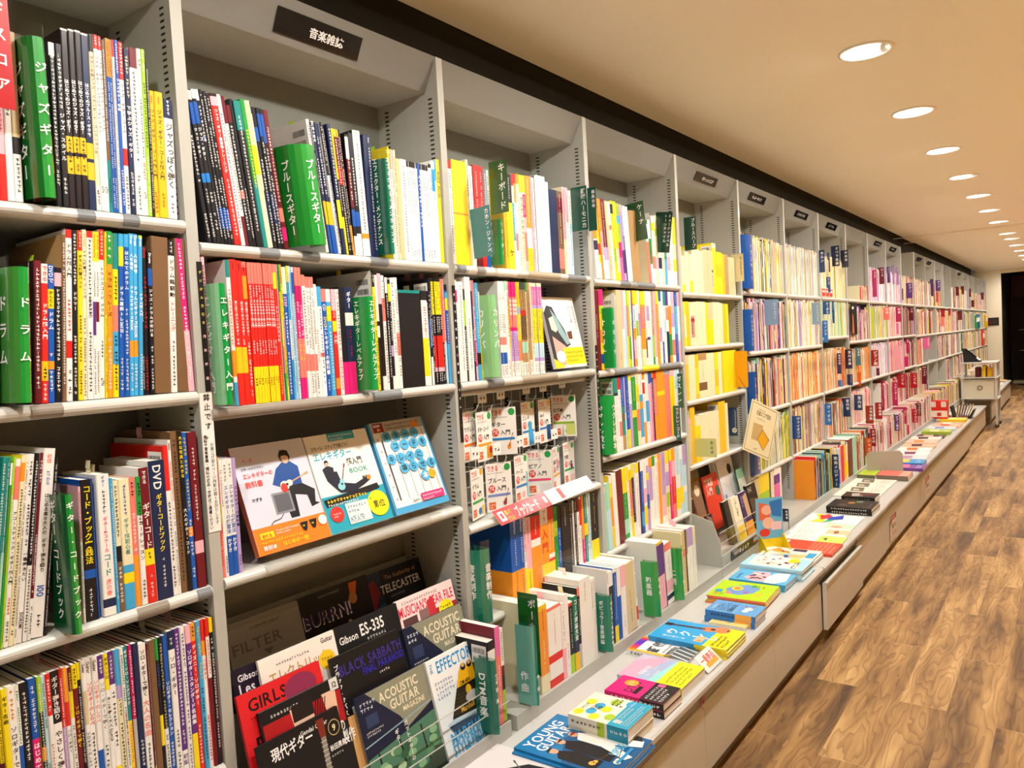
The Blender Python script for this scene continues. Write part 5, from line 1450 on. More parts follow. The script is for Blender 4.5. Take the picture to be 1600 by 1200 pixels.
hook_card(834, 709, 852, 764, -.06, -.95, 'ピアノ', 'e8507c', [('r', .5, .75, .95, .95, 'e0e0e0')], 'book card hanging nearly edge-on in the lower row', tagpx=1)
hook_card(856, 704, 882, 756, -.07, .3, '楽典', 'f0a818', [('p', [(.55, .3), (.68, .3), (.66, .5), (.56, .5)], 'd01c50'), ('p', [(.78, .35), (.92, .38), (.86, .55)], '8a2070')], 'music theory book card with magenta figures, lower row', tagpx=1)
hook_card(878, 696, 900, 746, -.085, .1, '作詞', '2ba24a', [('e', .7, .6, .1, .07, '8a2070'), ('r', .55, .8, .95, .95, 'f0c8c8')], 'songwriting book card hanging last at the lower right', tagpx=1)
# red card strip on the shelf edge
st = [('r', 0, 0, .50, 1, 'e11f2b'), ('r', .025, .18, .075, .82, 'f8e8e8'), ('r', .04, .3, .06, .66, 'c02030'), ('t', .085, .50, .36, '書いて', 'f6d418', 'l', .55), ('t', .085, .92, .36, '使える', 'f6d418', 'l', .55), ('t', .17, .86, .80, 'ブックカード', 'w', 'l', .50), ('r', .455, .28, .48, .72, 'f8e8e8'), ('r', .50, 0, 1, 1, 'f6dede'), ('r', .62, .12, .66, .88, 'd8403c'), *[('e', .70 + .07 * k, .5, .025, .30, 'f3c4c4') for k in range(4)], *[('e', .70 + .07 * k, .5, .02, .24, 'faf0f0') for k in range(4)]]
a = atX(784, 822, .030); b = atX(930, 757, .030)
m = MB(); L_ = b.y - a.y; m.box((0, 0, -.0012), (L_, .052, 0), 'f6dede'); art(m, L_, .052, st)
r = m.build('card_strip', M_PRINT); U_ = Vector((0, 1, .03)).normalized(); V_ = Vector((-.65, 0, .75)).normalized(); V_ = (V_ - U_ * V_.dot(U_)).normalized()
r.location = (.030, a.y, a.z + .001); r.rotation_euler = Matrix((U_, V_, U_.cross(V_))).transposed().to_euler(); tag(r, 'red and pale pink book card strip tilted along the shelf edge', 'sign')

# ------------------------------------------------------------------ signs and notices
def header_sign(y0, y1, z0, z1, txt, label, slits=0):
    r = empty('header_sign', label, 'sign', (0, y0, z0), group='black plates on the bookcase headers')
    w = y1 - y0; h = z1 - z0; tl = .45 / .88 * h
    # the header leans back towards its foot
    def xz(t): return -.0015 - (2.211 - (z0 + t)) / (2.211 - 2.123) * .0445
    m = MB(); m.face([(xz(0) + .004, 0, 0), (xz(0) + .004, w, 0), (xz(h) + .004, w, h), (xz(h) + .004, 0, h)])
    m.face([(xz(0) + .004, 0, 0), (xz(h) + .004, 0, h), (xz(h) + .0005, 0, h), (xz(0) + .0005, 0, 0)]); m.face([(xz(0) + .004, w, 0), (xz(0) + .0005, w, 0), (xz(h) + .0005, w, h), (xz(h) + .004, w, h)]); m.face([(xz(h) + .004, 0, h), (xz(h) + .004, w, h), (xz(h) + .0005, w, h), (xz(h) + .0005, 0, h)]); m.face([(xz(0) + .004, 0, 0), (xz(0) + .0005, 0, 0), (xz(0) + .0005, w, 0), (xz(0) + .004, w, 0)])
    m.build('plate', M_ACRYL, r)
    m = MB(); V = Vector((xz(h) - xz(0), 0, h)).normalized(); O = Vector((xz(h * .28) + .0045, 0, h * .28))
    if txt: s = h * .5; m.htext(txt, O + Vector((0, w * .58, 0)), UY, V, s, 'f4f4f4', 'c', True, 0, 1.06)
    for k in range(slits): m.strokes(O + Vector((0, w * .2 + k * w * .6 / slits, 0)), UY, V, min(h * .5, w * .6 / slits * .92), 'f4f4f4')
    m.build('lettering', M_PRINT, r)
    return r
header_sign(.243, .494, 2.139, 2.188, '音楽雑誌', 'black music magazine plate on the second bookcase header')
for px0, py0, px1, py1, n, tx, l in ((1087, 266, 1120, 290, 0, 'ポケットスコア', 'black pocket score plate on the header above the cream scores'), (1171, 300, 1196, 319, 6, '', 'black header plate above the blue trumpet divider'), (1243, 327, 1262, 343, 6, '', 'black header plate over the sixth bookcase'), (1292, 346, 1307, 359, 4, '', 'small black header plate above the blue opera card'),
                                 (1367, 374, 1377, 383, 4, '', 'black header plate over the magenta score cards'), (1391, 383, 1400, 391, 4, '', 'black header plate last before the dark gap'), (1433, 398, 1440, 406, 3, '', 'tiny black header plate first beyond the dark gap'), (1449, 405, 1455, 412, 3, '', 'tiny black header plate second beyond the dark gap'), (1496, 425, 1501, 431, 3, '', 'tiny black header plate halfway along the far run')):
    header_sign(Yof(px0, -.02, 2.16), Yof(px1, -.02, 2.16), 2.145, 2.183, tx, l, n)
def strip(y, z1, z0, w, base, txts, label, X=.0008, name='notice_strip'):
    m = MB(); m.box((X, y - w, z0), (X + .0006, y, z1), base)
    for col, u, a, e, tx in txts:
        h = z1 - z0; n = len(tx); s = min(w * .55, (e - a) * h / n / 1.02); m.vtext(tx, (X + .0009, y - w * (1 - u), z1 - a * h), UY, (0, 0, 1), s, col, (e - a) * h / n)
    return tag(m.build(name, M_PRINT), label, 'notice', 'notices stuck on the uprights')
wt = 'ご購入前の楽譜の撮影は禁止です'
strip(.003, 1.345, 1.065, .027, 'f1f1ee', [('k', .55, .0, .34, '禁止です。'), ('k', .22, .30, .98, '楽譜や音楽書籍・雑誌の返品・交換はご遠慮ください'), ('A', .72, .36, .95, 'お買上げ前のページ撮影は固くお断りします')], 'white notice strip with rows of small black text on the first upright')
strip(.003, 1.606, 1.347, .012, '121214', [('f0e060', .5, .05, .5, 'デジタル万引き'), ('f0c8c8', .5, .52, .95, '撮影録画')], 'black notice strip with yellow and pink letters on the first upright')
strip(.7795, 1.585, 1.142, .013, '121214', [('f0f0f0', .5, .03, .8, '店内での撮影はご遠慮ください'), ('f07840', .5, .86, .92, '１')], 'black notice strip with white letters on the second upright')
strip(1.5595, 1.395, .928, .013, '121214', [('f0f0f0', .5, .03, .8, '店内での撮影はご遠慮ください'), ('f07840', .5, .86, .92, '１')], 'black notice strip with white letters on the third upright')
# hanging red category card, upper left corner
r = empty('hanging_card', 'red hanging band score card with white lettering at the upper left corner', 'sign', (.005, -.375, 1.815), (0, 0, .0))
m = MB(); m.box((.024, -.02, .012), (.0256, .05, .36), 'b3121f'); m.vtext('洋楽バンドスコア', (.0262, .033, .35), UY, (0, 0, 1), .024, 'f4dede', .040); m.vtext('オムニバス', (.0262, .004, .26), UY, (0, 0, 1), .024, 'f4dede', .040); m.build('printed_card', M_FILM, r)
m = MB(); m.box((.022, -.025, -.03), (.0232, .056, .40)); m.build('clear_sleeve', M_CLEAR, r)
# ------------------------------------------------------------------ books and magazines lying on the counter (heads towards the shelves)
def stack(n, label_top, label_rest, x0, y0, w, h, t, base, items, z0=ZC, kind='book', group=None, spine=None, si=None, jit=.004, ang=0.0, curl=None):
    """n copies lying in a pile; x0 = inner edge, y0 = left edge"""
    out = []; z = z0 + .0004
    for k in range(n):
        a = ang + (rnd.uniform(-.02, .02) if k < n - 1 else 0); dx, dy = (rnd.uniform(-jit, jit), rnd.uniform(-jit, jit)) if k < n - 1 else (0, 0)
        U = Vector((math.sin(-a), math.cos(a), 0)); V = Vector((-math.cos(a), -math.sin(a), 0)); V = Vector((-U.y, U.x, 0))
        O = Vector((x0 + h + dx, y0 + dy, z + t))
        top = k == n - 1
        o = flat_book(kind, label_top if top else (label_rest + (f', {ordn(n - k)} from top' if n > 2 else '')), kind, O, U, V, w, h, t, base, items if top else items[:2], group or ('pile: ' + label_top if n > 1 else None), spine, si)
        out.append(o); z += t + .0004
    return out
bw = [('r', .02, .02, .98, .98, 'd9d6d8'), ('z', .05, .04, .45, .08, 'Z', 1), ('z', .12, .12, .30, .36, '8a8a8a', 5), ('e', .34, .30, .09, .06, '3a3a3c'), ('p', [(.12, .42), (.3, .34), (.55, .40), (.8, .55), (.9, 1), (.1, 1)], '26262a'), *guitar(.6, .6, .06, -1.0, '2a2a2e', '5a5a5a'), ('t', .55, .9, .05, 'Guitar', 'Z')]
stack(1, 'black and white guitar magazine lying at the bottom edge of the counter', '', .105, .475, .21, .295, .008, 'd9d6d8', bw, kind='magazine')
yg = [('r', 0, 0, 1, 1, '1c78b4'), ('p', [(0, .5), (.5, .3), (1, .45), (1, 1), (0, 1)], '14588e'), ('t', .10, .155, .155, 'YOUNG', 'f4f6f8', 'l', .92), ('t', .10, .275, .155, 'GUITAR', 'f4f6f8', 'l', .84),
      ('p', [(.06, .44), (.2, .36), (.30, .5), (.28, .8), (.06, .8)], '16161c'), ('e', .17, .34, .055, .05, 'd8a888'), ('p', [(.10, .32), (.24, .30), (.22, .285), (.12, .29)], '16161c'), ('p', [(.30, .40), (.46, .34), (.56, .5), (.5, .85), (.30, .85)], '1b1a20'), ('e', .40, .31, .055, .05, 'd8a888'), ('p', [(.33, .30), (.46, .27), (.45, .31)], '2a1c14'), ('p', [(.55, .42), (.70, .36), (.78, .5), (.74, .7), (.55, .65)], 'eceae6'), ('e', .63, .34, .055, .05, 'd8a888'), ('p', [(.56, .33), (.70, .30), (.69, .35)], '8a2a1c'), ('p', [(.58, .6), (.76, .6), (.92, .95), (.78, .98), (.66, .75), (.52, .98), (.42, .94)], 'f0eeea'), ('p', [(.74, .36), (.88, .30), (.98, .4), (.96, .7), (.78, .66)], '17161c'), ('e', .85, .26, .055, .05, 'd8a888'), ('p', [(.80, .6), (.97, .62), (1, .9), (.9, .94)], '1a1a20'), *guitar(.2, .74, .045, .25, 'd8b050'), *guitar(.36, .9, .045, -.3, 'f2e8c8'), ('t', .44, .86, .12, 'B’z' if False else 'UPBEAT', '6cc4e8', 'l', .7), ('r', .3, .9, .7, .93, '2a90c8')]
stack(3, 'blue guitar magazine with four suited musicians on top of its pile', 'blue guitar magazine under the suited musicians one', .200, .672, .212, .295, .0065, '1c78b4', yg, kind='magazine', jit=.008)
dots = [('r', 0, 0, 1, 1, 'efe9d4'), ('r', 0, .66, 1, 1, '28a4c8'), *[('e', u, v, .115, .08, c) for u, v, c in ((.18, .10, 'f0dc28'), (.62, .12, 'f0dc28'), (.30, .26, '3aa8d8'), (.55, .30, '3aa8d8'), (.14, .38, 'f0dc28'), (.48, .44, 'f0dc28'), (.80, .46, 'a8c832'), (.25, .60, 'a8c832'), (.86, .70, '3aa8d8'))], ('t', .30, .14, .085, 'サウンド', '2a6a7a', 'l', .6), ('t', .36, .27, .085, 'クリエイト', 'k', 'l', .5), ('t', .40, .36, .085, '大全', 'k', 'l', .7), ('z', .66, .40, .96, .62, 'k', 3), ('t', .08, .82, .14, '音', 'w'), ('z', .26, .69, .96, .80, 'w', 2), ('z', .08, .84, .9, .96, 'w', 3)]
stack(2, 'thick cream book with yellow and blue dots and a blue band, topmost', 'thick cream book with dots, lower copy under its twin', .272, .828, .150, .182, .031, 'efe9d4', dots, spine='e8e4d0', si=[('r', .66, 1, '2394b8'), ('s', .05, .5, 'k'), ('s', .70, .92, 'w'), ('r', .50, .62, 'a8c832')])
dtm = [('r', 0, 0, 1, 1, 'e0107a'), ('r', 0, .60, 1, 1, '16141a'), ('t', .18, .40, .20, 'DTM', '2a0a1c', 'l', .9), ('e', .68, .26, .17, .115, 'f0a020'), ('z', .56, .2, .8, .33, 'w', 3), ('z', .06, .63, .8, .95, 'f0f0f0', 4), ('r', .8, .66, .95, .78, 'f060a0'), ('r', .16, .42, .6, .50, '1a0610')]
stack(2, 'magenta and black music production book with orange disc, upper copy', 'magenta and black music production book, lower copy', .268, 1.036, .118, .188, .022, 'e0107a', dtm, spine='1a1218', si=[('r', 0, .6, 'c40f6a'), ('s', .1, .9, 'w')])
holo = [('r', 0, 0, 1, 1, 'c8bcd8'), ('p', [(0, 0), (.7, 0), (1, .3), (1, .45), (0, .25)], 'd8a8c4'), ('p', [(0, .25), (1, .45), (1, .62), (0, .5)], 'a8b8dc'), ('p', [(0, .45), (1, .58), (1, .64), (0, .64)], '9adcdc'), ('r', 0, .60, 1, 1, 'e6ea1c'), ('t', .2, .32, .10, '作曲大全', 'f0f0f8', 'l', .8), ('z', .2, .34, .7, .5, 'e8e8f4', 2), ('z', .12, .68, .86, .95, '6a6a10', 4)]
stack(1, 'pearly pink and blue thick book with a fluorescent yellow band', '', .238, 1.168, .180, .214, .034, 'c8bcd8', holo, spine='b8c8d8', si=[('r', .60, 1, 'd8dc18'), ('s', .1, .5, 'Z')])
rain = [('r', 0, 0, 1, 1, 'f0f0f2'), *[('p', [(.0 + .1 * k, 0), (.1 + .1 * k, 0), (.1 + .1 * k, .12), (.0 + .1 * k, .12)], c) for k, c in enumerate(('f0a020', 'f07020', 'e83a50', 'c82a8a', '8a2ab8', '5a30c0', '5a30c0', '8a2ab8', 'e83a50', 'f09020'))], ('r', 0, .12, .12, .7, 'e8b83a'), ('r', .88, .12, 1, .7, 'e85a3a'), ('t', .5, .45, .22, '鍵盤', 'Z', 'c'), ('z', .2, .5, .8, .62, 'Z', 2), ('r', 0, .68, 1, 1, '5a5e62'), *[('l', [(.2 * k, 1), (.2 * k + .2, .68)], .05, 'd8e4e8') for k in range(6)], ('e', .84, .73, .07, .05, 'f4f4f4'), *[('r', .02 + .1 * k, .60, .06 + .1 * k, .68, 'k') for k in range(7)]]
stack(1, 'keyboard book with a rainbow border and grey striped foot', '', .150, 1.400, .132, .222, .015, 'f0f0f2', rain, spine='f2f2f2', si=[('s', .05, .9, 'k')])
# price card on a small acrylic foot
r = empty('price_card', 'small pale card with red characters leaning on the counter edge', 'price card', (.452, 1.372, ZC + .0006), (0, 0, 0))
m = MB(); U_ = Vector((0, 1, 0)); V_ = Vector((-.75, 0, .66)); M3 = Matrix((U_, V_, U_.cross(V_))).transposed()
m2 = MB(); m2.box((0, 0, -.0008), (.118, .062, 0), 'f6dede'); art(m2, .118, .062, [('r', .06, .10, .94, .90, 'fae8e4'), ('t', .09, .58, .46, '一番商品', 'e23a2a', 'l', .86), ('p', [(.22, .6), (.92, .6), (.92, .85), (.22, .85)], 'f5a040')])
m.v = [tuple(M3 @ Vector(v) + Vector((0, 0, .004))) for v in m2.v]; m.f = m2.f; m.c = m2.c; m.m = m2.m; m.build('printed_card', M_PRINT, r)
m = MB(); m.box((-.05, .02, 0), (.008, .098, .0022)); m.box((-.03, .05, .0022), (-.027, .07, .03)); m.build('stand', M_CLEAR, r)
uk = [('r', 0, 0, 1, 1, '2fa4e2'), ('r', 0, .70, 1, 1, 'f0e018'), ('p', [(.55, .70), (.60, .5), (1, .5), (1, .72)], '2fa4e2'), ('e', .86, .73, .16, .11, 'e8865a'), ('e', .80, .58, .13, .09, 'e8865a'), ('e', .82, .63, .05, .035, '3a1a10'), ('p', [(.74, .54), (.82, .54), (.77, .12), (.70, .12)], '4a2a40'), ('p', [(.66, .02), (.80, .02), (.80, .12), (.67, .12)], '2a1a2a'), ('r', .82, .80, .92, .82, '3a1a10'), ('v', .40, .12, .17, 'ウクレレ', 'f6f6f6'), ('v', .16, .14, .06, 'はじめての', 'e8f4fa'), ('r', .12, .55, .40, .66, 'f2b890'), ('z', .15, .57, .38, .64, 'c8502a', 1), ('z', .06, .76, .62, .95, '7a6a08', 3)]
stack(3, 'blue and yellow ukulele book with a pink ukulele, top of its pile', 'blue and yellow ukulele book lower in the pile', .180, 1.503, .185, .282, .011, '2fa4e2', uk, spine='f0e018', si=[('r', 0, .6, '2f94d2')])
# small ring bound notebook
r = empty('spiral_notebook', 'small yellow wire-bound notebook between the ukulele and blue books', 'notebook', (.293, 1.768, ZC + .0005))
m = MB(); m.box((0, .004, .013), (.138, .082, .0136), 'f3d98a'); m2 = MB(); art(m2, .078, .138, [('e', .5, .25, .12, .05, 'e8703a'), ('e', .35, .5, .1, .04, '8ac8d8'), ('e', .7, .7, .14, .06, 'f0b0a0'), ('z', .2, .4, .8, .5, 'b88a4a', 2)])
for v in m2.v: m.v.append((.138 - v[1], .004 + v[0], .0137 + v[2]))
k0 = 8; m.f += [tuple(i + k0 for i in f) for f in m2.f]; m.c += m2.c; m.m += m2.m; m.build('cover', M_PRINT, r)
m = MB(); m.box((.001, .005, .0), (.137, .081, .0128)); m.build('page_block', M_PAGE2, r)
m = MB()
for k in range(16): m.tube([(.008 + k * .008, .004 + .005 * math.cos(t), .007 + .0078 * math.sin(t)) for t in [i * .785 for i in range(9)]], .0006, n=4)
m.build('wire_binding', M_WIRE, r)
bh = [('r', 0, 0, 1, 1, '5a9ad6'), ('r', .02, .02, .98, .98, '62a2dc'), ('z', .2, .06, .8, .12, 'w', 1), ('t', .12, .26, .13, 'こどもの', '1c2a4a', 'l', .8), ('t', .12, .38, .13, 'クラシック', '1c2a4a', 'l', .72), ('t', .12, .50, .13, '音楽BOOK', '1c2a4a', 'l', .66), ('r', 0, .55, 1, .552, 'w'), ('e', .35, .72, .1, .06, 'f4f0e8'), ('e', .55, .75, .14, .08, 'f2e6d8'), ('l', [(.62, .70), (.8, .64)], .03, 'c83040'), ('l', [(.66, .78), (.86, .82)], .03, 'c83040')]
stack(2, 'blue hardback with dark lettering and a bird, upper copy', 'blue hardback, lower copy of the pair', .266, 1.808, .126, .190, .0225, '4a8ad0', bh, spine='2f78c8', si=[('s', .1, .55, 'k'), ('r', .60, .92, 'f0b050')])
lm = [('r', 0, 0, 1, 1, 'b4dc14'), ('p', [(.25, .28), (.5, .2), (.7, .3), (.86, .5), (.7, .75), (.4, .7), (.2, .5)], '6f9ad8'), ('e', .58, .38, .13, .10, 'f2d028'), ('e', .58, .38, .07, .055, 'f0803a'), ('e', .40, .57, .07, .05, '9a6ac0'), ('e', .28, .30, .08, .05, 'f08a8a'), ('e', .33, .80, .11, .075, 'f2c828'), ('t', .08, .14, .09, 'にほんの', 'f06a4a', 'l', .7), ('t', .08, .24, .09, 'うた', '3a8a30', 'l', .8), ('z', .7, .55, .92, .9, '6a9a10', 4), ('r', .25, .06, .4, .18, '2a9ad0'), ('e', .80, .62, .06, .05, '3aa860')]
stack(4, 'lime green picture book with blue shapes and flowers, top of its pile', 'pink-edged lime picture book below in the pile', .190, 2.02, .215, .232, .0075, 'b4dc14', lm, spine='f07a60', jit=.008, ang=.05)
lb = [('r', 0, 0, 1, 1, '5ab4e4'), ('p', [(.05, .4), (.3, .2), (.6, .3), (.85, .25), (.95, .55), (.5, .62), (.1, .6)], 'e8b8c4'), *[('e', random.Random(k).uniform(.15, .8), random.Random(k + 3).uniform(.28, .55), .05, .035, random.Random(k + 7).choice(('6a2a3a', '8a4a5a', 'f0d8d0', '3a2a4a'))) for k in range(14)], ('p', [(.0, .62), (.5, .58), (.9, .66), (1, .9), (.3, .95), (0, .8)], 'e6f2f4'), ('z', .12, .06, .8, .14, '2a6aa8', 1), ('z', .1, .70, .6, .85, '9ac0d0', 2)]
stack(3, 'light blue children book with a dark red crowd picture, on its pile', 'light blue children book lower in its pile', .190, 2.258, .160, .238, .0095, '4aa8dc', lb, jit=.005)
sp = [('r', 0, 0, 1, 1, 'a8d8ec'), ('p', [(.1, .12), (.9, .08), (.96, .8), (.12, .9)], 'f0efe6'), *[('e', random.Random(k).uniform(.15, .85), random.Random(k + 3).uniform(.15, .7), .06, .03, random.Random(k + 11).choice(('2a1a18', 'e8c4b0', 'd85a40', 'f0d8c0', '3a6a9a'))) for k in range(18)], ('t', .1, .86, .10, 'ピアニスト', 'k', 'l', .8), ('z', .6, .66, .95, .8, 'c8c018', 3), ('e', .75, .74, .2, .09, 'f2e618'), ('z', .62, .68, .9, .8, '6a6a10', 3)]
stack(4, 'pale blue comic style book with a yellow burst, top of its pile', 'pale blue comic style book lower in its pile', .180, 2.424, .180, .270, .0115, 'b8dcea', sp, jit=.006)
orr = [('r', 0, 0, 1, 1, 'eee8dc'), *[('p', [(random.Random(k).uniform(0, .8), random.Random(k + 1).uniform(0, .8)) for _ in range(1)] + [(random.Random(k + 2).uniform(.2, 1), random.Random(k + 3).uniform(0, .9)), (random.Random(k + 4).uniform(.1, .9), random.Random(k + 5).uniform(.2, 1))], c) for k, c in enumerate(('f0a050', 'f6c080', 'e87a3a', '3a9ad0', '2a4a8a', 'd83a2a', 'f0d060', '8ac0e0'))], ('r', .35, .82, .75, .97, '2aa0d8'), ('z', .08, .05, .9, .12, '3a3a3a', 1), ('r', .78, .5, .97, .75, '3a2a50')]
stack(3, 'orange and white illustrated music magazine, on top of its pile', 'orange and white illustrated magazine lower in its pile', .178, 2.622, .215, .25, .009, 'e8e0d0', orr, kind='magazine', jit=.006)
ro = [('r', 0, 0, 1, 1, 'd84a2e'), ('z', .1, .5, .95, .95, 'f0c0a8', 6), ('r', .1, .04, .9, .12, 'e8e4da')]
stack(2, 'red-orange booklet lying before the fanned white booklets', 'lower red-orange booklet under its twin', .190, 2.852, .215, .277, .006, 'd84a2e', ro, kind='booklet', jit=.003)
PAP = [(.172, 3.075, 'f2f0ec', [('r', 0, .55, 1, 1, 'c4dc6a'), ('z', .1, .08, .9, .4, 'c8b8b8', 4), ('p', [(.3, .7), (.6, .62), (.7, .7)], '5a4a20')], 'white booklet with a lime lower half, nearest of the pale fan'),
       (.160, 3.215, 'f4f2ee', [('r', .3, .6, 1, 1, 'f0c8a0'), ('z', .1, .1, .8, .4, 'd0b8b8', 3), ('p', [(.4, .75), (.8, .72), (.85, .8), (.5, .82)], '9a5a3a')], 'white booklet with a peach corner, second of the pale fan'),
       (.152, 3.355, 'f2f2ee', [('r', .2, .5, 1, 1, 'c8e4c8'), ('e', .5, .7, .2, .1, 'e8a890'), ('z', .1, .1, .8, .35, 'c8c8c8', 3)], 'white booklet with a mint foot, third of the pale fan'),
       (.150, 3.50, 'f6f4f0', [('p', [(0, .15), (.4, .25), (.9, .1), (1, .2), (.5, .35), (0, .4)], 'f2dc30'), ('p', [(.3, .30), (.8, .2), (1, .35), (.6, .5)], 'e0383a'), ('p', [(.2, .42), (.6, .40), (1, .62), (.5, .68)], '2a4ac0'), ('p', [(0, .38), (.3, .42), (.4, .56), (.1, .5)], '3ab07a')], 'white booklet with a rainbow swoosh, farthest of the pale fan')]
for k, (x, y, base, it, l) in enumerate(PAP):
    stack(2, l, l.replace('white booklet', 'hidden lower white booklet'), x, y, .208, .285, .004, base, it, kind='booklet', z0=ZC + .0003 + k * .0086 * 0, jit=.002) if k == 3 else stack(1, l, '', x, y, .137, .285, .008 - 0 * k, base, it, kind='booklet')
bk1 = [('r', 0, 0, 1, 1, '17130f'), ('e', .3, .3, .15, .1, '4a4440'), ('e', .62, .45, .12, .08, 'a8742a'), ('e', .8, .6, .12, .08, '6a8a6a'), ('z', .1, .85, .9, .93, '8a8478', 1)]
stack(2, 'black hardback with small dim pictures, top of the nearer dark pair', 'black hardback at the bottom of the nearer dark pair', .212, 3.775, .225, .246, .020, '15120f', bk1, spine='100e0c', si=[('s', .1, .9, 'w')], jit=.003)
bk2 = [('r', 0, 0, 1, 1, '1a1310'), ('p', [(.1, .3), (.7, .2), (.9, .5), (.3, .6)], 'b8a8a0'), ('p', [(.4, .5), (.9, .4), (.95, .9), (.5, .9)], '5a2a26')]
stack(2, 'black hardback with a pale and wine cover picture, top of the farther pair', 'black hardback at the bottom of the farther dark pair', .232, 4.055, .150, .190, .024, '15110f', bk2, spine='0f0d0c', si=[('s', .1, .8, '8a8478')], jit=.004)
for k, (y, c, l) in enumerate(((4.255, 'e8e6dc', 'nearest'), (4.42, 'e6e2d4', 'second'), (4.585, 'eae6dc', 'third'), (4.75, 'e4e0d2', 'fourth'))):
    stack(1, f'pale booklet with a brown picture band, {l} of the row past the black hardbacks', '', .09, y, .160, .31, .009, c, [('r', 0, 0, 1, 1, c), ('p', [(.1, .35), (.9, .3), (.95, .55), (.12, .6)], '6f6a54'), ('p', [(.3, .38), (.6, .36), (.55, .48), (.3, .5)], 'c8c4b0'), ('z', .1, .7, .9, .9, 'b0a890', 3)], kind='booklet')
stack(2, 'lime book lying inside of the coral one, by the counter bend', 'lime book lower copy by the counter bend', .10, 4.945, .215, .15, .014, 'b6c834', [('r', .0, .0, 1, 1, 'b8cc30'), ('z', .1, .1, .8, .3, '6a7a18', 2)], spine='6a6258')
stack(2, 'coral red book lying at the counter edge, outside of the lime one', 'coral red book lower copy at the counter edge', .262, 4.93, .215, .20, .017, 'd85a50', [('r', 0, 0, 1, 1, 'dd6a5e'), ('r', 0, .7, 1, 1, 'e8a088')], spine='7a7268')
m = MB(); m.prism([(5.2 - 5.2 + .02, .0), (.26, .0), (.26, .15), (.24, .17), (.04, .17), (.02, .15)], 'x', 0, .004, 'b4b2a6'); o = m.build('bookend', M_PRINT); o.location = (.145, 5.12, ZC + .0005); o.rotation_euler = (0, 0, -1.2); tag(o, 'beige rounded plastic bookend standing on the counter', 'bookend')
CN_ = ('6a3a8a', '3a8ad0', 'f0f0f0', 'e88a5a', 'e6dcd0', 'c84a3a', '8aa83a', 'f2e8e0')
far = [(5.36, .25, 2, 'violet and pink booklet', '7a4a9a', 'e86a9a'), (5.54, .22, 3, 'bright blue box book', '3a9ad8', 'f2d030'), (5.80, .2, 2, 'pale pink booklet', 'eedcdc', 'b08aa0'), (6.02, .19, 2, 'white booklet with a plum stripe', 'f0ecea', '7a3a5a'),
       (6.26, .17, 2, 'white booklet with an orange flame', 'f0ece6', 'e8742a'), (6.50, .17, 2, 'peach booklet with dark corners', 'f0b898', '4a2a2a'), (6.76, .15, 2, 'pink and orange booklet', 'f2c0a8', 'e88a4a'), (7.0, .15, 2, 'pale booklet with a black edge', 'e8dcd0', '2a1a1a'), (7.24, .16, 1, 'dark brown booklet', '4a2a24', 'c8a890'),
       (7.50, .18, 3, 'lime hardback', 'a8c04a', 'd8e0a8'), (7.84, .18, 2, 'pale blue booklet', 'c8d8e4', '6a8ab8'), (8.08, .2, 2, 'orange and pink booklet', 'f2b898', 'd84a3a'), (8.34, .19, 1, 'salmon booklet', 'f0a890', 'f6e0d0'), (8.60, .2, 3, 'yellow book', 'f0d428', 'f8ec90')]
for y, x, n, l, c, c2 in far:
    stack(n, f'{l} on its pile, far on the third countertop', f'{l} lower in its pile, far on the third countertop', x, y, .21, .245, .010, c, [('r', 0, 0, 1, 1, c), ('p', [(.1, .3), (.8, .2), (.9, .55), (.2, .6)], c2), ('z', .1, .75, .9, .9, 'w', 2)], kind='booklet', jit=.006)
for k in range(18):
    y = 11.62 + k * .21; c = rnd.choice(('f0f0ea', '8ac0d8', 'f0a030', 'c8e0c8', 'e8d8c0', '3a3a40', 'd8e4f0', 'f2e0e0'))
    stack(1, f'small booklet on the far countertop, {ordn(k + 1)} from the trolley', '', .17, y, .20, .25, .012 + rnd.uniform(0, .012), c, [('r', 0, 0, 1, 1, c), ('r', .2, .3, .8, .6, rnd.choice(('f0a030', '3a6ab0', 'f0f0f0', 'c84030')))], kind='booklet')
for k in range(4):
    c = ('e8e0d8', 'a83a3a', 'd8e0e8', 'f0e8d0')[k]
    stack(1, f'booklet on the low counter by the trolley, {ordn(k + 1)} from the front', '', .15, 9.06 + k * .26, .2, .24, .015, c, [('r', 0, 0, 1, 1, c), ('r', .2, .3, .8, .6, ('c84030', 'f0e0d0', '6a6ab0', 'f0a030')[k])], kind='booklet', z0=ZC - .03)
# posters on the drawer fronts
for px, w_, l in ((1390, .20, 'nearer'), (1446, .20, 'farther')):
    a = atX(px, 790 if px < 1400 else 735, .4645); y = a.y
    m = MB(); m.box((0, 0, 0), (.0012, w_, .155), 'ece4da'); 
    F = Vector((.0014, 0, 0)); 
    m.face([(.0014, 0, .120), (.0014, w_, .120), (.0014, w_, .155), (.0014, 0, .155)], 'b5352c'); m.face([(.0014, 0, .09), (.0014, w_ * .3, .12), (.0014, 0, .13)], 'b5352c'); m.htext('お子様から目を', (.0017, w_ * .04, .127), UY, (0, 0, 1), .022, 'f2e6da', 'l', True, 0, .95)
    m.htext('離さない', (.0017, w_ * .32, .07), UY, (0, 0, 1), .034, '2a1a18', 'l', True, 0, .95); m.htext('でください', (.0017, w_ * .30, .025), UY, (0, 0, 1), .030, '8a2a20', 'l', True, 0, .88); m.face([(.0015, w_ * .26, .01), (.0015, w_ * .275, .01), (.0015, w_ * .275, .11), (.0015, w_ * .26, .11)], 'b5352c')
    o = m.build('poster', M_PRINT); o.location = (.4632 if px < 1400 else .4592, y, .075); tag(o, f'small red and white poster on a drawer front, {l} of the two', 'poster')
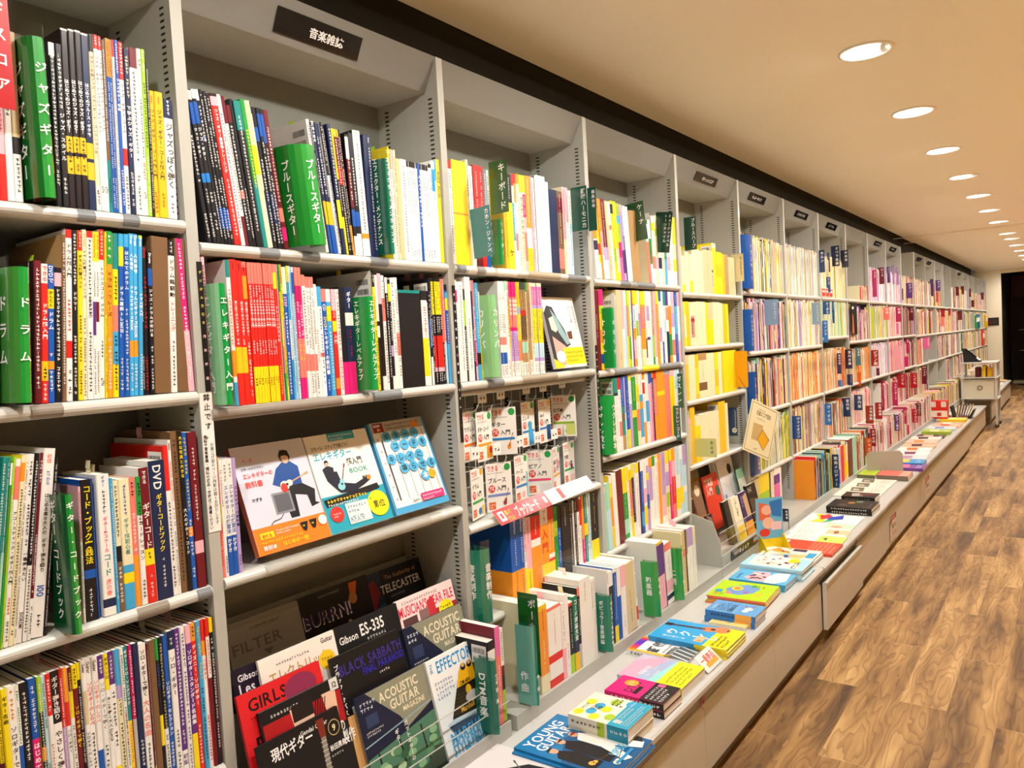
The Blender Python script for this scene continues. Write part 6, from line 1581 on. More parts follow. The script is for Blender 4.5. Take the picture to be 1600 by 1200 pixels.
for px, c, l in ((1098, 'd05a9a', 'pink'), (1209, 'c87a3a', 'orange')):
    y = Yof(px, .46, .30); m = MB(); m.box((0, -.012, 0), (.0008, .012, .022), c); m.face([(.001, -.003, .004), (.001, .006, .004), (.001, .006, .016), (.001, -.003, .016)], 'k'); o = m.build('sticker', M_PRINT); o.location = (.4585, y, .272); o.rotation_euler = (0, .14, 0); tag(o, f'tiny {l} sticker on a drawer grip channel', 'sticker')
# ------------------------------------------------------------------ far magazine rack in the cream score bay
rk = empty('magazine_rack', 'far pale magazine rack with a black plate, below the cream scores', 'magazine rack', (0, 2.352, Z0))
m = MB(); m.box((-.23, .002, .0), (.125, .738, .035)); m.box((-.23, .002, .035), (-.225, .738, .36)); m.box((-.10, .002, .035), (-.095, .738, .215)); m.box((-.23, .002, .20), (-.10, .738, .205)); m.build('body', M_STEEL, rk)
m = MB(); m.prism([(-.22, .0), (.125, .0), (.125, .10), (.09, .20), (-.02, .235), (-.22, .30)], 'y', -.004, .0015); m.build('side_panel', M_STEEL, rk)
m = MB(); m.box((.1255, .0, .0), (.129, .738, .05)); m.build('front_lip', M_STEEL, rk)
m = MB(); m.box((.1295, .10, .006), (.133, .46, .046)); m.build('sign_plate', M_ACRYL, rk)
m = MB(); [m.strokes((.1335, .20 + k * .035, .014), UY, (0, 0, 1), .026, 'f0f0f0') for k in range(4)]; m.build('sign_lettering', M_PRINT, rk)
m = MB(); [m.tube([(.118, .004, z), (.118, .735, z)], .0016) for z in (.10, .15)]; m.build('retaining_wire', M_WIRE, rk)
m = MB(); m.box((.112, .004, .052), (.1135, .36, .145)); m.build('clear_front', M_CLEAR, rk)
VE = lean_up(-.06, .28)
def emag(label, y, tx, tz, w, h, t, base, items, kind='magazine'):
    return flat_book(kind, label, kind, Vector((tx, y, tz)) - VE * h, UY, VE, w, h, t, base, items, 'magazines in the far rack')
emag('cream clarinet magazine with orange and yellow lettering, back of the far rack', 2.56, -.155, .795, .20, .18, .004, 'd9c9a0', [('z', .1, .04, .9, .1, '5a3a20', 1), ('t', .10, .34, .22, 'Clarinet', 'c87a30', 'l', .9), ('r', 0, .52, 1, 1, 'e0b030'), ('t', .14, .70, .16, 'Kawaii Jr.', '5a3a10', 'l', .75)])
emag('dark magazine with big blue letters behind the brown one, far rack', 2.37, -.16, .765, .20, .17, .004, '151c28', [('t', .02, .35, .34, 'JAZZ', '2a7ac0', 'l', .9)])
emag('orange and brown jazz magazine with a portrait, far rack middle tier', 2.37, -.065, .72, .21, .27, .006, '7a4a2a', [('r', 0, 0, .5, .5, '3a2418'), ('t', .02, .26, .24, 'JAZZ', 'f0a030', 'l', .62), ('p', [(.5, 0), (1, 0), (1, .6), (.55, .6)], '8a6a52'), ('e', .78, .16, .14, .1, 'e8d8b8'), ('r', 0, .6, 1, 1, 'b0703a')])
emag('red wind band magazine with white characters, far rack middle tier', 2.615, -.065, .725, .19, .26, .006, 'e2482c', [('t', .10, .20, .15, '管楽器', 'f6f0ec', 'l', .85), ('t', .10, .36, .15, '入門', 'f6f0ec'), ('e', .82, .34, .14, .1, '3a6a50'), ('z', .1, .04, .9, .09, 'f6d8c8', 1)])
for k in range(4):
    emag(f'white brass booklet with a black disc, {ordn(k + 1)} from the front of its cluster', 2.83 - .012 * k, -.075 - .008 * k, .772 + .002 * k, .21, .27, .004, 'efeef0', [('e', .70, .22, .13, .10, '15131a'), ('z', .5, .04, .9, .08, 'A', 1), ('t', .1, .72, .08, '奏', '2a6ab0')], 'booklet')
emag('mint striped leaflet at the right end of the far rack', 2.985, -.03, .705, .10, .16, .002, '9ad8bc', [('r', 0, .3, 1, .7, 'e8f0e4')], 'booklet')
emag('dark magazine with a pale figure at the left end of the far rack front', 2.362, .052, .60, .075, .20, .007, '2a1814', [('p', [(.2, 0), (.9, .1), (.8, .5)], '8a6a60'), ('r', .1, .36, .95, .46, 'd8d0d0'), ('r', 0, .5, 1, .75, 'b07a5a'), ('r', 0, .75, 1, 1, '7ab0c8')])
emag('white and black slim book, front of the far rack', 2.60, .045, .617, .06, .21, .02, '2a2622', [('r', 0, .6, 1, 1, '5a4a30')], 'book')
emag('cream book with black brush letters and a yellow foot, far rack front', 2.68, .050, .62, .10, .21, .014, 'ece6cc', [('v', .5, .06, .13, 'ふしぎ', 'k'), ('r', 0, .68, 1, 1, 'f0d020')], 'book')
emag('purple and tan portrait book with an orange foot, far rack front', 2.80, .046, .62, .11, .21, .016, '32205e', [('p', [(.4, .1), (.9, .05), (1, .6), (.5, .6)], 'c8a480'), ('r', 0, .70, 1, 1, 'e8a030'), ('v', .22, .08, .09, '音楽の', '9a8ad8')], 'book')
emag('black book with white katakana at the right of the far rack front', 2.93, .040, .635, .13, .22, .016, '17120f', [('t', .06, .16, .12, 'ジャズ', 'e6e6e6', 'l', .7), ('p', [(.1, .3), (.8, .35), (.9, 1), (.1, 1)], '4a3a2a')], 'book')
# bright yellow promotional stand
r = empty('display_stand', 'bright yellow cardboard display stand with a comic picture on the counter', 'display stand', (.145, 2.78, ZC + .0005), (0, 0, -.75))
m = MB(); m.prism([(0, 0), (.12, 0), (.055, .06), (.02, .09), (0, .09)], 'y', 0, .0015, 'f2d81a'); m.prism([(0, 0), (.12, 0), (.055, .06), (.02, .09), (0, .09)], 'y', .1235, .125, 'f2d81a'); m.box((0, .0016, 0), (.002, .1234, .20), 'f2d81a'); m.box((.002, .0016, 0), (.12, .1234, .002), 'f2d81a'); m.build('base', M_PRINT, r)
m = MB(); m2 = MB(); art(m2, .14, .20, [('r', 0, 0, 1, 1, '6ab8e0'), ('p', [(.1, .1), (.6, .2), (.5, .5), (.1, .55)], 'e06a4a'), ('e', .4, .3, .2, .12, 'f0b8a0'), ('p', [(.5, .1), (1, .05), (.95, .5), (.6, .45)], '2a7ac8'), ('e', .45, .62, .22, .14, 'f0c0a8'), ('r', .55, .6, .95, .8, 'f0d0d8'), ('e', .3, .85, .2, .1, 'd83a2a')])
for v in m2.v: m.v.append((.0035 + v[2], v[0] - .008, .07 + v[1]))
m.f = m2.f; m.c = m2.c; m.m = m2.m; m.box((.0022, -.008, .07), (.0034, .132, .27), 'f2d81a'); m.build('picture_panel', M_PRINT, r)
# tilted framed card hanging over the next bay, its string, and two small notes
r = empty('hanging_card', 'tilted cream framed card with a tan and yellow booklet picture', 'sign', atX(1189, 672, .085), (0, 0, 0))
m = MB(); art(m, .225, .27, [('r', 0, 0, 1, 1, 'e6dcb6'), ('l', [(.05, .04), (.95, .04), (.95, .96), (.05, .96), (.05, .04)], .012, '3a3424'), ('t', .5, .24, .10, '名曲スコア百科', '4a4028', 'c', .62), ('z', .3, .10, .7, .15, '6a6040', 1), ('z', .28, .28, .72, .33, '8a8060', 1), ('p', [(.20, .42), (.55, .40), (.56, .72), (.22, .74)], 'c2a870'), ('p', [(.55, .48), (.84, .62), (.70, .86), (.44, .70)], 'e2a820'), ('l', [(.55, .48), (.84, .62), (.70, .86), (.44, .70), (.55, .48)], .012, '5a4410'), ('z', .35, .86, .65, .91, '6a6040', 1)])
m.box((0, 0, -.0015), (.225, .27, 0), 'e6dcb6')
U_ = Vector((.30, .80, -.36)).normalized(); V_ = Vector((.10, .38, .93)); V_ = (V_ - U_ * V_.dot(U_)).normalized(); M3 = Matrix((U_, V_, U_.cross(V_))).transposed()
m.v = [tuple(M3 @ (Vector(v) - Vector((.1125, .135, 0)))) for v in m.v]; m.build('printed_card', M_PRINT, r)
a = M3 @ Vector((-.1125, .135, 0)); m = MB(); m.tube([a, a + Vector((-.02, -.13, .12))], .0012); m.build('cord', M_RUBBER, r)
card(1068, 494, 1085, 528, 'e8b8bc', '', 'pink notice card with a colourful mark before the second cream score shelf', Y=2.44, X0=0, pat='Z', band=('m', .72, .88), inset=.002)
card(1085, 685, 1119, 714, 'd7dc8c', '', 'pale yellow-green printed note hanging at the fourth cream score shelf', Y=2.42, X0=.02, pat='A', inset=.002)
card(1102, 420, 1114, 448, 'cfe0ee', '', 'small pale card with a blue cross flag on the top cream score shelf', Y=2.72, pat='S', inset=.002, band=('n', .78, .9))
card(1131, 549, 1167, 605, 'eea51c', '', 'plain golden score sticking out over the third cream score shelf', Y=2.98, X0=0, inset=.001)
# ------------------------------------------------------------------ bays beyond: dividers as things, the remaining small spines as one mass
STUFF = MB()
def fill(y0, y1, z, hs, pal, X=-.006, seed=0, lean=0.0, bands=True, wide=(.004, .011), miss=0.0):
    q = random.Random(seed); y = y0
    while y < y1 - .004:
        t = min(q.uniform(*wide), y1 - y); H = q.uniform(*hs); c = q.choice(pal); x = X - q.uniform(0, .008)
        if q.random() < miss: y += t * 3; continue
        STUFF.box((x - .19, y + .0002, z + .0003), (x, y + t - .0002, z + H), c, 0, 'kb')
        STUFF.face([(x - .188, y + .0006, z + H + .0003), (x - .002, y + .0006, z + H + .0003), (x - .002, y + t - .0006, z + H + .0003), (x - .188, y + t - .0006, z + H + .0003)], 'e8e2d0')
        if bands:
            for _ in range(q.choice((0, 1, 1, 2))):
                a = q.uniform(.05, .85); b = min(.98, a + q.uniform(.06, .3)); d = q.choice(pal)
                STUFF.face([(x + .0004, y + .0004, z + H * a), (x + .0004, y + t - .0004, z + H * a), (x + .0004, y + t - .0004, z + H * b), (x + .0004, y + .0004, z + H * b)], d)
            if t > .005 and q.random() < .8:
                zz = z + H * q.uniform(.75, .95); s = min(t * .6, .005); k = q.choice('kZk' if c not in 'kndubK' else 'w')
                for _ in range(q.randint(5, 16)): STUFF.face([(x + .0007, y + t / 2 - s / 2, zz - s * .8), (x + .0007, y + t / 2 + s / 2, zz - s * .8), (x + .0007, y + t / 2 + s / 2, zz), (x + .0007, y + t / 2 - s / 2, zz)], k); zz -= s * 1.4
        y += t
LIGHTS = ['w', 'w', 'c', 'E', 'w', 'a', 'i', 'p']
WARM = ['c', 'c', 'E', 'w', 'y', 'c', 'e', 'w']
MIX = ['w', 'c', 'w', 'v', 'd', 'n', 'p', 'h', 'q', 'y', 'j', 'u', 'w', 'E']
PURP = ['w', 'v', 'p', 'w', 'W', 'i', 'v', 'w', 'c', 'P']
PINK = ['p', 'w', 'P', 'w', 'c', 'm', 'q', 'w', 'p', 'E']
FAR = ['w', 'c', 'E', 'e', 'w', 'd', 'h', 'c', 'q', 'y', 'n', 'w', 'p', 'c']
def B0(i): return i * W + .004
def B1(i): return (i + 1) * W - .03
H30, H28, H25 = (.27, .31), (.255, .295), (.22, .27)
plan = {4: [(H30, LIGHTS + ['E', 'y', 'n']), (H28, MIX), (H28, MIX + ['c', 'y', 'w']), ((.22, .29), ['g', 'y', 'h', 'w', 'a', 'w', 'c', 'l', 'e'])],
        5: [(H30, LIGHTS), (H30, WARM + ['v', 'w']), (H28, ['c', 'y', 'E', 'o', 'c', 'w', 'q', 'c']), (H28, WARM + ['p', 'h', 'v'])],
        6: [(H28, WARM), (H28, ['c', 'j', 'c', 'E', 'w', 'l', 'y', 'c', 'i']), (H28, ['c', 'E', 'o', 'w', 'c', 'O', 'e']), (H25, ['w', 'c', 'h', 'E', 'k', 'w', 'O'])],
        7: [((.1, .12), ['r', 'w', 'c']), ((.2, .29), ['k', 'y', 'w', 'u', 'c', 'p']), (H25, ['e', 'o', 'c', 'O', 'E', 'w']), (H25, PINK + ['w', 'c'])],
        8: [(H28, PURP), (H28, ['l', 'c', 'y', 'v', 'w', 'p']), (H28, PURP), (H25, ['w', 'c', 'M', 'd', 'p'])],
        9: [(H28, PURP), (H28, PINK + ['d', 'h']), (H28, PINK), (H25, ['M', 'w', 'c', 'd', 'E', 'p'])],
        10: [(H28, ['E', 'w', 'd', 'e', 'p']), (H28, ['h', 'd', 'e', 'v', 'E']), (H25, ['h', 'p', 'e', 'E', 'd', 'w']), (H25, ['M', 'd', 'c', 'E'])]}
for i, rows in plan.items():
    for k, (hs, pal) in enumerate(rows):
        a, b = B0(i), B1(i)
        if (i, k) == (7, 0): a = b - .30
        if (i, k) == (8, 3) : a = a + .35
        fill(a, b, SH[i][k], hs, pal, seed=100 + i * 10 + k)
    if i > 4: fill(B0(i), B1(i) - .02, Z0, (.20, .27), ['w', 'c', 'p', 'M', 'E', 'd', 'w'] if i > 6 else ['w', 'k', 'n', 'r', 'o', 'y', 's', 'j', 'h', 'c'], X=.122, seed=300 + i)
for k in range(FN):
    a, b = FY0 + k * W + .004, FY0 + (k + 1) * W - .03
    for j, z in enumerate((1.64, 1.30, .97, .64)):
        if (k, j) in ((3, 0), (1, 2), (2, 3), (1, 3)): continue
        e = b - (.25 if (k + j) % 4 == 2 else 0)
        fill(a, e, z, H28, FAR + (['d', 'M', 'p'] if k < 5 else ['y', 'b', 'g']), seed=500 + k * 10 + j, wide=(.006, .02))
    fill(a, b, Z0, H25, FAR, X=.12, seed=700 + k, wide=(.008, .02))
tag(STUFF.build('shelved_books', M_PRINT), 'masses of slim score spines on the shelves from the sixth bookcase to the end wall', 'books', kind='stuff')
# bigger books that stand out on the sixth bookcase's ledge
row("ledge left of the blue song card", .0, Z0, "", *BK, wide=True, text='''
C 1160 630 6.345
L 0
B 80
182 E 24 [E # ~k10-60
282 l 24.5 y0-40 [l # ~u50-70
300 n 23 ~w10-80
330 c 24 ~k10-80
385 P 26 w0-20 ~W30-60 u20-40
402 w 24 ~k10-40
C 1160 740 5.773
B 480
500 w 24 k20-30 ~k4-80
530 K 24.5 [r ~w4-80
568 r 24.6 ~W20-60
G 600
640 b 25 ~W5-90 [b
672 k 25 /W5-90:ジャズスタンダード・バイブル ~b40-50
730 w 26 o88-94 [o
770 w 26 ~q4-30
''')
row("ledge before the orange jazz card", .128, Z0, '', *BK, '''
C 1160 630 6.345
B 930
950 y 25 c0-20 ~k20-60
975 b 24 i0-60 ~w60-90
990 p 24 ~k10-50
1018 r 24.5 ~W10-60
1040 Y 23.5 ~k10-50
1060 c 23.5 y50-90
1100 d 26 [d # ~w10-60
1140 j 26 ~k10-60
''')
# category dividers of these bays
for px0, px1, z, H, tx, c, l in ((1158, 1180, 1.640, .31, 'トランペット', 'B', 'tall blue trumpet divider at the left of the sixth bookcase'), (1161, 1180, 1.312, .245, 'アルトサックス', 'B', 'tall blue alto saxophone divider on the second shelf'), (1168, 1185, .980, .245, 'フルート教本', 'B', 'tall blue flute method divider on the third shelf'), (1171, 1190, .650, .25, 'ヴァイオリン教本', 'B', 'tall blue violin method divider below the tilted cream card')):
    divider(c, px0, px1, .004, z, H, tx, l, clear_top=.02, txtz=.2, cols=1)
CARDS = [(1275, 391, 1288, 426, 'N', 'ホルン', 'blue horn card on the top shelf'), (1292, 395, 1296, 425, 'N', 'テューバ', 'narrow blue card right of the horn card'), (1298, 384, 1311, 416, 'n', 'オペラ全曲', 'navy opera card on the top shelf'), (1313, 391, 1325, 418, 'n', '声楽曲', 'navy card right of the opera card, top shelf'), (1289, 433, 1297, 457, 'B', 'ハープ', 'small blue card below the horn card'),
  (1192, 468, 1215, 508, 'S', '', 'grey blue composer notice with a photo, second shelf of the sixth bookcase'), (1266, 473, 1280, 507, 'S', '', 'grey blue composer notice with a photo, left of the oboe card'), (1284, 471, 1296, 491, 'B', 'オーボエ', 'blue oboe card on the second shelf'), (1298, 471, 1303, 505, 'B', 'ファゴット', 'narrow blue card right of the oboe card'), (1281, 501, 1293, 535, 'I', 'ウィンド', 'bright blue wind ensemble card under the oboe card'),
  (1305, 552, 1314, 584, 'N', '弦楽合奏', 'grey-blue string ensemble card on the third shelf'), (1318, 546, 1331, 576, 'n', '室内合奏', 'dark blue chamber card on the third shelf'), (1321, 585, 1332, 602, 'N', '', 'small blue card under the dark blue chamber card'), (1307, 594, 1317, 604, 'I', '', 'tiny bright blue card under the string ensemble card'), (1335, 543, 1344, 571, '4a90a0', '四重奏', 'teal quartet card by the upright, third shelf'), (1337, 582, 1345, 603, 'O', '', 'small orange card below the teal quartet card'),
  (1234, 650, 1251, 686, 'B', 'ヴァイオリン', 'blue violin card on the fourth shelf'), (1284, 631, 1299, 664, 'I', 'ヴィオラ', 'bright blue viola card on the fourth shelf'), (1315, 622, 1328, 651, 'N', '室内楽', 'slate blue chamber music card on the fourth shelf'), (1332, 617, 1347, 641, 'N', '室内楽', 'slate blue chamber card nearest the upright, fourth shelf'), (1208, 795, 1221, 838, 'n', 'コントラバス', 'navy double bass card standing on the ledge'), (1222, 795, 1232, 836, 'n', '吹奏楽', 'navy brass card right of the double bass card'), (1295, 710, 1310, 762, 'N', '歌曲メロディー', 'blue song melody card standing on the ledge'),
  (1361, 422, 1369, 464, 'M', 'スコア', 'tall crimson card at the left of the purple bay, top shelf'), (1371, 418, 1381, 444, 'd', 'ピース', 'dark maroon card with a round mark, top shelf'), (1384, 417, 1390, 442, 'u', 'ピアノ', 'purple card right of the dark maroon one, top shelf'), (1392, 415, 1397, 444, 'v', 'ピアノ', 'lilac card in the middle of the top shelf cluster'), (1399, 418, 1404, 445, 'v', '連弾', 'second lilac card of the top shelf cluster'), (1406, 451, 1411, 469, 'd', '', 'small maroon card low on the top shelf'), (1414, 442, 1425, 466, 'u', 'ピアノ', 'dark purple card in the gap beside the curved brochure'),
  (1378, 480, 1389, 500, 'q', '名曲', 'salmon card on the second shelf'), (1397, 480, 1408, 503, 'M', '伴奏', 'crimson card on the second shelf'), (1398, 505, 1404, 522, 'P', '', 'pink card under the crimson one'), (1418, 480, 1427, 501, 'd', 'ソロ', 'maroon card with a round mark on the second shelf'), (1357, 547, 1372, 572, 'R', 'ピアノ曲', 'brick red card sticking out of the third row'), (1367, 575, 1374, 587, 'd', '', 'small maroon card under the brick red one'), (1395, 540, 1412, 578, 'p', '', 'pink notice with black letters on the third row'), (1414, 529, 1420, 552, 'M', '連弾', 'crimson card on the third row'), (1411, 557, 1419, 573, 'm', '', 'small magenta card at the foot of the third row'), (1441, 527, 1453, 545, 'P', '', 'rose notice with a dark square in the far gap bay'),
  (1401, 584, 1414, 606, 'c0102a', 'こども', 'bright red card on the fourth row'), (1392, 597, 1402, 634, 'M', 'スタンダード', 'tall crimson card on the fourth row'), (1420, 583, 1433, 606, 'c0102a', 'こども', 'bright red card right of the first bright red one'), (1438, 575, 1447, 600, 'd', 'ソナタ', 'maroon card at the end of the fourth row'),
  (1352, 634, 1364, 662, 'R', '合唱曲集', 'brick red card, upper left of the red cluster'), (1367, 629, 1378, 655, 'R', '合唱曲集', 'brick red card, upper right of the red cluster'), (1356, 670, 1368, 697, 'R', '女声合唱', 'brick red card behind the orange one'), (1347, 684, 1362, 712, 'O', 'ジャズ', 'orange card standing forward on the ledge'), (1371, 666, 1377, 692, 'R', '男声', 'narrow brick red card in the red cluster'), (1379, 664, 1383, 690, 'R', '混声', 'narrowest brick red card in the red cluster'), (1386, 660, 1392, 694, 'M', 'オルガン', 'slim crimson card on the fifth row'), (1394, 648, 1405, 673, 'u', 'ピアノ教本', 'purple piano card on the fifth row'), (1409, 640, 1416, 662, 'M', 'ピアノ', 'crimson card right of the purple piano card'), (1414, 664, 1420, 679, 'M', '', 'small crimson card low on the fifth row'), (1422, 639, 1434, 660, 'c0102a', 'バイエル', 'bright red card on the fifth row'), (1428, 630, 1439, 650, 'd', 'ツェルニー', 'maroon card behind the bright red one on the fifth row'), (1443, 622, 1451, 642, 'd', '教本', 'wine card on the white folder past the fifth row'), (1457, 616, 1463, 636, 'u', '教本', 'purple card right of the wine card'),
  (1453, 436, 1458, 463, 'u', '', 'dark purple card first beyond the gap, top row'), (1460, 438, 1469, 455, 'u', 'ポップ', 'purple card second beyond the gap, top row'), (1461, 456, 1465, 472, 'M', '', 'crimson card under the purple one beyond the gap'), (1469, 482, 1476, 496, 'R', '', 'brick red card on the second row beyond the gap'), (1480, 482, 1485, 493, 'R', '', 'second brick red card on the second row beyond the gap'), (1468, 495, 1475, 510, 'q', '', 'salmon card below the brick red one beyond the gap'), (1492, 448, 1498, 462, 'd', '', 'maroon card on the far top row, first of its trio'), (1501, 447, 1506, 460, 'd', '', 'maroon card on the far top row, second of its trio'), (1512, 451, 1517, 464, 'd', '', 'maroon card on the far top row, third of its trio'), (1495, 486, 1503, 500, 'd', '', 'maroon card on the far second row'), (1516, 469, 1522, 480, 'd', '', 'maroon card low on the far top row'), (1532, 457, 1537, 468, 'd', '', 'last maroon card before the end wall')]
for px0, py0, px1, py1, c, tx, l in CARDS:
    led = py0 > 700 or (px0 > 1340 and py0 > 625)
    card(px0, py0, px1, py1, c, tx, l, X0=.10 if led else -.02, inset=.003, pat='W' if not tx and px1 - px0 > 8 else None)
# brochure holder with stepped red leaflets, curved brochure, lime folder, black folder
m = MB(); m.prism([(1.64, .0), (1.94, .0), (1.94, .03), (1.80, .05), (1.66, .20), (1.64, .22)], 'y', 0, .004, 'c8b898') if False else None
r = empty('brochure_holder', 'stepped holder of red and cream leaflets on the top shelf of the eighth bookcase', 'brochure holder', (-.03, 7 * W - .78 + .02, 1.6403))
m = MB(); m.prism([(-.18, 0), (.03, 0), (.03, .06), (-.04, .12), (-.08, .30), (-.18, .30)], 'y', 0, .30, 'd8caa8'); m.build('body', M_PRINT, r)
m = MB()
for k in range(3):
    y = .0 + .10 * k; m.face([(.0306, y + .01, .005), (.0306, y + .09, .005), (.0306, y + .09, .055), (.0306, y + .01, .055)], 'd8202a'); m.face([(.031, y + .02, .03), (.031, y + .08, .03), (.031, y + .08, .045), (.031, y + .02, .045)], 'f2e0d0')
m.face([(-.079, .02, .20), (-.079, .28, .20), (-.079, .28, .28), (-.079, .02, .28)], 'c8252a'); m.face([(-.038, .02, .125), (-.038, .28, .125), (-.07, .28, .19), (-.07, .02, .19)], 'b8854a'); m.build('leaflet', M_PRINT, r)
m = MB(); m.prism([(0, 0), (.006, 0), (.02, .10), (.05, .20), (.08, .27), (.07, .27), (.04, .20), (.012, .10)], 'x', 0, .14, 'd8cbb0'); o = m.build('brochure', M_PRINT); o.location = (-.12, 7.86, 1.6403); tag(o, 'curved cream brochure leaning in the dark gap beside the purple cards', 'brochure')
m = MB(); m.box((0, 0, 0), (.12, .004, .27), 'cfe04a'); o = m.build('folder', M_PRINT); o.location = (-.1, 6.30, 1.3125); tag(o, 'plain lime folder on the second shelf of the purple bay', 'folder')
m = MB(); m.box((0, 0, 0), (.002, .20, .25), '0e0d10'); m.face([(.0024, .02, .01), (.0024, .09, .01), (.0024, .07, .15), (.0024, .04, .17)], 'c06a3a'); m.face([(.0024, .03, .20), (.0024, .09, .20), (.0024, .09, .22), (.0024, .03, .22)], 'e0e0e0'); o = m.build('programme', M_PRINT); o.location = (.004, 5.52, 1.3605); tag(o, 'black programme with an orange dancer, right of the blue notices', 'programme')
m = MB(); m.prism([(0, 0), (.005, 0), (.03, .20), (.025, .20)], 'x', 0, .10, 'd8e07a'); o = m.build('folder', M_PRINT); o.location = (-.09, 9.42, 1.3005); tag(o, 'pale yellow folder leaning beyond the dark gap', 'folder')
for px0, px1, z, H, c, l in ((1526, 1534, 1.30, .25, '1560b8', 'bright blue binder on the far second row'), (1523, 1526, 1.30, .23, '1f8a4a', 'green binder left of the bright blue one'), (1539, 1543, 1.30, .24, 'e0b020', 'golden binder on the far second row'), (1534, 1541, .97, .28, 'c8202c', 'red binder on the far third row')):
    y0, y1 = Yof(px0, 0, z), Yof(px1, 0, z); m = MB(); y0 = max(y0, FY0 + math.floor((y0 - FY0) / W + .3) * W + .01); y1 = y0 + .42; m.box((-.2, 0, 0), (.02, y1 - y0 - .01, H), c); m.face([(.0204, .05, H * .5), (.0204, y1 - y0 - .06, H * .5), (.0204, y1 - y0 - .06, H * .8), (.0204, .05, H * .8)], 'e8e8e8'); o = m.build('binder', M_PRINT); o.location = (0, y0, z + .0005); tag(o, l, 'binder')
# red boxed set and magazine bowl before the trolley
r = empty('gift_box', 'red and white boxed set standing on the counter before the trolley', 'box', (.21, 8.66, ZC + .032), (0, 0, .0))
m = MB(); m.box((-.12, 0, 0), (.06, .12, .20), 'd42820'); m.face([(-.118, -.0005, .02), (.058, -.0005, .02), (.058, -.0005, .09), (-.118, -.0005, .09)], 'f0e4d8'); m.face([(-.118, -.0005, .13), (-.05, -.0005, .13), (-.05, -.0005, .19), (-.118, -.0005, .19)], 'e8dccf'); m.face([(.0, -.0005, .13), (.05, -.0005, .13), (.05, -.0005, .19), (.0, -.0005, .19)], 'e8dccf'); m.face([(-.04, -.001, .03), (.0, -.001, .03), (.0, -.001, .07), (-.04, -.001, .07)], 'c83028'); m.build('carton', M_PRINT, r)
r = empty('leaflet_stand', 'dark stand of curling leaflets on the low counter by the trolley', 'leaflet stand', (.33, 9.28, ZC - .03 + .0005))
m = MB(); m.prism([(-.08, 0), (.10, 0), (.14, .10), (.12, .10), (.08, .015), (-.06, .015), (-.09, .14), (-.11, .14)], 'y', 0, .20, '2a241c'); m.build('tray', M_PRINT, r); m = MB()
for k in range(6): m.prism([(-.05 + k * .022, .016), (-.046 + k * .022, .016), (-.03 + k * .03, .16), (-.034 + k * .03, .16)], 'y', .01, .19, ('c8b060', '8a6a4a', 'a88a6a', '7a5a5a', 'c8b8a0', 'd8c890')[k])
m.build('leaflet', M_PRINT, r)
# ------------------------------------------------------------------ white trolley
t = empty('trolley', 'white steel trolley with two shelves parked between the far counters', 'trolley', (.0, 11.03, 0))
for x in (.16, .545):
    for y in (.02, .46): m = MB(); m.box((x, y, .055), (x + .028, y + .028, .86)); m.build('post', M_LIP, t)
m = MB(); m.box((.15, .0, .86), (.585, .51, .875)); m.build('top_tray', M_LIP, t); m = MB(); m.box((.15, .0, .66), (.585, .51, .672)); m.build('middle_tray', M_LIP, t); m = MB(); m.box((.15, .0, .38), (.585, .51, .392)); m.build('lower_tray', M_LIP, t)
for x in (.174, .559):
    for y in (.034, .474):
        m = MB(); m.lathe([(.0, -.010), (.022, -.010), (.026, -.004), (.026, .004), (.022, .010), (0, .010)], (0, 0, 0), n=16); o = m.build('caster', M_RUBBER, t); o.location = (x, y, .027); o.rotation_euler = (math.pi / 2, 0, 0)
        m = MB(); m.box((x - .010, y - .012, .028), (x + .010, y + .012, .056)); m.build('fork', M_CHROME, t)
r = empty('storage_box', 'beige storage box with a ring pull in the trolley', 'box', (.155, 11.06, .393))
m = MB(); m.box((0, 0, 0), (.38, .42, .235), 'd3cfba'); m.build('body', M_PRINT, r); m = MB(); m.box((-.006, -.006, .236), (.386, .426, .252), 'c9c5b0'); m.build('lid', M_PRINT, r)
m = MB(); m.tube([(.22 + .028 * math.cos(a), -.006, .14 + .028 * math.sin(a)) for a in [k * .5236 for k in range(13)]], .006, '7a766a'); m.build('ring_pull', M_PRINT, r)
r = empty('tablet', 'dark slanted screen on top of the trolley', 'tablet', (.19, 11.11, .8755))
m = MB(); m.prism([(0, 0), (.20, 0), (.0, .19), (-.012, .185)], 'y', 0, .18, '1c1d20'); m.build('stand', M_PRINT, r); m = MB(); m.face([(.193, .01, .010), (.193, .17, .010), (.012, .17, .182), (.012, .01, .182)], '2e343a'); m.v = [(a + .001, b, c + .001) for a, b, c in m.v]; m.build('screen', M_ACRYL, r)
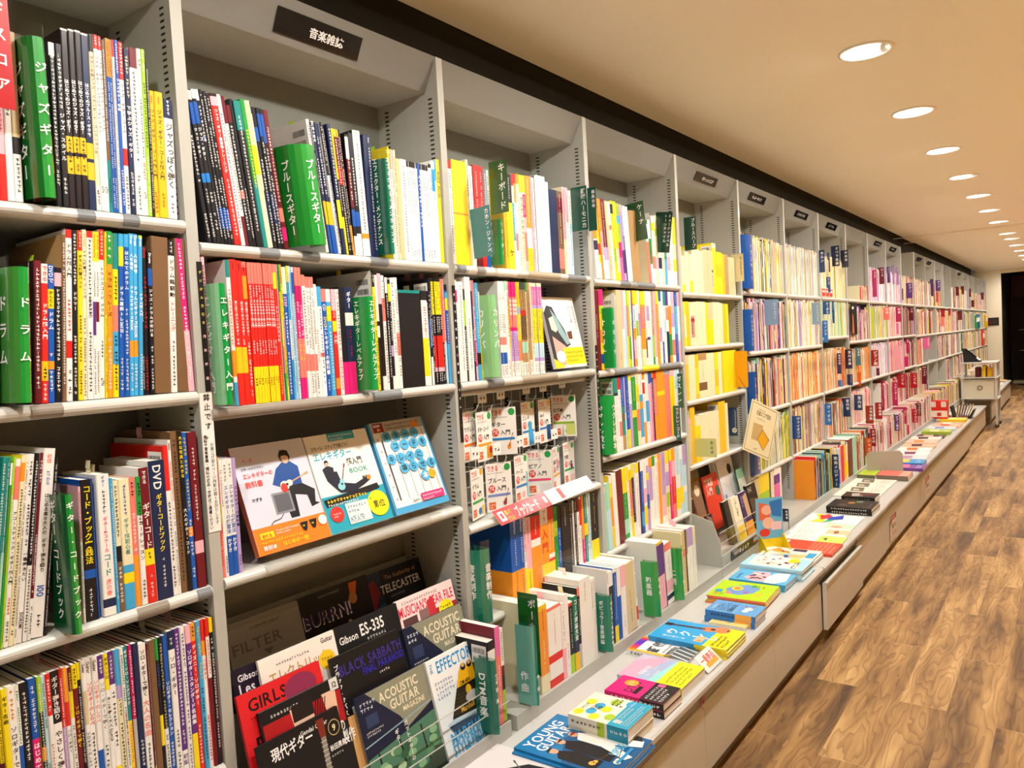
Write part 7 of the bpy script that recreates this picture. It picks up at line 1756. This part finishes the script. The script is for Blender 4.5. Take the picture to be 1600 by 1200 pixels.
for k, (x, w_, h, c, l) in enumerate(((.32, .05, .13, '5a1420', 'dark red file'), (.40, .04, .15, 'e8c020', 'yellow file'), (.46, .05, .12, 'e0a818', 'golden file'))):
    m = MB(); m.box((0, 0, 0), (w_, .26, h), c); o = m.build('file', M_PRINT); o.location = (x, 11.11, .6725); tag(o, f'{l} on the middle tray of the trolley', 'file')
# ------------------------------------------------------------------ end wall and the dark doorway
m = MB(); m.box((0, 0, 0), (.16, .012, .13), '17110f'); m.face([(.01, -.0006, .02), (.05, -.0006, .02), (.04, -.0006, .11), (.01, -.0006, .09)], '5a1a1a'); [m.face([(.06, -.0006, .03 + k * .02), (.14, -.0006, .03 + k * .02), (.14, -.0006, .037 + k * .02), (.06, -.0006, .037 + k * .02)], '4a4038') for k in range(4)]
o = m.build('wall_plaque', M_PRINT); o.location = (.015, YB - .0125, 1.33); o.scale = (1.15, 1, 1.2); tag(o, 'small dark plaque on the cream end wall', 'plaque')
t = empty('stand_pole', 'thin metal stand in the dark doorway at the far right', 'stand', (.55, 19.2, 0))
m = MB(); m.lathe([(0, .02), (.16, .012), (.17, 0)], (0, 0, 0)); m.build('base', M_RUBBER, t); m = MB(); m.tube([(0, 0, .01), (0, 0, 1.55)], .014, n=10); m.build('pole', M_CHROME, t)
m = MB(); [m.tube([(-.12, 0, z), (.12, 0, z)], .008) for z in (.75, 1.2)]; m.build('crossbar', M_CHROME, t)
t2 = empty('spot_lamp', 'small glowing lamp in the dark doorway', 'lamp', (.62, 19.1, 1.60)); m = MB(); m.lathe([(0, -.05), (.035, -.035), (.05, 0), (.035, .035), (0, .05)], (0, 0, 0), n=16); m.build('bulb', emit('doorway_bulb', (1, .85, .6), 6), t2, smooth=True); m = MB(); m.tube([(0, 0, .05), (0, 0, 1.11)], .004); m.build('cord', M_RUBBER, t2)
m = MB(); m.box((0, 0, 0), (1.2, .02, .5), '3a0a10'); o = m.build('banner', M_PRINT); o.location = (.25, 20.5, 1.95); tag(o, 'dark red banner inside the doorway', 'banner')
m = MB(); m.box((0, 0, 0), (.5, .3, .06), 'c8c0a0'); o = m.build('low_box', M_PRINT); o.location = (.28, 19.6, 0.0005); tag(o, 'pale low box on the floor inside the doorway', 'box')
